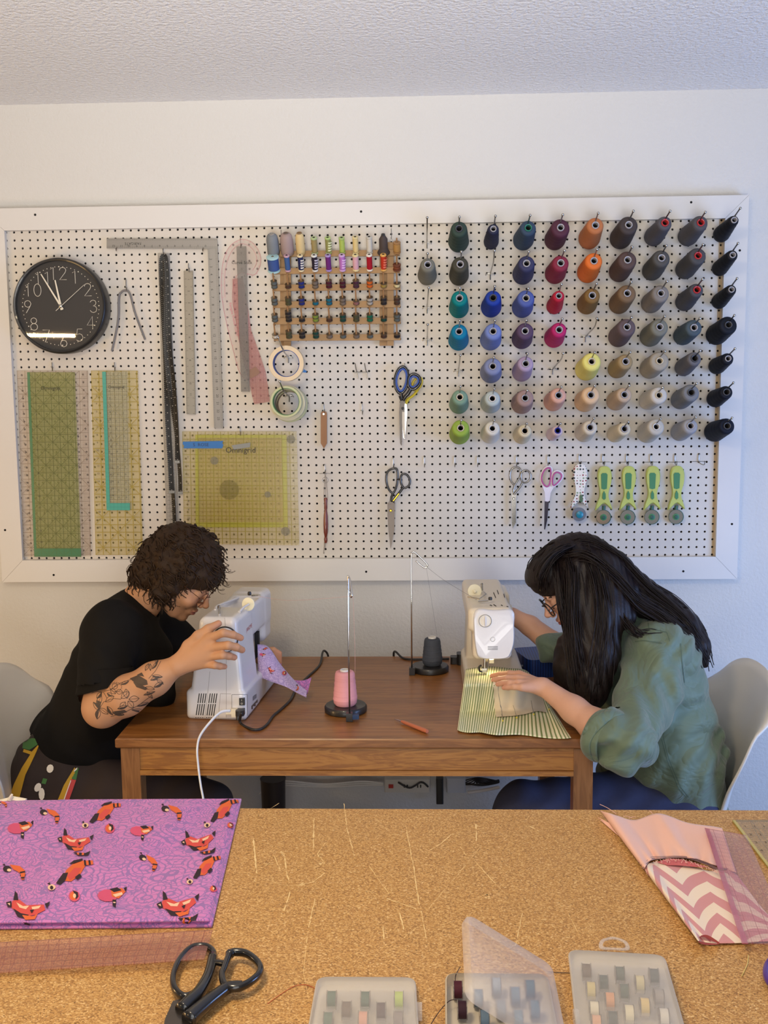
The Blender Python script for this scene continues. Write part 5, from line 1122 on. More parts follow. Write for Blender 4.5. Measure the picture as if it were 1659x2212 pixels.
# under the table: power strip, cords and bin along the wall
e = empty('power_strip', J(880, 1702, -.03)); c = J(880, 1693, -.02); M().rbox(c, (.155, .04, .045), .006).build('strip_housing', mat('cream_strip', '#cfc9bd', .45), e)
M().box(c + Vector((-.055, -.022, .0)), (.016, .006, .012)).build('red_switch', mat('red_rocker', '#b8261c', .3), e)
for k in range(2):
    m = M(); m.box(c + Vector((-.01 + k * .045, -.021, 0)), (.004, .003, .010)); m.box(c + Vector((0 + k * .045, -.021, 0)), (.004, .003, .010)); m.build('socket', m_blk, e)
tag(e, 'cream power strip with red switch on the wall under the table', 'power strip')
e = empty('plug_adapter', J(985, 1706, -.03)); M().rbox(J(985, 1693, -.02), (.065, .035, .05), .006).build('housing', mat('grey_white_plastic', '#b9bdc4', .4), e); tag(e, 'grey white plug block on the wall right of the power strip', 'plug')
for k in range(3): cable([J(560 + 6 * k, 1716 - 3 * k, -.03), J(600, 1688 + 4 * k, -.03), J(700, 1694 + 3 * k, -.02), J(780, 1688 + 4 * k, -.02), J(828, 1692 + 2 * k, -.02)], .003, m_cabw, '%s white cord sagging along the wall under the table' % ('top', 'middle', 'bottom')[k])
cable([J(1010, 1712, -.03), J(1040, 1708, -.03), J(1080, 1700, -.03)], .006, m_cabw, 'thick white cord right of the plug block under the table')
m = M()
for k in range(5):
    o_ = k * 2.5; m.tube(spline([J(1000 + o_ * 3, 1688 + o_ * .6, -.03 - k * .004), J(1030, 1680 + o_, -.04), J(1060, 1684 + o_, -.035), J(1078, 1690 - o_ * .5, -.03), J(1040, 1697 - o_ * .4, -.03), J(1005, 1692 + o_ * .3, -.03)], 6, True), .0022, 6, closed=True)
o = m.build('coiled_cord', m_cabk); tag(o, 'tangled coil of thin black cord under the right end of the table', 'cable')
cable([J(860, 1690, -.045), J(885, 1702, -.05), J(910, 1690, -.045), J(925, 1700, -.045)], .003, m_cabk, 'short black cord looping over the power strip')
m = M(); m.rbox(J(950, 1706, -.03), (.024, .03, .09), .004); o = m.build('wall_adapter', m_blk, org=J(950, 1720, -.03)); tag(o, 'narrow black adapter between power strip and plug block', 'plug')
pbn = J(590, 1700, -.16); m = M(); m.lathe([(.034, 0), (.040, pbn.z + .03 - .01), (.042, pbn.z + .03), (.038, pbn.z + .03)], Vector((pbn.x, -.16, 0)), (0, 0, 1), 28); o = m.build('waste_bin', mat('dark_bin', '#2a1f1a', .5), org=(pbn.x, -.16, 0)); tag(o, 'narrow dark brown bin standing under the table by the wall', 'bin')
# ================================================================ FABRIC AT THE MACHINES
def bil(c4, u, v):    # TL TR BR BL
    a = (c4[0][0] + (c4[1][0] - c4[0][0]) * u, c4[0][1] + (c4[1][1] - c4[0][1]) * u); b = (c4[3][0] + (c4[2][0] - c4[3][0]) * u, c4[3][1] + (c4[2][1] - c4[3][1]) * u)
    return (a[0] + (b[0] - a[0]) * v, a[1] + (b[1] - a[1]) * v)
def curve_at(pts, t):
    n = len(pts) - 1; x = min(max(t, 0), .9999) * n; i = int(x); f_ = x - i; p0, p1, p2, p3 = pts[max(i-1, 0)], pts[i], pts[i+1], pts[min(i+2, n)]
    return tuple(.5 * (2 * p1[k] + (p2[k] - p0[k]) * f_ + (2 * p0[k] - 5 * p1[k] + 4 * p2[k] - p3[k]) * f_ ** 2 + (3 * p1[k] - p0[k] - 3 * p2[k] + p3[k]) * f_ ** 3) for k in range(len(p0)))
def two_rail(top, bot, nu, nv, fn):
    P = []; U = []
    for j in range(nv + 1):
        v = j / nv; r = []; ur = []
        for i in range(nu + 1):
            u = i / nu; a = curve_at(top, u); b = curve_at(bot, u); q = tuple(a[k] + (b[k] - a[k]) * v for k in range(len(a))); r.append(fn(q, u, v)); ur.append((u, v, 0))
        P.append(r); U.append(ur)
    return P, U
def stripes():
    t = NT('green_striped_cotton'); u, v, _ = t.xyz(t.attr('uvm')); l = (u + t.noise(t.coord(), 6, 2) * .004).line(.0265, .0105); l2 = v.gt(1.2)
    return t.end(t.bsdf(t.mix(l, '#e9e4c2', '#7f8f58'), .8, 0, t.bump(t.noise(t.coord(), 900, 2), .2, .0005)))
FT = [(1006, 1446, .826), (1050, 1440, .828), (1100, 1444, .826), (1141, 1452, .80), (1178, 1508, .758)]
FB = [(988, 1577, .745), (1030, 1584, .745), (1075, 1586, .745), (1145, 1591, .745), (1234, 1595, .745)]
def fz(q, u, v):
    edge = [1006 + (989 - 1006) * v]; px, py = q[0], q[1]
    ts = min(1, max(0, (py - 1480) / 58)); top = .829 if u < .62 else .829 - .075 * ((u - .62) / .38) ** .8
    z = .745 + (top - .745) * (1 - ts) ** 1.15 + .0012 * math.sin(u * 42) * (v > .15) + .0025 * math.sin(u * 9 + v * 4) * v
    if v > .86: py += 2.2 * math.sin(u * 16)
    if u > .9: z += .004
    z = max(z, .743); return JZ(px, py, z)
P, U = two_rail(FT, FB, 60, 40, fz); m = M(); m.grid(P, uv=U, thick=.0008)
fabR = m.build('striped_fabric', stripes(), org=JZ(1100, 1520, TZ), uv=True, sharp=None); tag(fabR, 'cream and green striped cloth under the needle of the right machine', 'fabric')
bfab = bvh_of(fabR)
m_linen = mat('ecru_interfacing', '#dccdb4', .85, bump=.2, bs=700)
m = M(); decal(m, bfab, [(1064, 1462), (1075, 1476), (1100, 1482), (1128, 1484), (1160, 1492), (1172, 1508), (1180, 1541), (1160, 1538), (1135, 1545), (1108, 1549), (1072, 1551), (1067, 1510)], .003, 5)
o = m.build('interfacing_piece', m_linen, org=JZ(1110, 1520, TZ), sharp=None); tag(o, 'plain ecru cloth piece pinned on top of the striped cloth', 'fabric')
o2 = M(); decal_line(o2, bfab, [(1075, 1477), (1081, 1515), (1085, 1552)], .9, .0036); oo = o2.build('fold_line', m_thrg, org=WL[o.name]); oo.parent = o; oo.location = (0, 0, 0)
m_yhead = mat('yellow_pin_head', '#dccb3c', .3)
for k, (x0, y0, x1, y1) in enumerate(((1083, 1546, 1086, 1561), (1108, 1526, 1116, 1554), (1147, 1517, 1153, 1547), (1180, 1507, 1183, 1513), (1187, 1530, 1186, 1536))):
    a = hit(bfab, x0, y0); b = hit(bfab, x1, y1)
    if a and b:
        e = empty('dressmaking_pin', b[0] + Vector((0, 0, .004))); M().tube([a[0] + Vector((0, 0, .005)), b[0] + Vector((0, 0, .005))], .0006, 5).build('shaft', m_steel, e); M().ball(b[0] + Vector((0, 0, .005)), .0024, 8).build('pin_head', m_yhead, e)
        tag(e, 'yellow headed pin in the striped cloth, ' + ('leftmost', 'second from the left', 'in the middle', 'upper right', 'lowest at the right')[k], 'pin', 'yellow headed pins')
def paisley(name, bgc, lnc, bg2, sc_):
    t = NT(name); co = t.coord(); n = t.noise(co, sc_ * .8, 2, out='Color'); dco = t.n('ShaderNodeVectorMath', {0: co, 1: t.n('ShaderNodeVectorMath', {0: n, 'Scale': .35 / sc_}, operation='SCALE').outputs[0]}, operation='ADD').outputs[0]
    e = t.vor(dco, sc_ * 4.2, 'DISTANCE_TO_EDGE'); c1 = ((t.vor(dco, sc_ * 1.1) * 34).sin()).gt(.6); c2 = ((t.noise(dco, sc_ * 1.5, 1) * 90).sin()).gt(.5)
    big = t.noise(co, sc_ * .5, 1).gt(.52); ln = e.lt(.045).mx(c1 * big).mx(c2 * (big * -1 + 1)); col = t.mix(t.noise(co, sc_ * .35, 1), bgc, bg2)
    return t.end(t.bsdf(t.mix(ln * .8, col, lnc), .7, 0, t.bump(t.noise(co, 800, 2), .15, .0005), Sheen_Weight=.2))
m_lilac = paisley('pale_lilac_print', '#b9a2cc', '#9884b8', '#c6aed2', 26); m_purp = paisley('orchid_print', '#c06cb0', '#7f62a2', '#cc7cba', 21)
m_mred = mat('motif_red', '#cf4a44', .7); m_mor = mat('motif_orange', '#d8622e', .7); m_mbk = mat('motif_black', '#27131e', .7); m_mcr = mat('motif_cream', '#e6bd9c', .7); m_mpk = mat('motif_pink', '#cf4f72', .7)
MOT = [m_mor, m_mred, m_mbk, m_mcr, m_mpk]
E8 = lambda cx, cy, rx, ry, r=0: ellpx(cx, cy, rx, ry, r, 10)
MD = {'A': [(0, [(-.15, .12), (-.05, -.08), (.12, -.2), (.3, -.22), (.34, -.12), (.2, .06), (.02, .16)]), (1, [(-.05, .04), (.12, -.1), (.26, -.08), (.14, .08), (0, .14)]), (2, [(-.28, .16), (-.12, -.02), (-.02, -.02), (-.08, .12), (-.2, .2)]), (0, [(.28, -.22), (.5, -.2), (.5, -.12), (.3, -.12)]),
            (2, [(.32, -.23), (.36, -.22), (.36, -.12), (.32, -.12)]), (2, [(.41, -.21), (.45, -.21), (.45, -.12), (.41, -.12)]), (2, [(.02, -.18), (.12, -.24), (.3, -.26), (.3, -.22), (.12, -.18)]), (3, E8(-.38, .24, .08, .06)), (2, E8(-.38, .25, .035, .04)), (2, [(-.46, .16), (-.4, .14), (-.4, .2)]), (2, [(.1, .1), (.2, .04), (.24, .1), (.14, .16)])],
      'B': [(2, E8(-.3, -.05, .17, .13)), (3, E8(-.22, .0, .09, .06)), (0, [(-.2, -.22), (.2, -.16), (.4, .0), (.42, .2), (.26, .16), (.1, .05), (-.05, -.02)]), (2, [(.2, .08), (.42, .04), (.42, .1), (.22, .14)]), (2, [(.2, .2), (.44, .16), (.42, .24), (.24, .26)]), (0, [(.24, .16), (.43, .14), (.38, .4), (.26, .38)]), (2, [(.25, .3), (.4, .28), (.38, .36), (.27, .36)]), (2, [(-.5, -.2), (-.4, -.24), (-.36, -.14)])],
      'C': [(4, E8(-.15, .02, .34, .2)), (0, [(-.05, -.14), (.3, -.22), (.42, -.1), (.2, .12), (-.02, .06)]), (2, [(-.1, -.18), (.15, -.24), (.3, -.14), (.05, -.08)]), (3, [(.0, .0), (.3, -.08), (.34, .0), (.1, .08)]), (2, [(.36, -.2), (.46, -.26), (.44, -.08)]), (2, [(.0, .16), (.12, .18), (.1, .42), (.0, .36)]), (3, [(.02, .24), (.1, .25), (.09, .29), (.02, .28)])],
     'D': [(1, [(-.36, -.14), (-.2, -.2), (.0, -.1), (.15, -.14), (.4, -.2), (.46, -.08), (.26, .08), (.05, .16), (-.2, .12), (-.36, .02)]), (3, [(-.26, -.12), (-.08, -.06), (.06, -.1), (.0, .0), (-.16, -.01)]), (3, [(.12, -.08), (.34, -.16), (.3, -.08), (.16, -.02)]), (2, [(-.3, .04), (-.1, .12), (.1, .12), (.02, .22), (-.16, .22)]), (2, [(-.34, -.38), (-.27, -.32), (-.22, -.17), (-.34, -.16)]), (0, [(-.06, .16), (.2, .14), (.3, .06), (.26, .2), (.04, .26)]),
            (2, [(-.5, -.06), (-.38, -.12), (-.34, .02), (-.44, .04)]), (3, [(-.46, -.04), (-.40, -.06), (-.39, .0)]), (2, [(.0, .3), (.36, .28), (.5, .2), (.44, .34), (.16, .38)]), (0, [(.12, .3), (.18, .3), (.18, .36), (.12, .35)]), (0, [(.26, .29), (.32, .28), (.32, .35), (.26, .36)]), (2, [(.42, -.2), (.54, -.28), (.5, -.1)]), (2, [(.1, .02), (.2, -.02), (.16, .08)])],
      'E': [(4, E8(0, .05, .4, .38)), (0, E8(-.05, .05, .26, .3)), (2, [(-.1, -.34), (.25, -.2), (.3, .1), (.1, .3), (.05, .0)]), (3, E8(.02, .05, .11, .16))]}
def motif(mb, bv, kind, cx, cy, w, rot=0, off=.0012, base=1):
    c, s_ = math.cos(rot), math.sin(rot)
    for k, (mi, poly) in enumerate(MD[kind]): decal(mb, bv, [(cx + w * (x * c - y * s_), cy + w * (x * s_ + y * c)) for x, y in poly], off + k * .00012, 7, mi + base)
e = empty('printed_fabric', J(600, 1470, -.52))
T1 = [(556, 1392, -.52), (580, 1398, -.50), (608, 1438, -.53), (640, 1474, -.56), (663, 1492, -.60)]; B1 = [(558, 1462, -.56), (590, 1474, -.60), (618, 1484, -.62), (640, 1496, -.62), (662, 1507, -.62)]
P, U = two_rail(T1, B1, 40, 16, lambda q, u, v: J(q[0], q[1], q[2] - .012 * math.sin(v * PI) * (1 - u * .5) + .003 * math.sin(u * 14 + v * 5)))
m = M(); m.grid(P, thick=.0008); fl = m.build('front_fold', m_lilac, e, sharp=None); bfl = bvh_of(fl)
m = M()
for kd, x, y, w_, r_ in (('D', *z2b(810, 860), 17, .6), ('C', *z2b(740, 730), 14, .3), ('E', *z2b(925, 885), 13, .5), ('B', *z2b(1035, 1010), 14, 1.2), ('A', *z2b(755, 680), 14, .2)): motif(m, bfl, kd, x, y, w_, r_, base=0)
m.build('animal_print', MOT, e)
P, U = two_rail([(634, 1469, -.55), (655, 1470, -.56), (672.5, 1463.5, -.57)], [(650, 1490, -.58), (658, 1497, -.59), (664, 1500, -.60)], 16, 10, lambda q, u, v: J(q[0], q[1], q[2] + .008)); m = M(); m.grid(P, thick=.0008); m.build('corner_flap', m_purp, e, sharp=None)
P, U = two_rail([(580, 1398, -.46), (592, 1404, -.45), (607, 1414, -.45)], [(585, 1420, -.48), (600, 1432, -.47), (608, 1436, -.47)], 14, 8, lambda q, u, v: J(q[0], q[1], q[2] + .004 * math.sin(u * 9))); m = M(); m.grid(P, thick=.0008); m.build('back_fold', m_purp, e, sharp=None)
tag(e, 'lilac animal print cloth hanging from the back of the left sewing machine', 'fabric')
# ================================================================ CUTTING TABLE
def chip():
    t = NT('particle_board'); co = t.coord(); a = t.noise(t.mapping(co, scale=(1, 1, 1)), 260, 3, .7); b = t.noise(co, 420, 2, .6); c = t.noise(co, 7, 2)
    v1 = t.vor(t.mapping(co, scale=(1, 1.3, 1)), 520, out='Color'); r = t.xyz(v1)[0]
    col = t.ramp(r * .5 + a * .5, [(.22, '#855d2f'), (.40, '#ab7d44'), (.54, '#bc8e50'), (.68, '#cba163'), (.84, '#e6c896')])
    col = t.mix(b.gt(.67), col, '#5e4226'); col = t.mix((c - .5).abs() * .5, col, '#a9824e')
    return t.end(t.bsdf(col, .6, 0, t.bump(a, .15, .0006), Coat_Weight=.08))
m_chip = chip(); m_scr = mat('pale_scratch', '#e4c58c', .8)
ct = empty('cutting_table', (1.25, -2.3, 0)); tag(ct, 'particle board cutting table filling the foreground', 'table')
m = M(); bevbox(m, (1.25, -2.36, CZ - .0125), (2.1, 1.275, .025), .0015); m.build('table_top', m_chip, ct, sharp=30)
for x_ in (.3, 2.2):
    for y_ in (-1.82, -2.9): m = M(); m.box((x_, y_, (CZ - .026) / 2), (.07, .07, CZ - .026)); m.build('leg', m_tleg, ct)
zt = lambda x, y: (560 + x / 2.242, 1700 + y / 2.242)
SC = [((411, 80), (425, 200)), ((425, 200), (460, 330)), ((710, 190), (750, 400), (775, 570)), ((785, 600), (810, 750)), ((820, 590), (870, 530), (940, 450), (1070, 290)), ((1030, 340), (1090, 410), (1145, 470)), ((820, 310), (880, 275), (930, 230)), ((1050, 180), (1052, 260)), ((270, 540), (240, 680)), ((235, 700), (215, 900), (240, 1030)), ((25, 440), (80, 465), (130, 478), (190, 475)), ((190, 475), (260, 460), (318, 415)), ((90, 318), (160, 312)),
      ((120, 320), (130, 400), (145, 465)), ((320, 270), (280, 325), (320, 370)), ((480, 495), (545, 510)), ((680, 610), (700, 690)), ((530, 380), (630, 520)), ((1200, 410), (1290, 435)), ((20, 370), (60, 376)), ((1310, 190), (1355, 215)), ((265, 150), (262, 300)), ((70, 330), (100, 400)), ((600, 680), (602, 740)), ((640, 230), (700, 235)), ((0, 138), (96, 78)), ((-30, 240), (-12, 420)), ((690, 460), (720, 440)), ((620, 540), (760, 590)), ((1240, 770), (1275, 610)), ((975, 290), (1000, 330)), ((150, 505), (120, 600)), ((700, 730), (760, 680)), ((1500, 620), (1540, 700))]
m = M()
for s_ in SC:
    pts = [JZ(*zt(*p), CZ + .0003) for p in s_]
    dense = []
    for i in range(len(pts) - 1):
        n = max(2, int((pts[i+1] - pts[i]).length / .006)); dense += [pts[i] + (pts[i+1] - pts[i]) * k / n for k in range(n)]
    dense.append(pts[-1]); row = []; strong = random.uniform(.35, 1.)
    for i, p in enumerate(dense):
        d = (dense[min(i+1, len(dense)-1)] - dense[max(i-1, 0)]).normalized(); nn = Vector((-d.y, d.x, 0)); w_ = max(0, random.gauss(.0007, .0004)) * strong
        p = p + nn * random.uniform(-.0005, .0005); row.append([p + nn * w_, p - nn * w_])
    m.grid(row)
for s_, w_ in (((115, 318), 7), ((295, 330), 6), ((305, 365), 8), ((200, 470), 7), ((1110, 530), 9), ((40, 372), 6), ((1355, 710), 5)):
    for q in range(5):
        c = JZ(*zt(s_[0] + random.uniform(-14, 14), s_[1] + random.uniform(-9, 9)), CZ + .0003); a = random.uniform(0, 6.3); r = w_ * .0003
        m.add([c + Vector((math.cos(a + k * 1.26) * r * random.uniform(.3, 1.2), math.sin(a + k * 1.26) * r * random.uniform(.3, 1.), 0)) for k in range(5)], [(0, 1, 2, 3, 4)])
o = m.build('scratches', m_scr, ct, smooth=False); o['kind'] = 'stuff'
# purple fabric
def purp_h(u, v):
    e = min(1, (1 - u) / .02) ; e2 = min(1, (1 - v) / .03); return .011 * math.sqrt(max(0, 1 - (1 - e) ** 2)) * math.sqrt(max(0, 1 - (1 - e2) ** 2))
NX, NY = 90, 70; P = []
for j in range(NY + 1):
    v = j / NY; row = []
    for i in range(NX + 1):
        u = i / NX; q = bil([(-260, 1729), (521, 1725), (459, 1994), (-420, 2002)], u, v)
        if v < .1 and u < .5: q = (q[0], q[1] + (1 - v * 10) * 12 * math.exp(-((q[0] - 60) / 45) ** 2) - 0)
        z = CZ + .002 + purp_h(u, v) + .0035 * math.exp(-(((u - .25 - v * .55) / .035) ** 2)) * min(1, (1 - u) * 12) + .003 * math.exp(-(((u - .72 + v * .2 - .14) / .05) ** 2)) * (1 - v) + .0018 * math.sin(u * 17 + v * 6) * min(1, (1 - u) * 8) * min(1, (1 - v) * 8) * (v > .05)
        row.append(JZ(q[0], q[1], z))
    P.append(row)
e = empty('printed_fabric', JZ(200, 1870, CZ)); m = M(); m.grid(P, thick=None); top = m.build('top_layer', m_purp, e, sharp=None)
P2 = []
for j in range(3):
    P2.append([JZ(*bil([(-260, 1731), (521.5, 1727), (458, 2001), (-420, 2010)], i / 40, (0, .5, 1)[j]), CZ + .0055) for i in range(41)])
c4 = [(-262, 1732), (522, 1728), (458.5, 2001), (-422, 2010)]
def slab(c4, z0, z1, r):
    m = M(); cs = []
    for t in range(4):
        a = c4[t]; b = c4[(t + 1) % 4]; cs += [(a[0] + (b[0] - a[0]) * k / 30, a[1] + (b[1] - a[1]) * k / 30) for k in range(30)]
    zm = (z0 + z1) / 2; W3 = [JZ(x, y, zm) for x, y in cs]; ce = sum(W3, Vector()) / len(W3); rings = []
    for ins, z in ((r, z0), (r * .2, z0 + r * .4), (0, zm), (r * .2, z1 - r * .4), (r, z1)):
        rings.append([Vector((p.x, p.y, z)) + (Vector((ce.x - p.x, ce.y - p.y, 0)).normalized() * ins) for p in W3])
    n = len(W3)
    m.add([p for rg in rings for p in rg], [(k * n + i, k * n + (i + 1) % n, (k + 1) * n + (i + 1) % n, (k + 1) * n + i) for k in range(4) for i in range(n)] + [tuple(range(4 * n, 5 * n))]); return m
slab(c4, CZ + .0004, CZ + .0062, .003).build('folded_layer', m_purp, e, sharp=None)
bt = bvh_of(top); m = M(); zf = lambda x, y: (x / 2.676, 1700 + y / 2.676)
for kd, x, y, w_, r_ in (('A', 580, 160, 245, -.1), ('A', 1270, 150, 235, -.25), ('A', 400, 505, 290, -.12), ('A', 1170, 478, 235, -.25), ('B', 290, 160, 130, .1), ('B', 995, 140, 135, .1), ('B', 85, 485, 145, .0), ('C', 120, 240, 160, 0), ('C', 820, 258, 140, .1), ('C', 650, 628, 180, 0), ('D', 430, 325, 200, .12), ('D', 1145, 325, 200, -.1), ('D', 1025, 695, 240, -.03),
                         ('D', 150, 712, 240, .2), ('E', 635, 240, 75, 0), ('E', 430, 630, 85, 0), ('B', 860, 430, 130, .3), ('E', 1330, 222, 45, 0), ('E', 1232, 590, 50, 0), ('B', 15, 100, 60, 0)):
    motif(m, bt, kd, *zf(x, y), w_ / 2.676, r_, base=0)
m.build('animal_print', MOT, e); tag(e, 'folded orchid pink cloth printed with red striped animals at the left of the cutting table', 'fabric')
m = M(); m.tube([JZ(0, 1732, CZ + .004), JZ(28, 1727, CZ + .006), JZ(56, 1731, CZ + .003)], [.004, .006, .005], 6); m.tube([JZ(20, 1728, CZ + .008), JZ(26, 1716, CZ + .018)], [.004, .002], 6)
o = m.build('twill_tape', mat('white_twill', '#e6ddc8', .8), org=JZ(28, 1729, CZ)); tag(o, 'scrap of white tape at the far left edge of the cutting table', 'fabric scrap')
# red clear ruler
m_redgrid = gridmat('red_grid', '#c98478', .13, '#8c2f34', I / 2, .0012, I / 8, .0004, la=.5)
P = [JZ(-120, 2044, CZ + .004), JZ(459.6, 2010, CZ + .013), JZ(441.5, 2073.5, CZ + .014), JZ(-140, 2112, CZ + .003)]; uv, w_, h_ = quad_uv(P); m = M(); m.plate(P, .0012, (0, 0, 1), uv=uv)
o = m.build('clear_ruler', m_redgrid, org=P[0], uv=True, smooth=False); tag(o, 'clear ruler with red grid lying between the orchid cloth and the black shears', 'ruler')
# foreground shears
e = empty('tailor_shears', JZ(440, 2150, CZ)); Zs = CZ + .011
L1 = [zf(*p) for p in ((1190, 925), (1110, 932), (1040, 1000), (1003, 1090), (1010, 1165), (1060, 1212), (1120, 1195), (1170, 1130), (1215, 1040), (1236, 965))]
m = M(); C = spline([JZ(x, y, Zs) for x, y in L1], 6, True); m.tube(C, [(.0052, .0040)] * len(C), 12, closed=True, flat=(0, 0, 1))
m.tube(spline([JZ(*zf(*p), Zs) for p in ((1232, 975), (1205, 1090), (1150, 1190), (1090, 1250), (1050, 1290))], 5), [.0058, .0060, .0062, .0064, .0066, .0068, .0070, .0072, .0074, .0076, .0078, .0080, .0082, .0084, .0086, .0088, .0088, .0088, .0088, .0088, .0088], 12); m.build('handle', m_blkgloss, e, sharp=None)
L2 = [zf(*p) for p in ((1335, 957), (1420, 962), (1490, 1015), (1503, 1070), (1450, 1125), (1375, 1160), (1305, 1150), (1285, 1090), (1300, 1040), (1318, 990))]
m = M(); C = spline([JZ(x, y, Zs + .004) for x, y in L2], 6, True); m.tube(C, [(.0050, .0042)] * len(C), 12, closed=True, flat=(0, 0, 1)); m.ball(JZ(*zf(1330, 965), Zs + .004), .006, 12)
m.tube(spline([JZ(*zf(*p), Zs + .002) for p in ((1400, 1150), (1320, 1160), (1240, 1215), (1150, 1290), (1090, 1345))], 5), [.006 + .0035 * k / 20 for k in range(21)], 12); m.build('handle', m_blkgloss, e, sharp=None)
M().tube([JZ(*zf(1228, 1010), Zs + .002), JZ(*zf(1300, 1022), Zs + .003)], [.0032, .0042], 10).build('stop_peg', m_blkgloss, e)
m = M(); m.plate([JZ(*zf(*p), CZ + .004) for p in ((1000, 1265), (1060, 1250), (1150, 1290), (1110, 1370), (1090, 1500), (900, 1700), (930, 1500), (955, 1370))], .006, (0, 0, 1)); m.build('blade', m_bladest, e, smooth=False); tag(e, 'large black handled tailor shears lying on the cutting table at the bottom', 'scissors')
# bobbin boxes
def frost(name, c, a, rough=.35):
    t = NT(name); sh = t.bsdf(c, rough, 0); tr = t.n('ShaderNodeBsdfTransparent', {0: (1, 1, 1, 1)}).outputs[0]; return t.end(t.n('ShaderNodeMixShader', {0: a, 1: tr, 2: sh}).outputs[0])
m_frost = frost('frosted_plastic', '#dcd7d4', .30); m_tray = frost('tray_plastic', '#c9bfae', .85); m_frost2 = frost('frosted_lid', '#dedae0', .33)
def boxmesh(c4, z0, z1, rad, open_top=False, thick=.0):
    """rounded box on four pixel corners (far-left, far-right, near-right, near-left) read at height z1"""
    C = [JZ(x, y, z1) for x, y in c4]; out = []
    for i in range(4):
        a, b, c = C[i-1], C[i], C[(i + 1) % 4]; d1 = (a - b).normalized(); d2 = (c - b).normalized(); p1 = b + d1 * rad; p2 = b + d2 * rad
        for k in range(6):
            t = k / 5; out.append((p1 * (1 - t) ** 2 + b * 2 * t * (1 - t) + p2 * t * t))
    n = len(out); ce = sum(C, Vector()) / 4; m = M(); rings = []
    for ins, z in ((.004, z0), (.0015, z0 + .003), (.0, z1 - .003), (.001, z1 - .001), (.003, z1)):
        rings.append([Vector((p.x, p.y, z)) + Vector((ce.x - p.x, ce.y - p.y, 0)).normalized() * ins for p in out])
    m.add([p for r in rings for p in r], [(k * n + i, k * n + (i + 1) % n, (k + 1) * n + (i + 1) % n, (k + 1) * n + i) for k in range(4) for i in range(n)] + ([] if open_top else [tuple(range(4 * n, 5 * n))]) + [tuple(reversed(range(n)))])
    return m, C
def hbobbin(px, py, z, ang, col, label, group, w=.0112, r=.0102, flange=True):
    c = JZ(px, py, z); d = Vector((math.cos(ang), math.sin(ang), 0)); e = empty('thread_bobbin', c - Vector((0, 0, r))); a = c - d * w / 2
    M().lathe([(.003, .0012), (r * .9, .0012), (r * .9, w - .0012), (.003, w - .0012)], a, d, 24, cap=False).build('wound_thread', threadmat('boxthread_' + col.replace('#', 'c'), col), e)
    m = M(); m.lathe([(.003, 0), (r, 0), (r, .0009), (.003, .0009)], a, d, 24, cap=False); m.lathe([(.003, w - .0009), (r, w - .0009), (r, w), (.003, w), (.003, 0)], a, d, 24, cap=False); m.build('flanges', mat('clear_flange', '#8a8078', .2, alpha=.5), e)
    tag(e, label, 'bobbin', group)
def bbox(c4, h, label, bobs, group, word, lid=True, tab=None, latch=None):
    e = empty('bobbin_box', JZ(*[sum(p[k] for p in c4) / 4 for k in (0, 1)], CZ))
    m, C = boxmesh(c4, CZ + .0005, CZ + h * .45, .014, True); m.build('tray', m_tray, e, sharp=50)
    if lid: m, C = boxmesh(c4, CZ + h * .45, CZ + h, .014); m.build('lid', m_frost, e, sharp=50)
    if tab:
        T = [JZ(*p, CZ + h * .4) for p in tab]; T2 = spline(T, 4, True); ce = sum(T2, Vector()) / len(T2); m = M(); m.ringplate(T2, [ce + (p - ce) * .74 for p in T2], .0015, (0, 0, 1)); m.build('hang_tab', m_frost, e, sharp=50)
    if latch: m = M(); m.box(JZ(*latch, CZ + h * .5), (.006, .016, .012)); m.build('latch', m_frost, e)
    tag(e, label, 'box', 'translucent bobbin boxes')
    ax = (C[1] - C[0]); ang = math.atan2(ax.y, ax.x)
    for k, (px, py, colr, nm) in enumerate(bobs): hbobbin(px, py, CZ + .0125, ang, colr, nm + ' bobbin inside the ' + word, group)
zq = lambda x, y: (640 + x / 2.9625, 1940 + y / 2.9625); zr = lambda x, y: (1150 + x / 3.26, 1700 + y / 3.26)
bbox([(684, 2107), (898, 2108), (911, 2300), (650, 2298)], .024, 'closed translucent bobbin box, leftmost of the three on the cutting table',
     [(*zq(227, 652), '#4f6b60', 'upper left dark green'), (*zq(442, 655), '#4f6b60', 'upper middle dark green'), (*zq(657, 655), '#bccf6a', 'lime'), (*zq(322, 720), '#6d5d56', 'grey brown'), (*zq(543, 727), '#4f3c44', 'plum'), (*zq(205, 790), '#4f6b60', 'lower left green'), (*zq(428, 785), '#d9a08c', 'salmon'), (*zq(653, 785), '#8a7f7c', 'lower right grey')], 'bobbins in the left box', 'leftmost bobbin box', latch=(906, 2185))
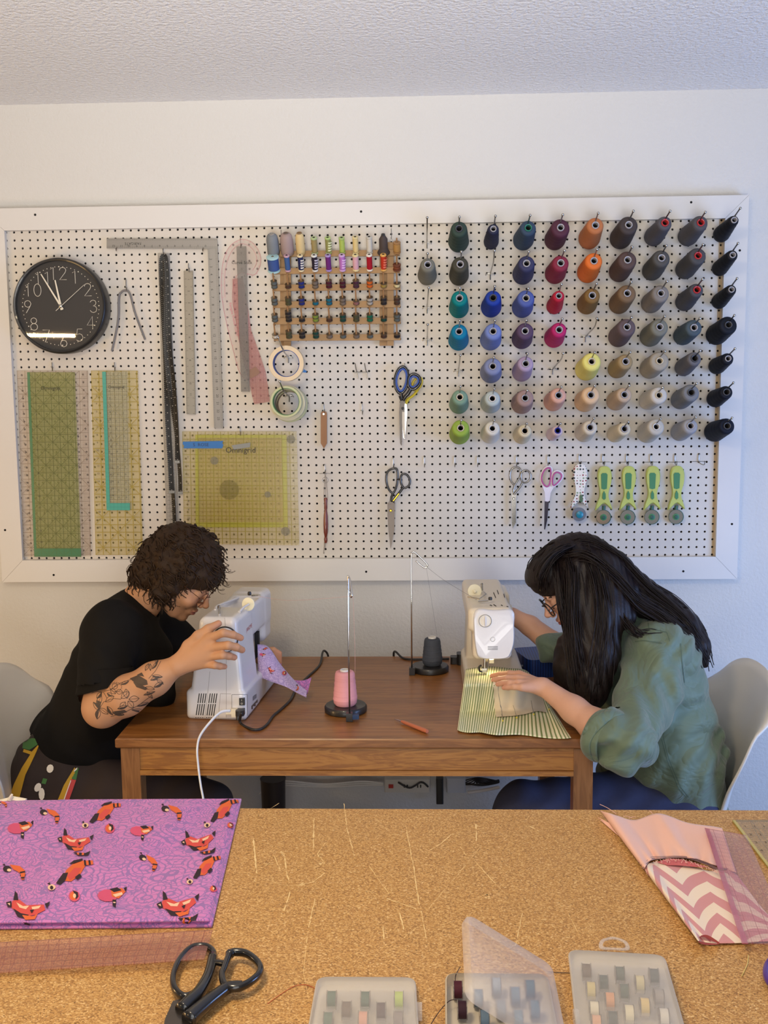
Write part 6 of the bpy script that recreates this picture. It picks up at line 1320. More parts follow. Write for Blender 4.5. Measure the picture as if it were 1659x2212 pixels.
bbox([(1226, 2048), (1436, 2060), (1502, 2290), (1252, 2290)], .026, 'closed translucent bobbin box with hanging tab, rightmost of the three',
     [(*zr(380, 1305), '#77685f', 'upper left grey brown'), (*zr(615, 1325), '#69726c', 'upper grey green'), (*zr(500, 1385), '#54605f', 'upper slate'), (*zr(755, 1390), '#d8cba4', 'upper cream'), (*zr(855, 1340), '#6e7270', 'upper right grey'), (*zr(412, 1435), '#d8c690', 'left straw yellow'), (*zr(645, 1450), '#5c6a63', 'middle dark green'), (*zr(545, 1510), '#e0a078', 'peach'), (*zr(890, 1490), '#a39b96', 'right pale grey'),
      (*zr(435, 1575), '#e6dcc4', 'left ivory'), (*zr(790, 1550), '#dfc488', 'gold cream'), (*zr(680, 1600), '#e3d8bb', 'middle ivory'), (*zr(565, 1645), '#4c5658', 'lower slate'), (*zr(925, 1625), '#dcd6cc', 'right white'), (*zr(450, 1672), '#dda88a', 'lowest peach')], 'bobbins in the right box', 'rightmost bobbin box',
     tab=[zr(475, 1140), zr(478, 1090), zr(520, 1070), (1326, 2026), zr(640, 1082), zr(675, 1110), zr(678, 1150), zr(575, 1150)], latch=(1245, 2200))
c4 = [(961, 2099), (1184, 2101), (1220, 2290), (962, 2290)]
e = empty('bobbin_box', JZ(1080, 2180, CZ)); m, C = boxmesh(c4, CZ + .0005, CZ + .015, .014, True); m.build('tray', m_tray, e, sharp=50)
th = math.radians(33); hinge0 = C[1]; hinge1 = C[2]; Wd = (C[1] - C[0]).length; xd = (C[0] - C[1]).normalized(); up = Vector((0, 0, 1)); ld = xd * math.cos(th) + up * math.sin(th); ln = (-xd * math.sin(th) + up * math.cos(th))
yd = (C[2] - C[1]); Ly = yd.length; yd.normalize(); pts = []
for (a, b) in ((0, 0), (Wd, 0), (Wd, Ly), (0, Ly)): pts.append((a, b))
out = []; rad = .014
for i in range(4):
    a, b, c = [Vector(pts[(i + k) % 4]) for k in (-1, 0, 1)]; p1 = b + (a - b).normalized() * rad; p2 = b + (c - b).normalized() * rad
    for k in range(6): t = k / 5; out.append(p1 * (1 - t) ** 2 + b * 2 * t * (1 - t) + p2 * t * t)
n = len(out); ce = Vector((Wd / 2, Ly / 2)); rings = []
for ins, hh in ((0, 0), (0, .008), (.003, .011)): rings.append([hinge0 + ld * q.x + yd * q.y + ln * hh for q in [p + (ce - p).normalized() * ins for p in out]])
m = M(); m.add([p for r in rings for p in r], [(k * n + i, k * n + (i + 1) % n, (k + 1) * n + (i + 1) % n, (k + 1) * n + i) for k in range(2) for i in range(n)] + [tuple(range(2 * n, 3 * n))]); m.build('lid', m_frost2, e, sharp=50)
tag(e, 'translucent bobbin box with its lid tilted open, middle of the three', 'box', 'translucent bobbin boxes')
ang = math.atan2(*(C[1] - C[0]).yx)
for x, y, colr, nm in ((1035, 585, '#4a1f2a', 'upper left maroon'), (1062, 715, '#331a24', 'lower left dark maroon'), (1165, 640, '#5d6f80', 'blue grey'), (1280, 565, '#9aa3ab', 'pale grey'), (1400, 625, '#6d8290', 'middle steel blue'), (1495, 580, '#4d7080', 'upper right teal grey'), (1205, 775, '#5f7080', 'lower blue grey'), (1310, 710, '#7c8288', 'middle grey'), (1420, 775, '#5f7684', 'lower steel blue'), (1525, 712, '#546f7e', 'right teal grey')):
    hbobbin(*zq(x, y), CZ + .0125, ang, colr, nm + ' bobbin in the open box', 'bobbins in the open box')
m_dthr = mat('dark_thread', '#2e1a20', .6)
for pts, lb in ((((1050, 440), (1022, 490), (1018, 540), (1030, 560)), 'dark thread curling up beside the open bobbin box'), (((1040, 655), (985, 655), (920, 720), (860, 810)), 'dark thread trailing down left of the open bobbin box')):
    o = M().tube(spline([JZ(*zq(*p), CZ + .012) for p in pts], 6), .0005, 5).build('loose_thread', m_dthr); tag(o, lb, 'thread')
o = M().tube(spline([JZ(1183, 2099, CZ + .002), JZ(1210, 2101, CZ + .001), JZ(1236, 2102, CZ + .001)], 5), .0004, 5).build('loose_thread', m_dthr); tag(o, 'dark thread between the open box and the right box', 'thread')
o = M().tube(spline([JZ(*zr(*p), CZ + .001) for p in ((1520, 1185), (1515, 1240), (1495, 1290), (1475, 1330))], 6), .0006, 5).build('loose_thread', mat('straw_thread', '#d8c274', .6)); tag(o, 'short straw coloured thread on the board at the right', 'thread')
o = M().tube(spline([JZ(*zt(*p), CZ + .001) for p in ((40, 1050), (110, 1000), (170, 965), (225, 958), (270, 975))], 6), .0004, 5).build('loose_thread', mat('rust_thread', '#b5532c', .6)); tag(o, 'rust coloured thread left of the leftmost bobbin box', 'thread')
# pink garment
m_pinkc = mat('pale_pink_cotton', '#e7b6a4', .75, bump=.15, bs=900, sheen=.2); m_pinkd = mat('pink_cotton_inner', '#c9686a', .75)
def chev():
    t = NT('chevron_cotton'); u, v, _ = t.xyz(t.attr('uvm')); zz = (u * 5.5).pp(1.) * .95; b = ((v * 3.5 + zz)).fract().lt(.5)
    return t.end(t.bsdf(t.mix(b, '#ead6c0', '#cd8c8c'), .75, 0, t.bump(t.noise(t.coord(), 900, 2), .15, .0005), Sheen_Weight=.2))
e = empty('pink_garment', JZ(1480, 1900, CZ))
TT = [(1297, 1751), (1334, 1763), (1371, 1772), (1423, 1758), (1485, 1778), (1541, 1786), (1560, 1790)]; TBt = [(1391, 1877), (1405, 1860), (1425, 1856), (1455, 1853), (1500, 1855), (1540, 1868), (1590, 1885)]
P, U = two_rail(TT, TBt, 60, 26, lambda q, u, v: JZ(q[0], q[1], CZ + .004 + .016 * math.exp(-((u - .10) / .10) ** 2) * (1 - .3 * v) * min(1, u / .03 + .2) + .010 * math.exp(-((u - .5 - v * .12) / .05) ** 2) * (.4 + .6 * v) + .004 * math.sin(u * 40) * v * v + .006 * math.exp(-((u - .78) / .08) ** 2) * v))
m = M(); m.grid(P, thick=.0008); m.build('gathered_panel', m_pinkc, e, sharp=None)
P, U = two_rail([(1296, 1771), (1330, 1800), (1365, 1830), (1392, 1876)], [(1300, 1770), (1345, 1793), (1385, 1830), (1400, 1862)], 20, 6, lambda q, u, v: JZ(q[0], q[1], CZ + .002 + .003 * v)); m = M(); m.grid(P, thick=.0008); m.build('under_panel', m_pinkc, e, sharp=None)
CT = [(1393, 1879), (1402, 1866), (1430, 1862), (1470, 1866), (1530, 1882), (1580, 1880), (1640, 1955), (1690, 2010)]; CB = [(1507, 2030), (1512, 2034), (1524, 2036), (1545, 2038), (1575, 2038), (1605, 2037), (1650, 2034), (1700, 2034)]
P, U = two_rail(CT, CB, 60, 40, lambda q, u, v: JZ(q[0], q[1], CZ + .003 + .017 * math.exp(-((u - .09) / .085) ** 2) * (.55 + .45 * v) * min(1, u / .02 + .05) + .003 * math.exp(-((u - .3) / .1) ** 2)))
m = M(); m.grid(P, uv=U, thick=.0008); m.build('chevron_panel', chev(), e, uv=True, sharp=None)
m = M(); C = spline([JZ(*zr(*p), CZ + z_) for p, z_ in (((1165, 1080), .006), ((1185, 1050), .014), ((1230, 1042), .017), ((1290, 1075), .012), ((1318, 1104), .004), ((1250, 1112), .001), ((1190, 1105), .001))], 5, True); ce = sum(C, Vector()) / len(C) + Vector((-.004, .012, 0))
m.add(C + [ce], [(i, (i + 1) % len(C), len(C)) for i in range(len(C))]); m.build('rolled_hem_inside', m_pinkd, e)
m = M(); C = [JZ(*zr(*p), CZ + .006) for p in ((878, 540), (960, 515), (1040, 520), (1140, 545), (1230, 575), (1150, 572), (1040, 562), (950, 560))]; C2 = [c + Vector((0, 0, .002)) for c in C]; m.plate(C2, .0006, (0, 0, 1)); m.build('seam_inside', m_pinkd, e, smooth=False)
m = M(); bg_ = bvh_of([o for o in e.children if o.name.startswith('gathered')])
for k in range(3):
    m.tube(spline([JZ(*zr(*p), CZ + .012 + .003 * (k == 0)) for p in ((775 - k * 14, 575 - k * 22), (830 - k * 4, 520 - k * 12), (930, 503 - k * 7), (1080, 500 - k * 5), (1220, 545 - k * 8), (1300, 580 - k * 6), (1370, 585 - k * 4))], 6), .0004, 4)
m.build('gathering_stitches', mat('stitch_grey', '#7d6468', .7), e)
m = M()
for k in range(34):
    u = k / 33; a = curve_at([zr(*p) for p in ((790, 585), (860, 532), (980, 515), (1100, 525), (1230, 572), (1310, 600))], u); P = [JZ(a[0], a[1] - 3, CZ + .012)]
    for q in range(3): P.append(P[-1] + Vector((random.uniform(-.003, .003), -random.uniform(.001, .005), random.uniform(-.001, .001))))
    m.tube(P, .00035, 4)
for (x, y, x2, y2) in ((475, 122, 590, 188), (462, 218, 500, 240), (822, 168, 850, 195), (680, 222, 728, 212), (800, 580, 808, 618), (700, 220, 640, 205)): m.tube(spline([JZ(*zr(x, y), CZ + .004), JZ(*zr((x + x2) / 2, (y + y2) / 2 - 6), CZ + .006), JZ(*zr(x2, y2), CZ + .006)], 4), .0004, 4)
o = m.build('frayed_threads', m_pinkc, e); o['kind'] = 'stuff'
tag(e, 'pale pink gathered cloth sewn to a pink chevron panel, right side of the cutting table', 'garment')
P = [JZ(1522, 1790, CZ + .012), JZ(1612, 1806, CZ + .012), JZ(1716, 2044, CZ + .012), JZ(1602.5, 2039, CZ + .012)]; uv, w_, h_ = quad_uv(P); m = M(); m.plate(P, .0014, (0, 0, 1), uv=uv)
o = m.build('clear_ruler', gridmat('rose_grid', '#d8a8b0', .06, '#a83248', I / 2, .0008, I / 8, .0002, edge=('#c0657a', .0075, 'l', .5), W_=w_, L_=h_, la=.38), org=P[0], uv=True, smooth=False); tag(o, 'pink tinted clear ruler lying across the pink chevron cloth', 'ruler')
P = [JZ(1581.5, 1775, CZ + .001), JZ(1760, 1775, CZ + .001), JZ(1900, 1980, CZ + .001), JZ(1745, 1990, CZ + .001)]; uv, w_, h_ = quad_uv(P); m = M(); m.plate(P, .003, (0, 0, 1), uv=uv); ux = (P[1] - P[0]).normalized(); uy = (P[0] - P[3]).normalized()
for r in range(4):
    for k in range(3): puttext(m, str(r + 1), .009, JZ(*zr(1500 + r * 38 + k * 66, 278 + r * 56), CZ + .0043), ux, uy, 1)
o = m.build('yellow_ruler', [gridmat('yellow_omni', '#d8c06a', .10, '#6c6020', I, .0009, I / 4, .0005, edge=('#c9b63a', .004, 'l', .8), W_=w_, L_=h_), m_ink], org=P[0], uv=True, smooth=False); tag(o, 'yellow tinted clear ruler at the far right edge of the cutting table', 'ruler')
e = empty('scissors', JZ(1680, 2100, CZ)); m = M(); C = spline([JZ(x, y, CZ + .010) for x, y in ellpx(1678, 2098, 22, 28, .2)], 4, True); m.tube(C, [(.006, .0045)] * len(C), 10, closed=True, flat=(0, 0, 1)); m.tube([JZ(1690, 2125, CZ + .010), JZ(1730, 2190, CZ + .008)], .006, 10); m.build('purple_handle', mat('purple_plastic', '#4a2a8e', .3, coat=.4), e)
m = M(); m.plate([JZ(*p, CZ + .003) for p in ((1722, 2180), (1738, 2176), (1800, 2330), (1790, 2335))], .003, (0, 0, 1)); m.build('blade', m_steel, e, smooth=False); tag(e, 'scissors with a purple handle just showing at the right edge', 'scissors')
# ================================================================ CHAIRS
m_shell = mat('moulded_white_shell', '#dcd6cc', .35, coat=.15); m_chleg = mat('chair_leg_wood', '#a67c50', .5)
def chair(x0, yc, sgn, label, wb=.4):
    """moulded shell chair, sgn=+1 backrest on the left facing +X, -1 mirrored"""
    e = empty('shell_chair', (x0, yc, 0)); P = []
    for j in range(31):
        v = j / 30; row = []
        for i in range(25):
            u = i / 12 - 1; w = .215
            if v < .5:      # seat from front lip to the back
                t = v / .5; X = .37 - .34 * t; Z = .40 + .015 * (1 - t) ** 2 * 2 - .02 * math.sin(t * PI) + .035 * u * u * (.4 + .6 * t); W = .19; X -= .02 * (abs(u) ** 3) * (1 - t)
                if t < .2: Z -= (.2 - t) ** 2 * 1.1
            else:
                t = (v - .5) / .5; X = .03 - .115 * t + .02 * (1 - t) - .05 * math.exp(-((t - .0) / .25) ** 2) * .5; Z = .40 + .435 * t ** .95 + .035 * u * u * (1 - t) ** 2; sm = min(1, t / .55); sm = sm * sm * (3 - 2 * sm); W = .14 + .105 * sm
                X += .075 * u * u * (1 - .35 * t) * (wb + (1 - wb) * sm)
                if t > .7: Z -= .085 * (abs(u) ** 3.2) * ((t - .7) / .3)
                W *= 1 - .10 * max(0, (t - .6) / .4) ** 2
            row.append(Vector((x0 + sgn * X, yc + W * u, Z)))
        P.append(row)
    m = M(); m.grid(P, thick=.007 * 1); m.build('seat_shell', m_shell, e, sharp=None)
    for lx, ly in ((.06, -.15), (.06, .15), (.34, -.15), (.34, .15)):
        M().tube([(x0 + sgn * (lx + (.0)), yc + ly * .7, .39), (x0 + sgn * (lx + (-.05 if lx < .2 else .05)), yc + ly * 1.3, 0.0)], [.014, .010], 10).build('leg', m_chleg, e)
    tag(e, label, 'chair'); return e
chair(.19, -.60, 1, 'white moulded chair behind the person in the black shirt', 0)
chair(2.19, -.57, -1, 'white moulded chair behind the person in the green shirt', .6)
# ================================================================ PEOPLE
def skinmat(name, base, lip, stub, red):
    t = NT(name); a, b, c = t.xyz(t.attr('msk')); co = t.coord(); n = t.noise(co, 30, 4)
    L = lin(base); col = t.mix(n, tuple(x * .90 for x in L[:3]) + (1,), tuple(min(1, x * 1.08) for x in L[:3]) + (1,)); col = t.mix(c * .3, col, red); col = t.mix(a, col, lip); col = t.mix(b * t.noise(co, 900, 2) * 1.4, col, stub)
    return t.end(t.bsdf(col, .52, 0, t.bump(t.noise(co, 500, 3), .12, .0006), Subsurface_Weight=.08, Subsurface_Radius=(.012, .005, .003), Specular_IOR_Level=.35))
class Frame:
    def __init__(s, O, f, u): s.O = Vector(O); s.f = Vector(f).normalized(); s.u = (Vector(u) - s.f * s.f.dot(Vector(u))).normalized(); s.s = s.f.cross(s.u); s.R = [list(s.f), list(s.u), list(s.s)]
    def p(s, a, b, c=0): return s.O + s.f * a + s.u * b + s.s * c
def head_sdf(S, H, neck, fem=False):
    S.ell(H.p(-.012, .040, 0), (.094, .080, .073), H.R, .01); S.ell(H.p(.036, -.018, 0), (.056, .080, .058), H.R, .02); S.ell(H.p(.035, -.066, 0), (.048, .034, .046), H.R, .02)
    S.cap(H.p(-.005, -.040, .045), H.p(.055, -.085, .022), .018, .016, .02); S.cap(H.p(-.005, -.040, -.045), H.p(.055, -.085, -.022), .018, .016, .02)
    S.ell(H.p(.078, -.088, 0), (.016, .015, .019), H.R, .014)
    S.cap(H.p(.083, .022, -.028), H.p(.083, .022, .028), .0105, None, .012)
    for s_ in (-1, 1):
        S.ell(H.p(.098, .001, s_ * .032), (.013, .011, .015), H.R, .010, 'sub'); S.ell(H.p(.080, .000, s_ * .031), (.0125, .0125, .0145), H.R, .003)
        S.ell(H.p(.070, -.030, s_ * .038), (.02, .02, .02), H.R, .02)
        S.ell(H.p(-.004, -.004, s_ * .074), (.019, .031, .008), H.R, .004); S.ell(H.p(.001, -.002, s_ * .082), (.009, .017, .006), H.R, .003, 'sub')
        S.ell(H.p(.102, -.030, s_ * .0115), (.0085, .0065, .0065), H.R, .005)
    S.chain([H.p(.090, .012, 0), H.p(.102, -.006, 0), H.p(.115, -.022, 0)], [.0065, .0066, .0078], .008); S.ell(H.p(.1125, -.025, 0), (.008, .007, .009), H.R, .004)
    S.ell(H.p(.088, -.058, 0), (.012, .016, .026), H.R, .010)
    S.ell(H.p(.0985, -.0520, 0), (.0065, .0045, .019), H.R, .003); S.ell(H.p(.0970, -.0625, 0), (.0065, .005, .017), H.R, .003); S.ell(H.p(.105, -.0572, 0), (.006, .0012, .022), H.R, .002, 'sub')
    a, b, ra, rb = neck; S.cap(a, b, ra, rb, .02)
def head_mask(vs, H, beard):
    P = vs - np.array(H.O); a = P @ np.array(H.f); b = P @ np.array(H.u); c = P @ np.array(H.s)
    lip = np.clip(1.6 - (((b + .0575) / .0085) ** 2 + (c / .021) ** 2), 0, 1) * (a > .093)
    st = np.zeros(len(vs))
    if beard:
        st = np.clip(((a + .01) / .03), 0, 1) * np.clip((-.028 - b - .25 * np.clip(.06 - a, 0, 1)) / .02, 0, 1) * (b > -.13) * (1 - lip) * .45
        mu = np.exp(-(((b + .0425) / .0055) ** 2)) * (np.abs(c) < .026) * (a > .085); st = np.maximum(st, mu * .95); go = np.exp(-(((b + .080) / .012) ** 2 + (c / .014) ** 2)) * (a > .07); st = np.maximum(st, go * .6)
    red = np.exp(-(((b + .02) / .02) ** 2)) * np.clip((a - .05) / .05, 0, 1) * .5
    return np.stack([lip, np.clip(st, 0, 1), red], 1)
def add_sdf(m, S, mask=None, it=2):
    v, f = S.mesh(); v = smoothmesh(v, f, it); c = mask(v) if mask is not None else np.zeros((len(v), 3)); m.raw(v, f, col=[tuple(map(float, q)) for q in c])
def tipmask(tips, r=.016):
    T = np.array([list(t) for t in tips])
    def fn(v):
        d = np.min(np.linalg.norm(v[:, None, :] - T[None], axis=2), axis=1); return np.stack([0 * d, 0 * d, np.exp(-(d / r) ** 2)], 1)
    return fn
def bounds(pts, mg): A = np.array([list(p) for p in pts]); return A.min(0) - mg, A.max(0) + mg
def nails(e, m_, items):
    m = M()
    for tip, nrm in items: m.ball(tip + Vector(nrm).normalized() * .0048, (.0042, .0042, .0042), 8)
    return m.build('fingernails', m_, e)
# ---------------------------------------------------------------- person on the left
m_skA = skinmat('skin_olive', '#bc8a65', '#a4635a', '#4a362c', '#c47a66')
HA = Frame(J(387, 1240, -.55), (.785, -.10, -.62), (.62, 0, .785))
eA = empty('person', (.30, -.55, 0))
body = M()
S = SDF(np.array(HA.O) - [.17, .12, .19], np.array(HA.O) + [.17, .12, .15], .0019)
head_sdf(S, HA, (HA.p(-.035, -.045), J(283, 1328, -.53), .053, .060)); add_sdf(body, S, lambda v: head_mask(v, HA, True), 1)
shA = J(240, 1365, -.70); K = dict(idx=[(452, 1378, -.845), (482, 1367, -.86), (503, 1371, -.845), (520, 1378, -.825)], mid=[(458, 1398, -.850), (492, 1394, -.868), (510, 1398, -.85), (523, 1404, -.83)],
     rin=[(453, 1418, -.848), (481, 1415, -.865), (494, 1417, -.85), (506, 1420, -.835)], pin=[(441, 1434, -.842), (464, 1437, -.855), (475, 1439, -.845), (485, 1440, -.832)], thb=[(408, 1396, -.83), (428, 1374, -.835), (450, 1359, -.83), (472, 1347, -.815)])
arm = [shA, J(222, 1528, -.79), J(272, 1503, -.81), J(334, 1466, -.825), J(378, 1440, -.835)]
S = SDF(*bounds(arm[1:] + [J(*q) for k in K.values() for q in k] + [J(225, 1470, -.77)], .07), .0021)
S.chain([J(232, 1430, -.74), arm[1]], [.052, .050], .01); S.chain(arm[1:], [.049, .050, .041, .027], .02)
w_ = arm[-1]
for nm, r in (('idx', .0118), ('mid', .0122), ('rin', .0115), ('pin', .0105)):
    q = [J(*p) for p in K[nm]]; S.cap(w_ + (q[0] - w_) * .12, q[0], .019, r + .0015, .012); S.chain(q, [r, r * .88, r * .82, r * .70], .0035)
q = [J(*p) for p in K['thb']]; S.cap(w_ + Vector((.008, 0, .006)), q[0], .018, .017, .012); S.chain(q, [.0165, .0135, .0115, .0088], .006)
tips = [J(*k[-1]) for k in K.values()]; add_sdf(body, S, tipmask(tips), 1)
fa = [J(425, 1425, -.36), J(500, 1432, -.40), J(560, 1420, -.455)]
S = SDF(*bounds(fa + [J(605, 1412, -.47)], .05), .0025); S.chain(fa, [.036, .030, .022], .01)
far_t = []
for k in range(4):
    dy = k * 8; b = [fa[-1], J(572, 1405 + dy * .9, -.468), J(590, 1404 + dy, -.468), J(604, 1411 + dy * .8, -.462)]; S.chain(b, [.020, .0105, .0088, .0072], .004); far_t.append(b[-1])
S.chain([fa[-1], J(570, 1440, -.50), J(590, 1452, -.51)], [.02, .011, .009], .005); add_sdf(body, S, tipmask(far_t), 1)
# torso and legs under the clothes
hipA, kneA = J(110, 1672, -.60), J(440, 1748, -.66); hipA2, kneA2 = J(110, 1672, -.46), J(440, 1748, -.42)
S = SDF((-.02, -.85, .0), (.80, -.25, 1.10), .007)
S.cap(J(150, 1620, -.53), J(270, 1390, -.53), .10, .10, .05); S.cap(J(245, 1370, -.66), J(300, 1360, -.38), .05, .05, .04); S.cap(J(270, 1370, -.53), J(290, 1320, -.53), .06, .055, .03); S.cap(shA, J(226, 1500, -.78), .045, .045, .02); S.cap(J(345, 1365, -.36), fa[0], .045, .04, .02)
for hp, kn in ((hipA, kneA), (hipA2, kneA2)):
    S.cap(hp, kn, .075, .055, .03); S.cap(kn, Vector((kn.x + .02, kn.y, .10)), .052, .036, .02); S.cap(Vector((kn.x + .02, kn.y, .07)), Vector((kn.x + .14, kn.y, .045)), .035, .028, .02)
add_sdf(body, S); body.build('body', m_skA, eA, col=True, sharp=None)
# shirt
m_tee = mat('black_cotton', '#15120f', .85, bump=.25, bs=14, bd=.02, spec=.15, bdet=2)
S = SDF((-.03, -.93, .48), (.86, -.22, 1.12), .0045)
S.cap(J(160, 1590, -.61), J(258, 1395, -.61), .100, .108, .05); S.cap(J(160, 1590, -.46), J(268, 1395, -.46), .100, .105, .05); S.cap(J(290, 1485, -.54), J(232, 1585, -.54), .085, .10, .06); S.cap(J(135, 1592, -.54), J(215, 1600, -.54), .095, .11, .04)
S.cap(J(243, 1352, -.67), J(300, 1345, -.40), .066, .066, .05); S.cap(J(262, 1342, -.53), J(302, 1306, -.53), .070, .060, .04); S.cap(J(320, 1420, -.56), J(345, 1500, -.60), .07, .045, .05)
S.cap(J(236, 1365, -.70), J(222, 1470, -.775), .072, .068, .04); S.cap(J(345, 1362, -.37), J(408, 1400, -.34), .070, .056, .04)
hn = (J(228, 1478, -.79) - J(238, 1400, -.73)); 
S.warp(lambda x, y, z: .0028 * np.sin(70 * x + 38 * z + 2.5 * np.sin(21 * z + 9 * y)) * np.sin(9 * z + 13 * y + 1))
# cut neck opening, sleeve end and hem
nk = (HA.p(-.035, -.045) - J(283, 1328, -.53)).normalized(); S.cap(J(298, 1314, -.53), HA.p(.0, -.02), .052, .058, .004, 'sub')
S.mesh_ = None; v, f = S.mesh(); v = smoothmesh(v, f, 2)
cen = v[f].mean(1); a0 = np.array(J(228, 1474, -.78)); hd = np.array([.12, -.25, -.95]); hd /= np.linalg.norm(hd)
d1 = (cen - a0) @ hd; near = np.linalg.norm(cen - np.array(J(224, 1490, -.79)), axis=1) < .13
hz = np.array([proj(c) for c in cen[::1]]) if False else None
h0 = np.array(J(75, 1592, -.6)); h1 = np.array(J(262, 1660, -.6)); hv = h1 - h0; nh = np.array([hv[2], 0, -hv[0]]); nh /= np.linalg.norm(nh); low = ((cen - h0) @ nh) > 0
keep = ~((d1 > 0) & near & (cen[:, 1] < -.70)) & ~low; f = f[keep]
sh = M().raw(v, f).build('t_shirt', m_tee, eA, sharp=None)
# short sleeve skirt hanging to the elbow
ax = Vector((-.02, -.16, -.98)).normalized(); c0 = J(231, 1440, -.765); P = []
sx = Vector((1, 0, 0)); sy = ax.cross(sx).normalized()
for j in range(14):
    t = j / 13; row = []
    for i in range(41):
        an = 2 * PI * i / 40; ln_ = .030 + .040 * (1 - math.cos(an)) * .5; r = .066 + .010 * t + .003 * math.sin(an * 5 + 1)
        row.append(c0 + sx * math.cos(an) * r * 1.02 + sy * math.sin(an) * r * .92 + ax * (t * ln_ * 1.05))
    P.append(row)
m = M(); m.grid(P, thick=.0016); m.build('sleeve_hem', m_tee, eA, sharp=None)
m = M(); cn = J(301, 1311, -.53); ux = Vector((0, 1, 0)); uy = nk.cross(ux).normalized(); m.tube([cn + ux * math.cos(a) * .064 + uy * math.sin(a) * .060 for a in [k * PI / 16 for k in range(32)]], [(.006, .010)] * 32, 8, closed=True, flat=tuple(nk)); m.build('neck_band', m_tee, eA, sharp=None)
# trousers
m_trA = mat('dark_brown_cord', '#2a1d18', .85, bump=.3, bs=60, bd=.004, stretch=(1, .1, 1))
S = SDF((-.12, -.85, .02), (.82, -.22, .72), .005)
S.ell(J(112, 1685, -.54), (.125, .165, .115), None, .03); S.cap(J(130, 1640, -.60), J(130, 1640, -.47), .10, .10, .05)
for hp, kn in ((hipA, kneA), (hipA2, kneA2)): S.cap(hp, kn, .100, .078, .05); S.cap(kn, Vector((kn.x + .02, kn.y, .13)), .076, .066, .03)
S.warp(lambda x, y, z: .003 * np.sin(60 * x + 30 * z + 3 * np.sin(20 * z + 10 * y)))
v, f = S.mesh(); v = smoothmesh(v, f, 2); tr = M().raw(v, f).build('trousers', m_trA, eA, sharp=None); btr = bvh_of(tr)
m = M(); zz = lambda L: [z1b(*p) for p in L]
for mi, poly in ((0, [(232, 1300), (215, 1345), (150, 1480), (112, 1625), (52, 1625), (82, 1540), (130, 1440), (190, 1345)]), (1, [(165, 1268), (212, 1275), (228, 1302), (172, 1340), (132, 1330), (135, 1298)]), (0, [(140, 1335), (190, 1350), (178, 1366), (135, 1352)]), (2, E8(292, 1445, 20, 25, .3)), (2, E8(220, 1552, 18, 27, .5)), (2, E8(243, 1590, 18, 36, 0)), (1, [(250, 1500), (275, 1505), (265, 1535), (240, 1530)]),
                 (0, [(430, 1440), (440, 1452), (402, 1540), (366, 1625), (335, 1625), (370, 1540)]), (1, [(430, 1462), (455, 1440), (440, 1512), (412, 1503)]), (2, [(428, 1455), (446, 1440), (444, 1452), (426, 1466)]), (3, [(410, 1506), (440, 1512), (420, 1570), (400, 1625), (370, 1625), (388, 1560)]), (2, [(408, 1512), (412, 1514), (374, 1622), (368, 1622)])):
    decal(m, btr, zz(poly), .002 if mi != 2 else .003, 6, mi)
m.build('patchwork_print', [mat('mustard_patch', '#b48a1e', .8), mat('leaf_green_patch', '#3f6b34', .8), mat('white_patch', '#ddd3c4', .8), mat('red_patch', '#b8413c', .8)], eA)
for kn in (kneA, kneA2): M().tube([(kn.x - .04, kn.y, .045), (kn.x + .02, kn.y, .055), (kn.x + .12, kn.y, .042), (kn.x + .19, kn.y, .034)], [.038, .046, .042, .026], 14).build('shoe', m_blk, eA)
# hair
def hairmat(name, c1, c2, rough=.42):
    t = NT(name); co = t.coord(); n = t.noise(co, 160, 3, .6, dist=.6); return t.end(t.bsdf(t.mix(n, c1, c2), rough, 0, t.bump(t.noise(co, 260, 2, dist=1.), .5, .003), Specular_IOR_Level=.22))
m_hrA = hairmat('dark_brown_curls', '#1a110b', '#3d2916', .6)
hair = M(); cH = Vector(J(388, 1222, -.55)); RH = Frame(cH, (.96, 0, -.28), (.28, 0, .96))
S = SDF(np.array(cH) - .20, np.array(cH) + .18, .003)
S.ell(RH.p(0, .006), (.116, .090, .090), RH.R, .01); S.ell(HA.p(-.014, .048), (.108, .092, .087), HA.R, .01); S.ell(RH.p(-.075, -.038, 0), (.05, .058, .070), RH.R, .02); S.ell(RH.p(.072, -.004, 0), (.045, .042, .060), RH.R, .02); S.ell(RH.p(-.012, -.05, -.066), (.042, .040, .022), RH.R, .015); S.ell(RH.p(-.012, -.05, .066), (.042, .040, .022), RH.R, .015)
S.warp(lambda x, y, z: .0045 * np.sin(95 * x + 2 * np.sin(60 * z)) * np.sin(88 * z + 2 * np.sin(70 * y)) * np.cos(80 * y))
S.ell(HA.p(.070, -.035, 0), (.055, .055, .075), HA.R, .006, 'sub')
v, f = S.mesh(); hair.raw(v, f); vn = v; fn_ = f
e1 = v[f[:, 2]] - v[f[:, 0]]; e2 = v[f[:, 3]] - v[f[:, 1]]; N_ = np.cross(e1, e2); N_ /= np.linalg.norm(N_, axis=1)[:, None] + 1e-9; Cn = v[f].mean(1)
sel = np.where(((Cn - np.array(HA.O)) @ np.array(HA.f) < .098) & (((Cn - np.array(HA.O)) @ np.array(HA.f) < .045) | ((Cn - np.array(HA.O)) @ np.array(HA.u) > .045)))[0]; pick = rng.choice(sel, 620)
dn = Vector((.1, 0, -1))
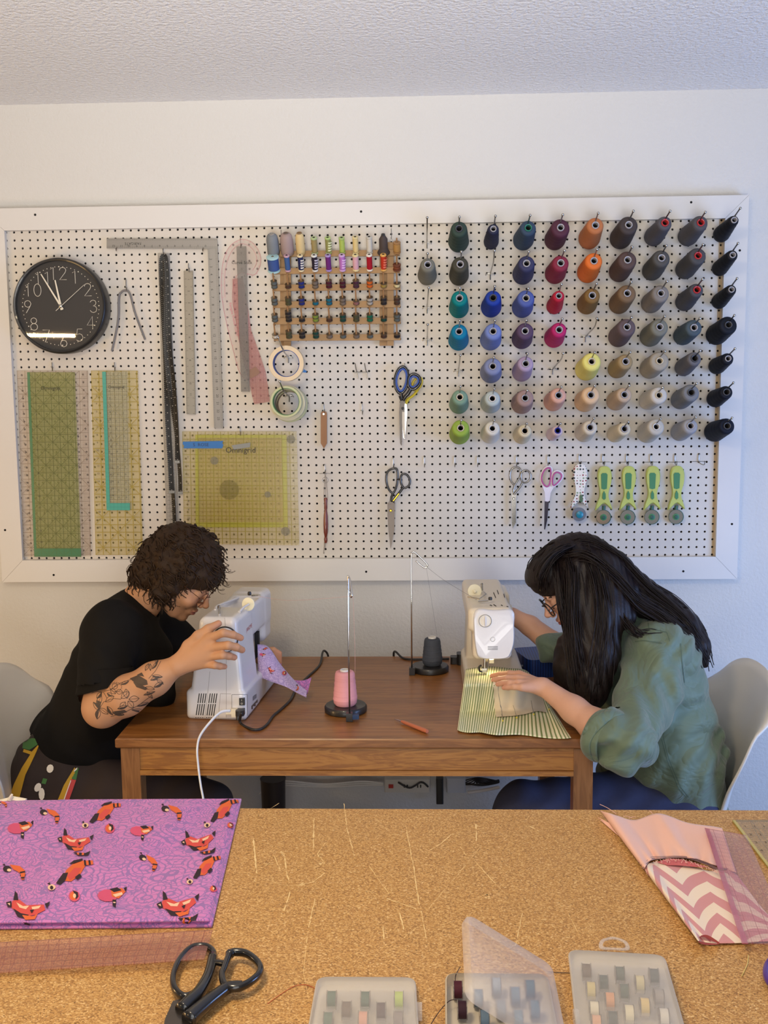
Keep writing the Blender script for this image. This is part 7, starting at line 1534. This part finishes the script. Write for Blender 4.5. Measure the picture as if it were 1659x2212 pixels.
for q in pick:
    p = Vector(Cn[q]); n = Vector(N_[q]); rel = p - cH
    t1 = (dn - n * n.dot(dn)); t1 = t1.normalized() if t1.length > .2 else Vector((random.choice([-1, 1]), random.uniform(-1, 1), 0)).normalized(); b = n.cross(t1)
    L = random.uniform(.022, .050); R_ = random.uniform(.004, .0085); tw = random.uniform(3.5, 8); ph = random.uniform(0, 6.28); pts = []; rad = []
    side = random.uniform(-.6, .6)
    for k in range(9):
        s_ = k / 8; a = ph + tw * s_; pts.append(p - n * .004 + (t1 + b * side).normalized() * L * s_ + n * (math.cos(a) * R_ + .006 * s_) + b * math.sin(a) * R_ - Vector((0, 0, .006 * s_ * s_))); rad.append((.0034 * (1 - s_ * .75) + .0004, .0016 * (1 - s_ * .6) + .0003))
    hair.tube(pts, rad, 5, flat=tuple(n))
for (x, y, dx, dy) in ((290, 1222, -8, 10), (289, 1240, -7, 12), (296, 1205, -9, 4), (300, 1262, -6, 14), (318, 1280, 0, 14), (345, 1290, 3, 14), (372, 1284, 6, 16), (382, 1282, 6, 18), (480, 1250, 6, 8), (484, 1225, 8, 4), (470, 1262, 5, 8)):
    for k in range(3):
        p = J(x + random.uniform(-4, 4), y + random.uniform(-4, 4), -.55 - random.uniform(0, .07) * (300 < x < 400)); pts = []
        for s_ in range(9): a = s_ * .75 + k; pts.append(p + Vector((dx * .0013 * s_ / 4 + .007 * math.cos(a), .004 * math.sin(a * 1.3), -dy * .0013 * s_ / 4 + .007 * math.sin(a))))
        hair.tube(pts, [.0014 * (1 - q / 11) for q in range(9)], 4)
hair.build('hair', m_hrA, eA, sharp=None)
m = M()
for s_ in (-1, 1): m.tube([HA.p(.092, .020, s_ * .012), HA.p(.093, .026, s_ * .028), HA.p(.080, .022, s_ * .045)], [.0028, .0032, .0012], 6); m.tube([HA.p(.0895, -.008, s_ * .020), HA.p(.0925, -.0105, s_ * .031), HA.p(.086, -.007, s_ * .043)], .0011, 5)
m.build('eyebrows_and_lashes', m_hrA, eA)
def glasses(H, e, cf, cu, rs, ru, wr, m_, tr_, name='glasses'):
    m = M()
    for s_ in (-1, 1):
        m.tube([H.p(cf + .004 * math.cos(a) * 0 - .006 * abs(math.cos(a)) * (1 if math.cos(a) > 0 else 0), cu + ru * math.sin(a), s_ * (.034 + rs * math.cos(a))) for a in [k * PI / 12 for k in range(24)]], wr, 6, closed=True)
        m.tube([H.p(cf - .006, cu + .006, s_ * (.034 + rs)), H.p(cf - .05, cu + .010, s_ * .072), H.p(.0, .012, s_ * .079), H.p(-.02, -.01, s_ * .078)], wr, 6)
    m.tube([H.p(cf, cu + .006, -.034 + rs), H.p(cf + .006, cu + .010, 0), H.p(cf, cu + .006, .034 - rs)], wr, 6); g = m.build(name, m_, e)
    m = M()
    for s_ in (-1, 1): m.add([H.p(cf, cu + ru * math.sin(a), s_ * (.034 + rs * math.cos(a))) for a in [k * PI / 10 for k in range(20)]], [tuple(range(20))])
    m.build('lens', m_glass, g, smooth=False)
WLfix = glasses(HA, eA, .103, -.006, .023, .024, .0011, mat('bronze_wire', '#6d4430', .35, .6), None)
# tattoo drawn on the forearm
ba = bvh_of([o for o in eA.children if o.name.startswith('body')]); m = M()
def leaf(cx, cy, a, L, w, fill=False):
    ca, sa = math.cos(a), math.sin(a); f_ = lambda t, k: (cx + ca * L * t - sa * k * w * math.sin(PI * t), cy + sa * L * t + ca * k * w * math.sin(PI * t))
    for k in (-1, 1): decal_line(m, ba, [f_(t / 8, k) for t in range(9)], 1.15, .0006, step=3)
    decal_line(m, ba, [f_(0, 0), f_(1, 0)], .8, .0006, step=3)
    if fill: decal(m, ba, [f_(t / 6, 1) for t in range(7)] + [f_(t / 6, 0) for t in range(5, 0, -1)], .0006, 3)
for (x, y, a, L, w, fl_) in ((560, 1090, -1.2, 75, 14, 0), (575, 1110, -2.2, 60, 12, 1), (570, 1100, 1.7, 60, 15, 1), (575, 1095, .6, 62, 13, 0), (620, 1085, 1.0, 60, 13, 1), (610, 1060, -.6, 60, 14, 0), (650, 1120, .2, 70, 12, 1), (560, 1040, -.9, 45, 12, 1), (700, 1040, -.7, 60, 17, 0), (735, 1040, -1.7, 55, 17, 0), (745, 1045, -.1, 60, 17, 0), (740, 1055, .9, 50, 17, 0), (725, 1060, 2.2, 48, 16, 0), (680, 1100, -.3, 60, 10, 1), (760, 1105, .1, 90, 9, 1), (790, 1085, -.3, 80, 8, 1),
                            (880, 910, .1, 60, 10, 1), (870, 935, -.4, 55, 10, 1), (905, 930, .6, 48, 9, 0), (840, 975, .2, 55, 10, 0), (890, 975, -.5, 60, 12, 1), (850, 1000, .9, 50, 10, 0), (830, 1020, -.3, 70, 8, 1), (650, 985, -.8, 40, 16, 0), (670, 1000, .1, 40, 14, 0), (640, 985, .8, 40, 13, 0), (700, 960, -.4, 50, 9, 1), (620, 1010, .5, 35, 10, 1), (840, 880, -1.1, 45, 9, 0), (880, 870, -.9, 50, 8, 1), (900, 840, -1.2, 36, 8, 1), (870, 880, -1.6, 40, 7, 0)):
    leaf(x / 2.676, 1120 + y / 2.676, a, L / 2.676, w / 2.676, fl_)
for poly in ([(750, 925), (800, 905), (850, 935), (855, 960), (830, 965), (780, 950)], [(770, 945), (820, 960), (855, 985), (840, 992), (790, 975)], [(790, 905), (820, 890), (835, 915)], [(560, 1050), (585, 1060), (580, 1095), (560, 1085)], [(655, 1115), (720, 1105), (735, 1118), (680, 1135)]): decal(m, ba, zz(poly), .0006, 3)
for ln in ([(560, 1160), (575, 1100), (600, 1060), (660, 1040), (700, 1045)], [(600, 1000), (640, 990), (700, 950), (760, 930)], [(640, 1145), (720, 1120), (800, 1080), (880, 1020)], [(860, 925), (900, 880), (930, 825)], [(530, 1010), (560, 1000), (600, 1005), (620, 1040)]): decal_line(m, ba, zz(ln), 1.1, .0006, step=3)
for k in range(16): a = k * .39; decal_line(m, ba, [(669 / 2.676 + 12 * math.cos(a), 1120 + 975 / 2.676 + 9 * math.sin(a)), (669 / 2.676 + 14 * math.cos(a + .3), 1120 + 975 / 2.676 + 11 * math.sin(a + .3))], 1.1, .0006, step=3)
m.build('tattoo', mat('tattoo_ink', '#463b34', .6, alpha=.8), eA, sharp=None)
tag(eA, 'person in black t-shirt with curly dark hair and tattooed forearm at the left sewing machine', 'person')
# ---------------------------------------------------------------- person on the right
m_skB = skinmat('skin_light', '#ca9a80', '#b0635c', '#6a5040', '#d07a68')
HB = Frame(J(1245, 1262, -.55), (-.82, -.10, -.574), (-.574, 0, .82))
eB = empty('person', (2.02, -.57, 0)); body = M()
S = SDF(np.array(HB.O) - [.17, .12, .19], np.array(HB.O) + [.17, .12, .15], .0021)
head_sdf(S, HB, (HB.p(-.035, -.045), J(1355, 1345, -.55), .048, .056)); add_sdf(body, S, lambda v: head_mask(v, HB, False), 1)
wB = JZ(1176, 1485, .838); armB = [JZ(1345, 1615, .735), JZ(1290, 1570, .775), JZ(1240, 1533, .80), wB]
KB = dict(idx=[(1122, 1457, .851), (1100, 1455, .851), (1080, 1457, .842), (1063, 1460, .834)], mid=[(1119, 1466, .852), (1096, 1465, .851), (1079, 1467, .842), (1066, 1469, .834)], rin=[(1121, 1476, .849), (1101, 1475, .848), (1086, 1476, .84), (1075, 1478, .834)],
          pin=[(1128, 1485, .845), (1111, 1484, .844), (1098, 1485, .838), (1088, 1486, .833)], thb=[(1150, 1474, .838), (1128, 1478, .832), (1108, 1480, .831), (1092, 1480, .831)])
S = SDF(*bounds(armB + [JZ(*q) for k in KB.values() for q in k], .06), .0021); S.chain(armB, [.044, .040, .032, .0235], .02)
for nm, r in (('idx', .0098), ('mid', .0100), ('rin', .0096), ('pin', .0088)):
    q = [JZ(*p) for p in KB[nm]]; S.cap(wB + (q[0] - wB) * .1, q[0], .017, r + .0018, .012); S.chain(q, [r, r * .86, r * .80, r * .66], .003)
q = [JZ(*p) for p in KB['thb']]; S.chain([wB] + q, [.017, .0135, .011, .0095, .0078], .006); add_sdf(body, S, tipmask([JZ(*k[-1]) for k in KB.values()]), 1)
fb = [J(1215, 1405, -.37), J(1195, 1392, -.36), J(1145, 1352, -.34), J(1106, 1330, -.325)]
S = SDF(*bounds(fb + [J(1070, 1325, -.3)], .05), .0028); S.chain(fb, [.040, .037, .030, .023], .01); S.cap(fb[-1], J(1088, 1326, -.315), .022, .020, .01)
for k in range(4): S.chain([J(1088, 1322 + k * 5, -.315), J(1076, 1318 + k * 7, -.318), J(1066, 1322 + k * 7, -.325)], [.0105, .0088, .0072], .003)
S.chain([J(1098, 1338, -.33), J(1086, 1346, -.335), J(1078, 1352, -.335)], [.012, .0095, .008], .003)
add_sdf(body, S, None, 1)
shB = J(1430, 1415, -.70); hipB, kneB = J(1465, 1725, -.66), J(1130, 1752, -.69); hipB2, kneB2 = J(1465, 1725, -.48), J(1130, 1752, -.46)
S = SDF((1.35, -.92, .0), (2.35, -.25, 1.08), .007)
S.cap(J(1465, 1660, -.56), J(1400, 1430, -.56), .10, .095, .05); S.cap(J(1425, 1415, -.67), J(1370, 1400, -.42), .05, .05, .04); S.cap(J(1390, 1400, -.55), J(1352, 1342, -.55), .06, .055, .03); S.cap(shB, J(1355, 1590, -.84), .042, .042, .02); S.cap(J(1360, 1400, -.40), fb[0], .042, .038, .02)
for hp, kn in ((hipB, kneB), (hipB2, kneB2)):
    S.cap(hp, kn, .075, .055, .03); S.cap(kn, Vector((kn.x - .02, kn.y, .10)), .050, .036, .02); S.cap(Vector((kn.x - .02, kn.y, .07)), Vector((kn.x - .13, kn.y, .045)), .033, .027, .02)
add_sdf(body, S); bB = body.build('body', m_skB, eB, col=True, sharp=None)
# shirt
t = NT('green_poplin'); co = t.coord(); n1 = t.noise(t.mapping(co, scale=(1, 1, 1)), 9, 3, .5, dist=.8)
m_grs = t.end(t.bsdf(t.mix(t.noise(co, 5, 2), '#56685a', '#66775f'), .62, 0, t.bump((n1 - .5).abs(), .85, .03), Sheen_Weight=.25))
S = SDF((1.45, -1.08, .42), (2.38, -.24, 1.08), .0042)
S.cap(J(1432, 1432, -.645), J(1462, 1640, -.66), .102, .125, .05); S.cap(J(1425, 1432, -.48), J(1462, 1640, -.47), .098, .12, .05); S.cap(J(1455, 1640, -.62), J(1478, 1760, -.62), .125, .118, .04); S.cap(J(1400, 1600, -.62), J(1400, 1680, -.60), .07, .075, .06); S.cap(J(1462, 1640, -.48), J(1478, 1760, -.48), .12, .115, .04)
S.cap(J(1365, 1615, -.60), J(1352, 1662, -.56), .075, .075, .04); S.cap(J(1352, 1430, -.60), J(1348, 1600, -.63), .07, .078, .04); S.cap(J(1425, 1402, -.67), J(1372, 1395, -.43), .062, .062, .05); S.cap(J(1395, 1395, -.55), J(1362, 1352, -.55), .066, .062, .04)
S.cap(shB, J(1392, 1520, -.785), .078, .072, .04); S.cap(J(1392, 1520, -.785), armB[0] + Vector((.01, 0, .012)), .074, .064, .03); S.cap(armB[0] + Vector((.01, 0, .012)), armB[1], .063, .058, .02); S.cap(armB[0] + Vector((.0, 0, -.01)), J(1390, 1620, -.80), .045, .04, .03)
S.cap(J(1372, 1402, -.42), J(1300, 1400, -.40), .070, .062, .04); S.cap(J(1300, 1400, -.40), J(1192, 1402, -.375), .062, .050, .03)
def wr(x, y, z):
    a = .0078 * np.sin(58 * z + 34 * x + 2.6 * np.sin(17 * x - 11 * z + 6 * y)) * (.5 + .5 * np.sin(13 * x + 17 * z + 9 * y))
    b = .0052 * np.sin(92 * x - 40 * z + 2.0 * np.sin(23 * z + 8 * y)) * (.5 + .5 * np.sin(19 * z - 11 * x))
    return a + b
S.warp(wr); v, f = S.mesh(); v = smoothmesh(v, f, 2)
# open the cuff end and the far sleeve
cen = v[f].mean(1); c1 = np.array(armB[1].lerp(armB[0], .12)); dd = np.array(JZ(1240, 1533, .80) - JZ(1290, 1570, .775)); dd /= np.linalg.norm(dd)
keep = ~((((cen - c1) @ dd) > 0) & (np.linalg.norm(cen - c1, axis=1) < .075)); f = f[keep]; shirtB = M().raw(v, f).build('green_shirt', m_grs, eB, sharp=None)
ca = armB[1].lerp(armB[0], .55); cbv = Vector(dd); ux = cbv.cross(Vector((0, 0, 1))).normalized(); uy = cbv.cross(ux).normalized()
for k, (o0, ln_, r0) in enumerate(((-.012, .050, .066), (.000, .030, .071))):
    P = []
    for j in range(9):
        t_ = j / 8; rr = r0 + .004 * math.sin(t_ * PI); P.append([ca + cbv * (o0 + ln_ * t_ + .004 * math.sin(an * 2 + k)) + ux * math.cos(an) * (rr + .003 * math.sin(an * 4 + t_ * 3 + k)) + uy * math.sin(an) * (rr * .92 + .003 * math.sin(an * 3 + 2 * t_)) for an in [q * 2 * PI / 36 for q in range(37)]])
    m = M(); m.grid(P, thick=-.002); m.build('rolled_cuff', m_grs, eB, sharp=None)
bsB = bvh_of(shirtB); m = M()
for ln in ([(1398, 1330), (1402, 1358), (1440, 1366), (1447, 1386)], [(1470, 1390), (1474, 1440), (1478, 1475)], [(1432, 1590), (1445, 1640), (1470, 1700), (1488, 1722)], [(1428, 1592), (1441, 1642), (1465, 1702), (1482, 1722)], [(1372, 1386), (1392, 1384), (1430, 1390)]): decal_line(m, bsB, ln, 1.3, .0012)
m.build('seam_lines', mat('shirt_seam', '#4c5f52', .8), eB)
m = M(); C = [J(x, y, Y) for x, y, Y in ((1345, 1350, -.62), (1375, 1335, -.60), (1400, 1330, -.55), (1385, 1345, -.48))]; m.tube(spline(C, 6), [(.018, .006)] * 19, 8, flat=(.4, 0, 1)); m.build('shirt_collar', m_grs, eB, sharp=None)
# jeans
m_jn = mat('dark_denim', '#2b2f4a', .85, var=.15, vs=120, bump=.2, bs=300)
S = SDF((1.38, -.88, .02), (2.36, -.26, .66), .0055); S.ell(J(1475, 1750, -.57), (.12, .165, .11), None, .03)
for hp, kn in ((hipB, kneB), (hipB2, kneB2)): S.cap(hp, kn, .098, .076, .05); S.cap(kn, Vector((kn.x - .02, kn.y, .12)), .074, .062, .03)
S.cap(J(1420, 1745, -.57), J(1300, 1752, -.57), .10, .085, .05); S.warp(lambda x, y, z: .0025 * np.sin(66 * x - 30 * z + 3 * np.sin(22 * z + 10 * y)))
v, f = S.mesh(); v = smoothmesh(v, f, 2); M().raw(v, f).build('jeans', m_jn, eB, sharp=None)
for kn in (kneB, kneB2): M().tube([(kn.x + .03, kn.y, .042), (kn.x - .02, kn.y, .052), (kn.x - .12, kn.y, .040), (kn.x - .18, kn.y, .032)], [.034, .042, .038, .024], 14).build('shoe', m_blk, eB)
# long hair
t = NT('long_dark_hair'); co = t.coord(); n = t.noise(co, 140, 2); m_hrB = t.end(t.bsdf(t.mix(n, '#0d0909', '#261a1a'), .48, 0, t.bump(t.noise(t.mapping(co, scale=(1, 1, .25)), 420, 2), .35, .002), Specular_IOR_Level=.3))
hr = M(); S = SDF(np.array(J(1130, 1560, -.35)) - [.02, .45, .02], np.array(J(1540, 1150, -.45)) + [.02, .15, .02], .0042)
S.ell(HB.p(-.012, .046), (.113, .092, .084), HB.R, .01); S.ell(HB.p(.050, .080, 0), (.060, .042, .066), HB.R, .025); S.ell(HB.p(-.07, .01, 0), (.065, .075, .078), HB.R, .03)
S.chain([J(1248, 1225, -.625), J(1252, 1300, -.645), J(1258, 1390, -.665), J(1268, 1470, -.69), J(1275, 1515, -.71)], [.034, .040, .046, .044, .028], .03)
S.chain([J(1300, 1235, -.62), J(1305, 1320, -.655), J(1296, 1410, -.69), J(1288, 1490, -.72)], [.05, .052, .048, .034], .03)
S.chain([J(1260, 1360, -.56), J(1245, 1440, -.56), J(1265, 1520, -.60)], [.05, .055, .045], .03); S.chain([J(1225, 1395, -.52), J(1222, 1470, -.52)], [.030, .035], .03)
S.chain([J(1318, 1250, -.56), J(1380, 1290, -.57), J(1430, 1318, -.59), J(1478, 1352, -.62), J(1505, 1395, -.645), J(1518, 1430, -.655)], [.078, .052, .042, .036, .030, .017], .03)
S.chain([J(1330, 1285, -.63), J(1350, 1330, -.66)], [.05, .03], .03)
S.ell(HB.p(.092, -.030, 0), (.060, .060, .085), HB.R, .008, 'sub')
S.warp(lambda x, y, z: .0016 * np.sin(260 * x + 90 * y + 5 * np.sin(14 * z)))
v, f = S.mesh(); v = smoothmesh(v, f, 1); hr.raw(v, f)
G = [([(1195, 1195, -.58), (1262, 1172, -.585), (1335, 1208, -.60), (1395, 1270, -.615), (1450, 1315, -.635), (1500, 1370, -.66), (1528, 1436, -.675)], 90, 15), ([(1205, 1205, -.62), (1265, 1200, -.645), (1325, 1245, -.665), (1375, 1300, -.67), (1430, 1335, -.675), (1485, 1385, -.69), (1512, 1436, -.69)], 80, 13),
     ([(1222, 1185, -.60), (1235, 1245, -.665), (1238, 1330, -.69), (1248, 1420, -.715), (1262, 1512, -.735)], 95, 15), ([(1265, 1180, -.61), (1292, 1260, -.685), (1302, 1345, -.71), (1294, 1435, -.74), (1284, 1520, -.755)], 95, 18), ([(1205, 1190, -.59), (1203, 1238, -.645), (1212, 1300, -.67), (1226, 1355, -.665), (1240, 1430, -.66), (1250, 1500, -.66)], 55, 7),
     ([(1245, 1172, -.56), (1190, 1182, -.56), (1153, 1222, -.56), (1158, 1266, -.565)], 90, 9), ([(1240, 1180, -.60), (1198, 1195, -.62), (1170, 1235, -.625), (1172, 1274, -.61)], 90, 10), ([(1242, 1182, -.52), (1195, 1190, -.50), (1160, 1230, -.50), (1160, 1268, -.51)], 50, 9), ([(1290, 1172, -.57), (1345, 1215, -.56), (1400, 1262, -.57), (1460, 1300, -.59), (1512, 1362, -.62), (1530, 1438, -.65)], 60, 10), ([(1325, 1300, -.68), (1352, 1340, -.70), (1380, 1370, -.72), (1430, 1375, -.72), (1495, 1420, -.72)], 22, 10)]
for g, n, sp in G:
    C = [J(*p) for p in g]
    for k in range(n):
        ox, oy, oz = random.gauss(0, sp * .6) / 800, random.gauss(0, .010), random.gauss(0, sp * .6) / 800; P = []; ph = random.uniform(0, 6); wv = random.uniform(.001, .004); st = random.uniform(0, .25); en = random.uniform(.75, 1)
        for i, p in enumerate(spline(C, 5)):
            tt = i / (5 * (len(C) - 1))
            if st <= tt <= en: P.append(p + Vector((ox, oy, oz)) * (.55 + .6 * tt) + Vector((math.sin(tt * 9 + ph), math.cos(tt * 8 + ph), math.sin(tt * 7 + ph * 2))) * wv)
        if len(P) > 3: hr.tube(P, [(.0026 * (1 - .75 * (q / len(P)) ** 2), .0011) for q in range(len(P))], 4, flat=(0, 1, 0))
for pts in (((1470, 1330, -.66), (1500, 1385, -.70), (1525, 1420, -.70), (1533, 1430, -.69)), ((1498, 1352, -.64), (1518, 1380, -.66), (1528, 1415, -.67))):
    for k in range(3): hr.tube(spline([J(x + k * 1.5, y + k, Y) for x, y, Y in pts], 5), .0007, 4)
hr.build('hair', m_hrB, eB, sharp=None)
m = M()
for s_ in (-1, 1): m.tube([HB.p(.092, .020, s_ * .012), HB.p(.093, .025, s_ * .028), HB.p(.080, .021, s_ * .045)], [.002, .0025, .001], 6); m.tube([HB.p(.0895, -.008, s_ * .020), HB.p(.0925, -.0105, s_ * .031), HB.p(.086, -.007, s_ * .043)], .0012, 5)
m.build('eyebrows_and_lashes', m_hrB, eB); glasses(HB, eB, .106, -.004, .025, .021, .0019, m_blk, None)
tag(eB, 'person in green shirt with long dark hair guiding striped cloth through the right sewing machine', 'person')
# ================================================================ CAMERA AND LIGHT
cam = bpy.data.cameras.new('camera'); co = bpy.data.objects.new('camera', cam); COL.objects.link(co)
cam.sensor_fit = 'HORIZONTAL'; cam.sensor_width = 36; cam.lens = FPX / 1659 * 36; cam.clip_start = .05
mw = Matrix.Identity(4)
for i in range(3):
    mw[i][0] = CR[0, i]; mw[i][1] = -CR[1, i]; mw[i][2] = -CR[2, i]; mw[i][3] = CC[i]
co.matrix_world = mw; bpy.context.scene.camera = co
def area(name, loc, target, size, power, color, sy=None):
    l = bpy.data.lights.new(name, 'AREA'); l.energy = power; l.color = color; l.shape = 'RECTANGLE' ; l.size = size; l.size_y = sy or size
    o = bpy.data.objects.new(name, l); COL.objects.link(o); o.location = loc
    o.rotation_euler = (Vector(target) - Vector(loc)).to_track_quat('-Z', 'Y').to_euler(); return o
def spr(o, deg): o.data.spread = math.radians(deg); return o
area('window_daylight', (3.7, -1.7, .95), (2.3, 0, .70), 1.2, 50, (.28, .48, 1.0))
area('room_light', (1.6, -4.6, 2.3), (1.2, 0, 1.75), 1.7, 24, (1.0, 1.0, .99))
spr(area('ceiling_fill', (1.2, -4.3, .9), (1.0, -.7, 2.75), 1.5, 23, (1.0, .985, .955)), 70)  # unseen upward fill added behind the camera to brighten the ceiling
area('warm_lamp_tube', (-1.05, -3.2, 1.95), (.4, -.4, 1.1), .42, 6, (1.0, .66, .30), .018)
area('warm_lamp_side', (-1.1, -1.7, 1.0), (.2, -.1, .85), .5, 14, (1.0, .62, .25))
area('machine_lamp', (1.52, -.625, .875), (1.50, -.66, .82), .012, .10, (1.0, .78, .42))
area('warm_ceiling_lamp', (.8, -2.7, 2.45), (1.1, -2.0, .9), .3, 18, (1.0, .80, .52))
w = bpy.data.worlds.new('world'); bpy.context.scene.world = w; w.use_nodes = True
bg = w.node_tree.nodes['Background']; bg.inputs[0].default_value = (1, 1, 1, 1); bg.inputs[1].default_value = .24
sc = bpy.context.scene; sc.view_settings.view_transform = 'Standard'; sc.view_settings.look = 'None'; sc.view_settings.exposure = 0; sc.view_settings.gamma = 1; sc.view_settings.use_curve_mapping = False
try: sc.cycles.transparent_max_bounces = 32
except Exception: pass
for me_ in [x for x in bpy.data.meshes if x.users == 0]: bpy.data.meshes.remove(me_)
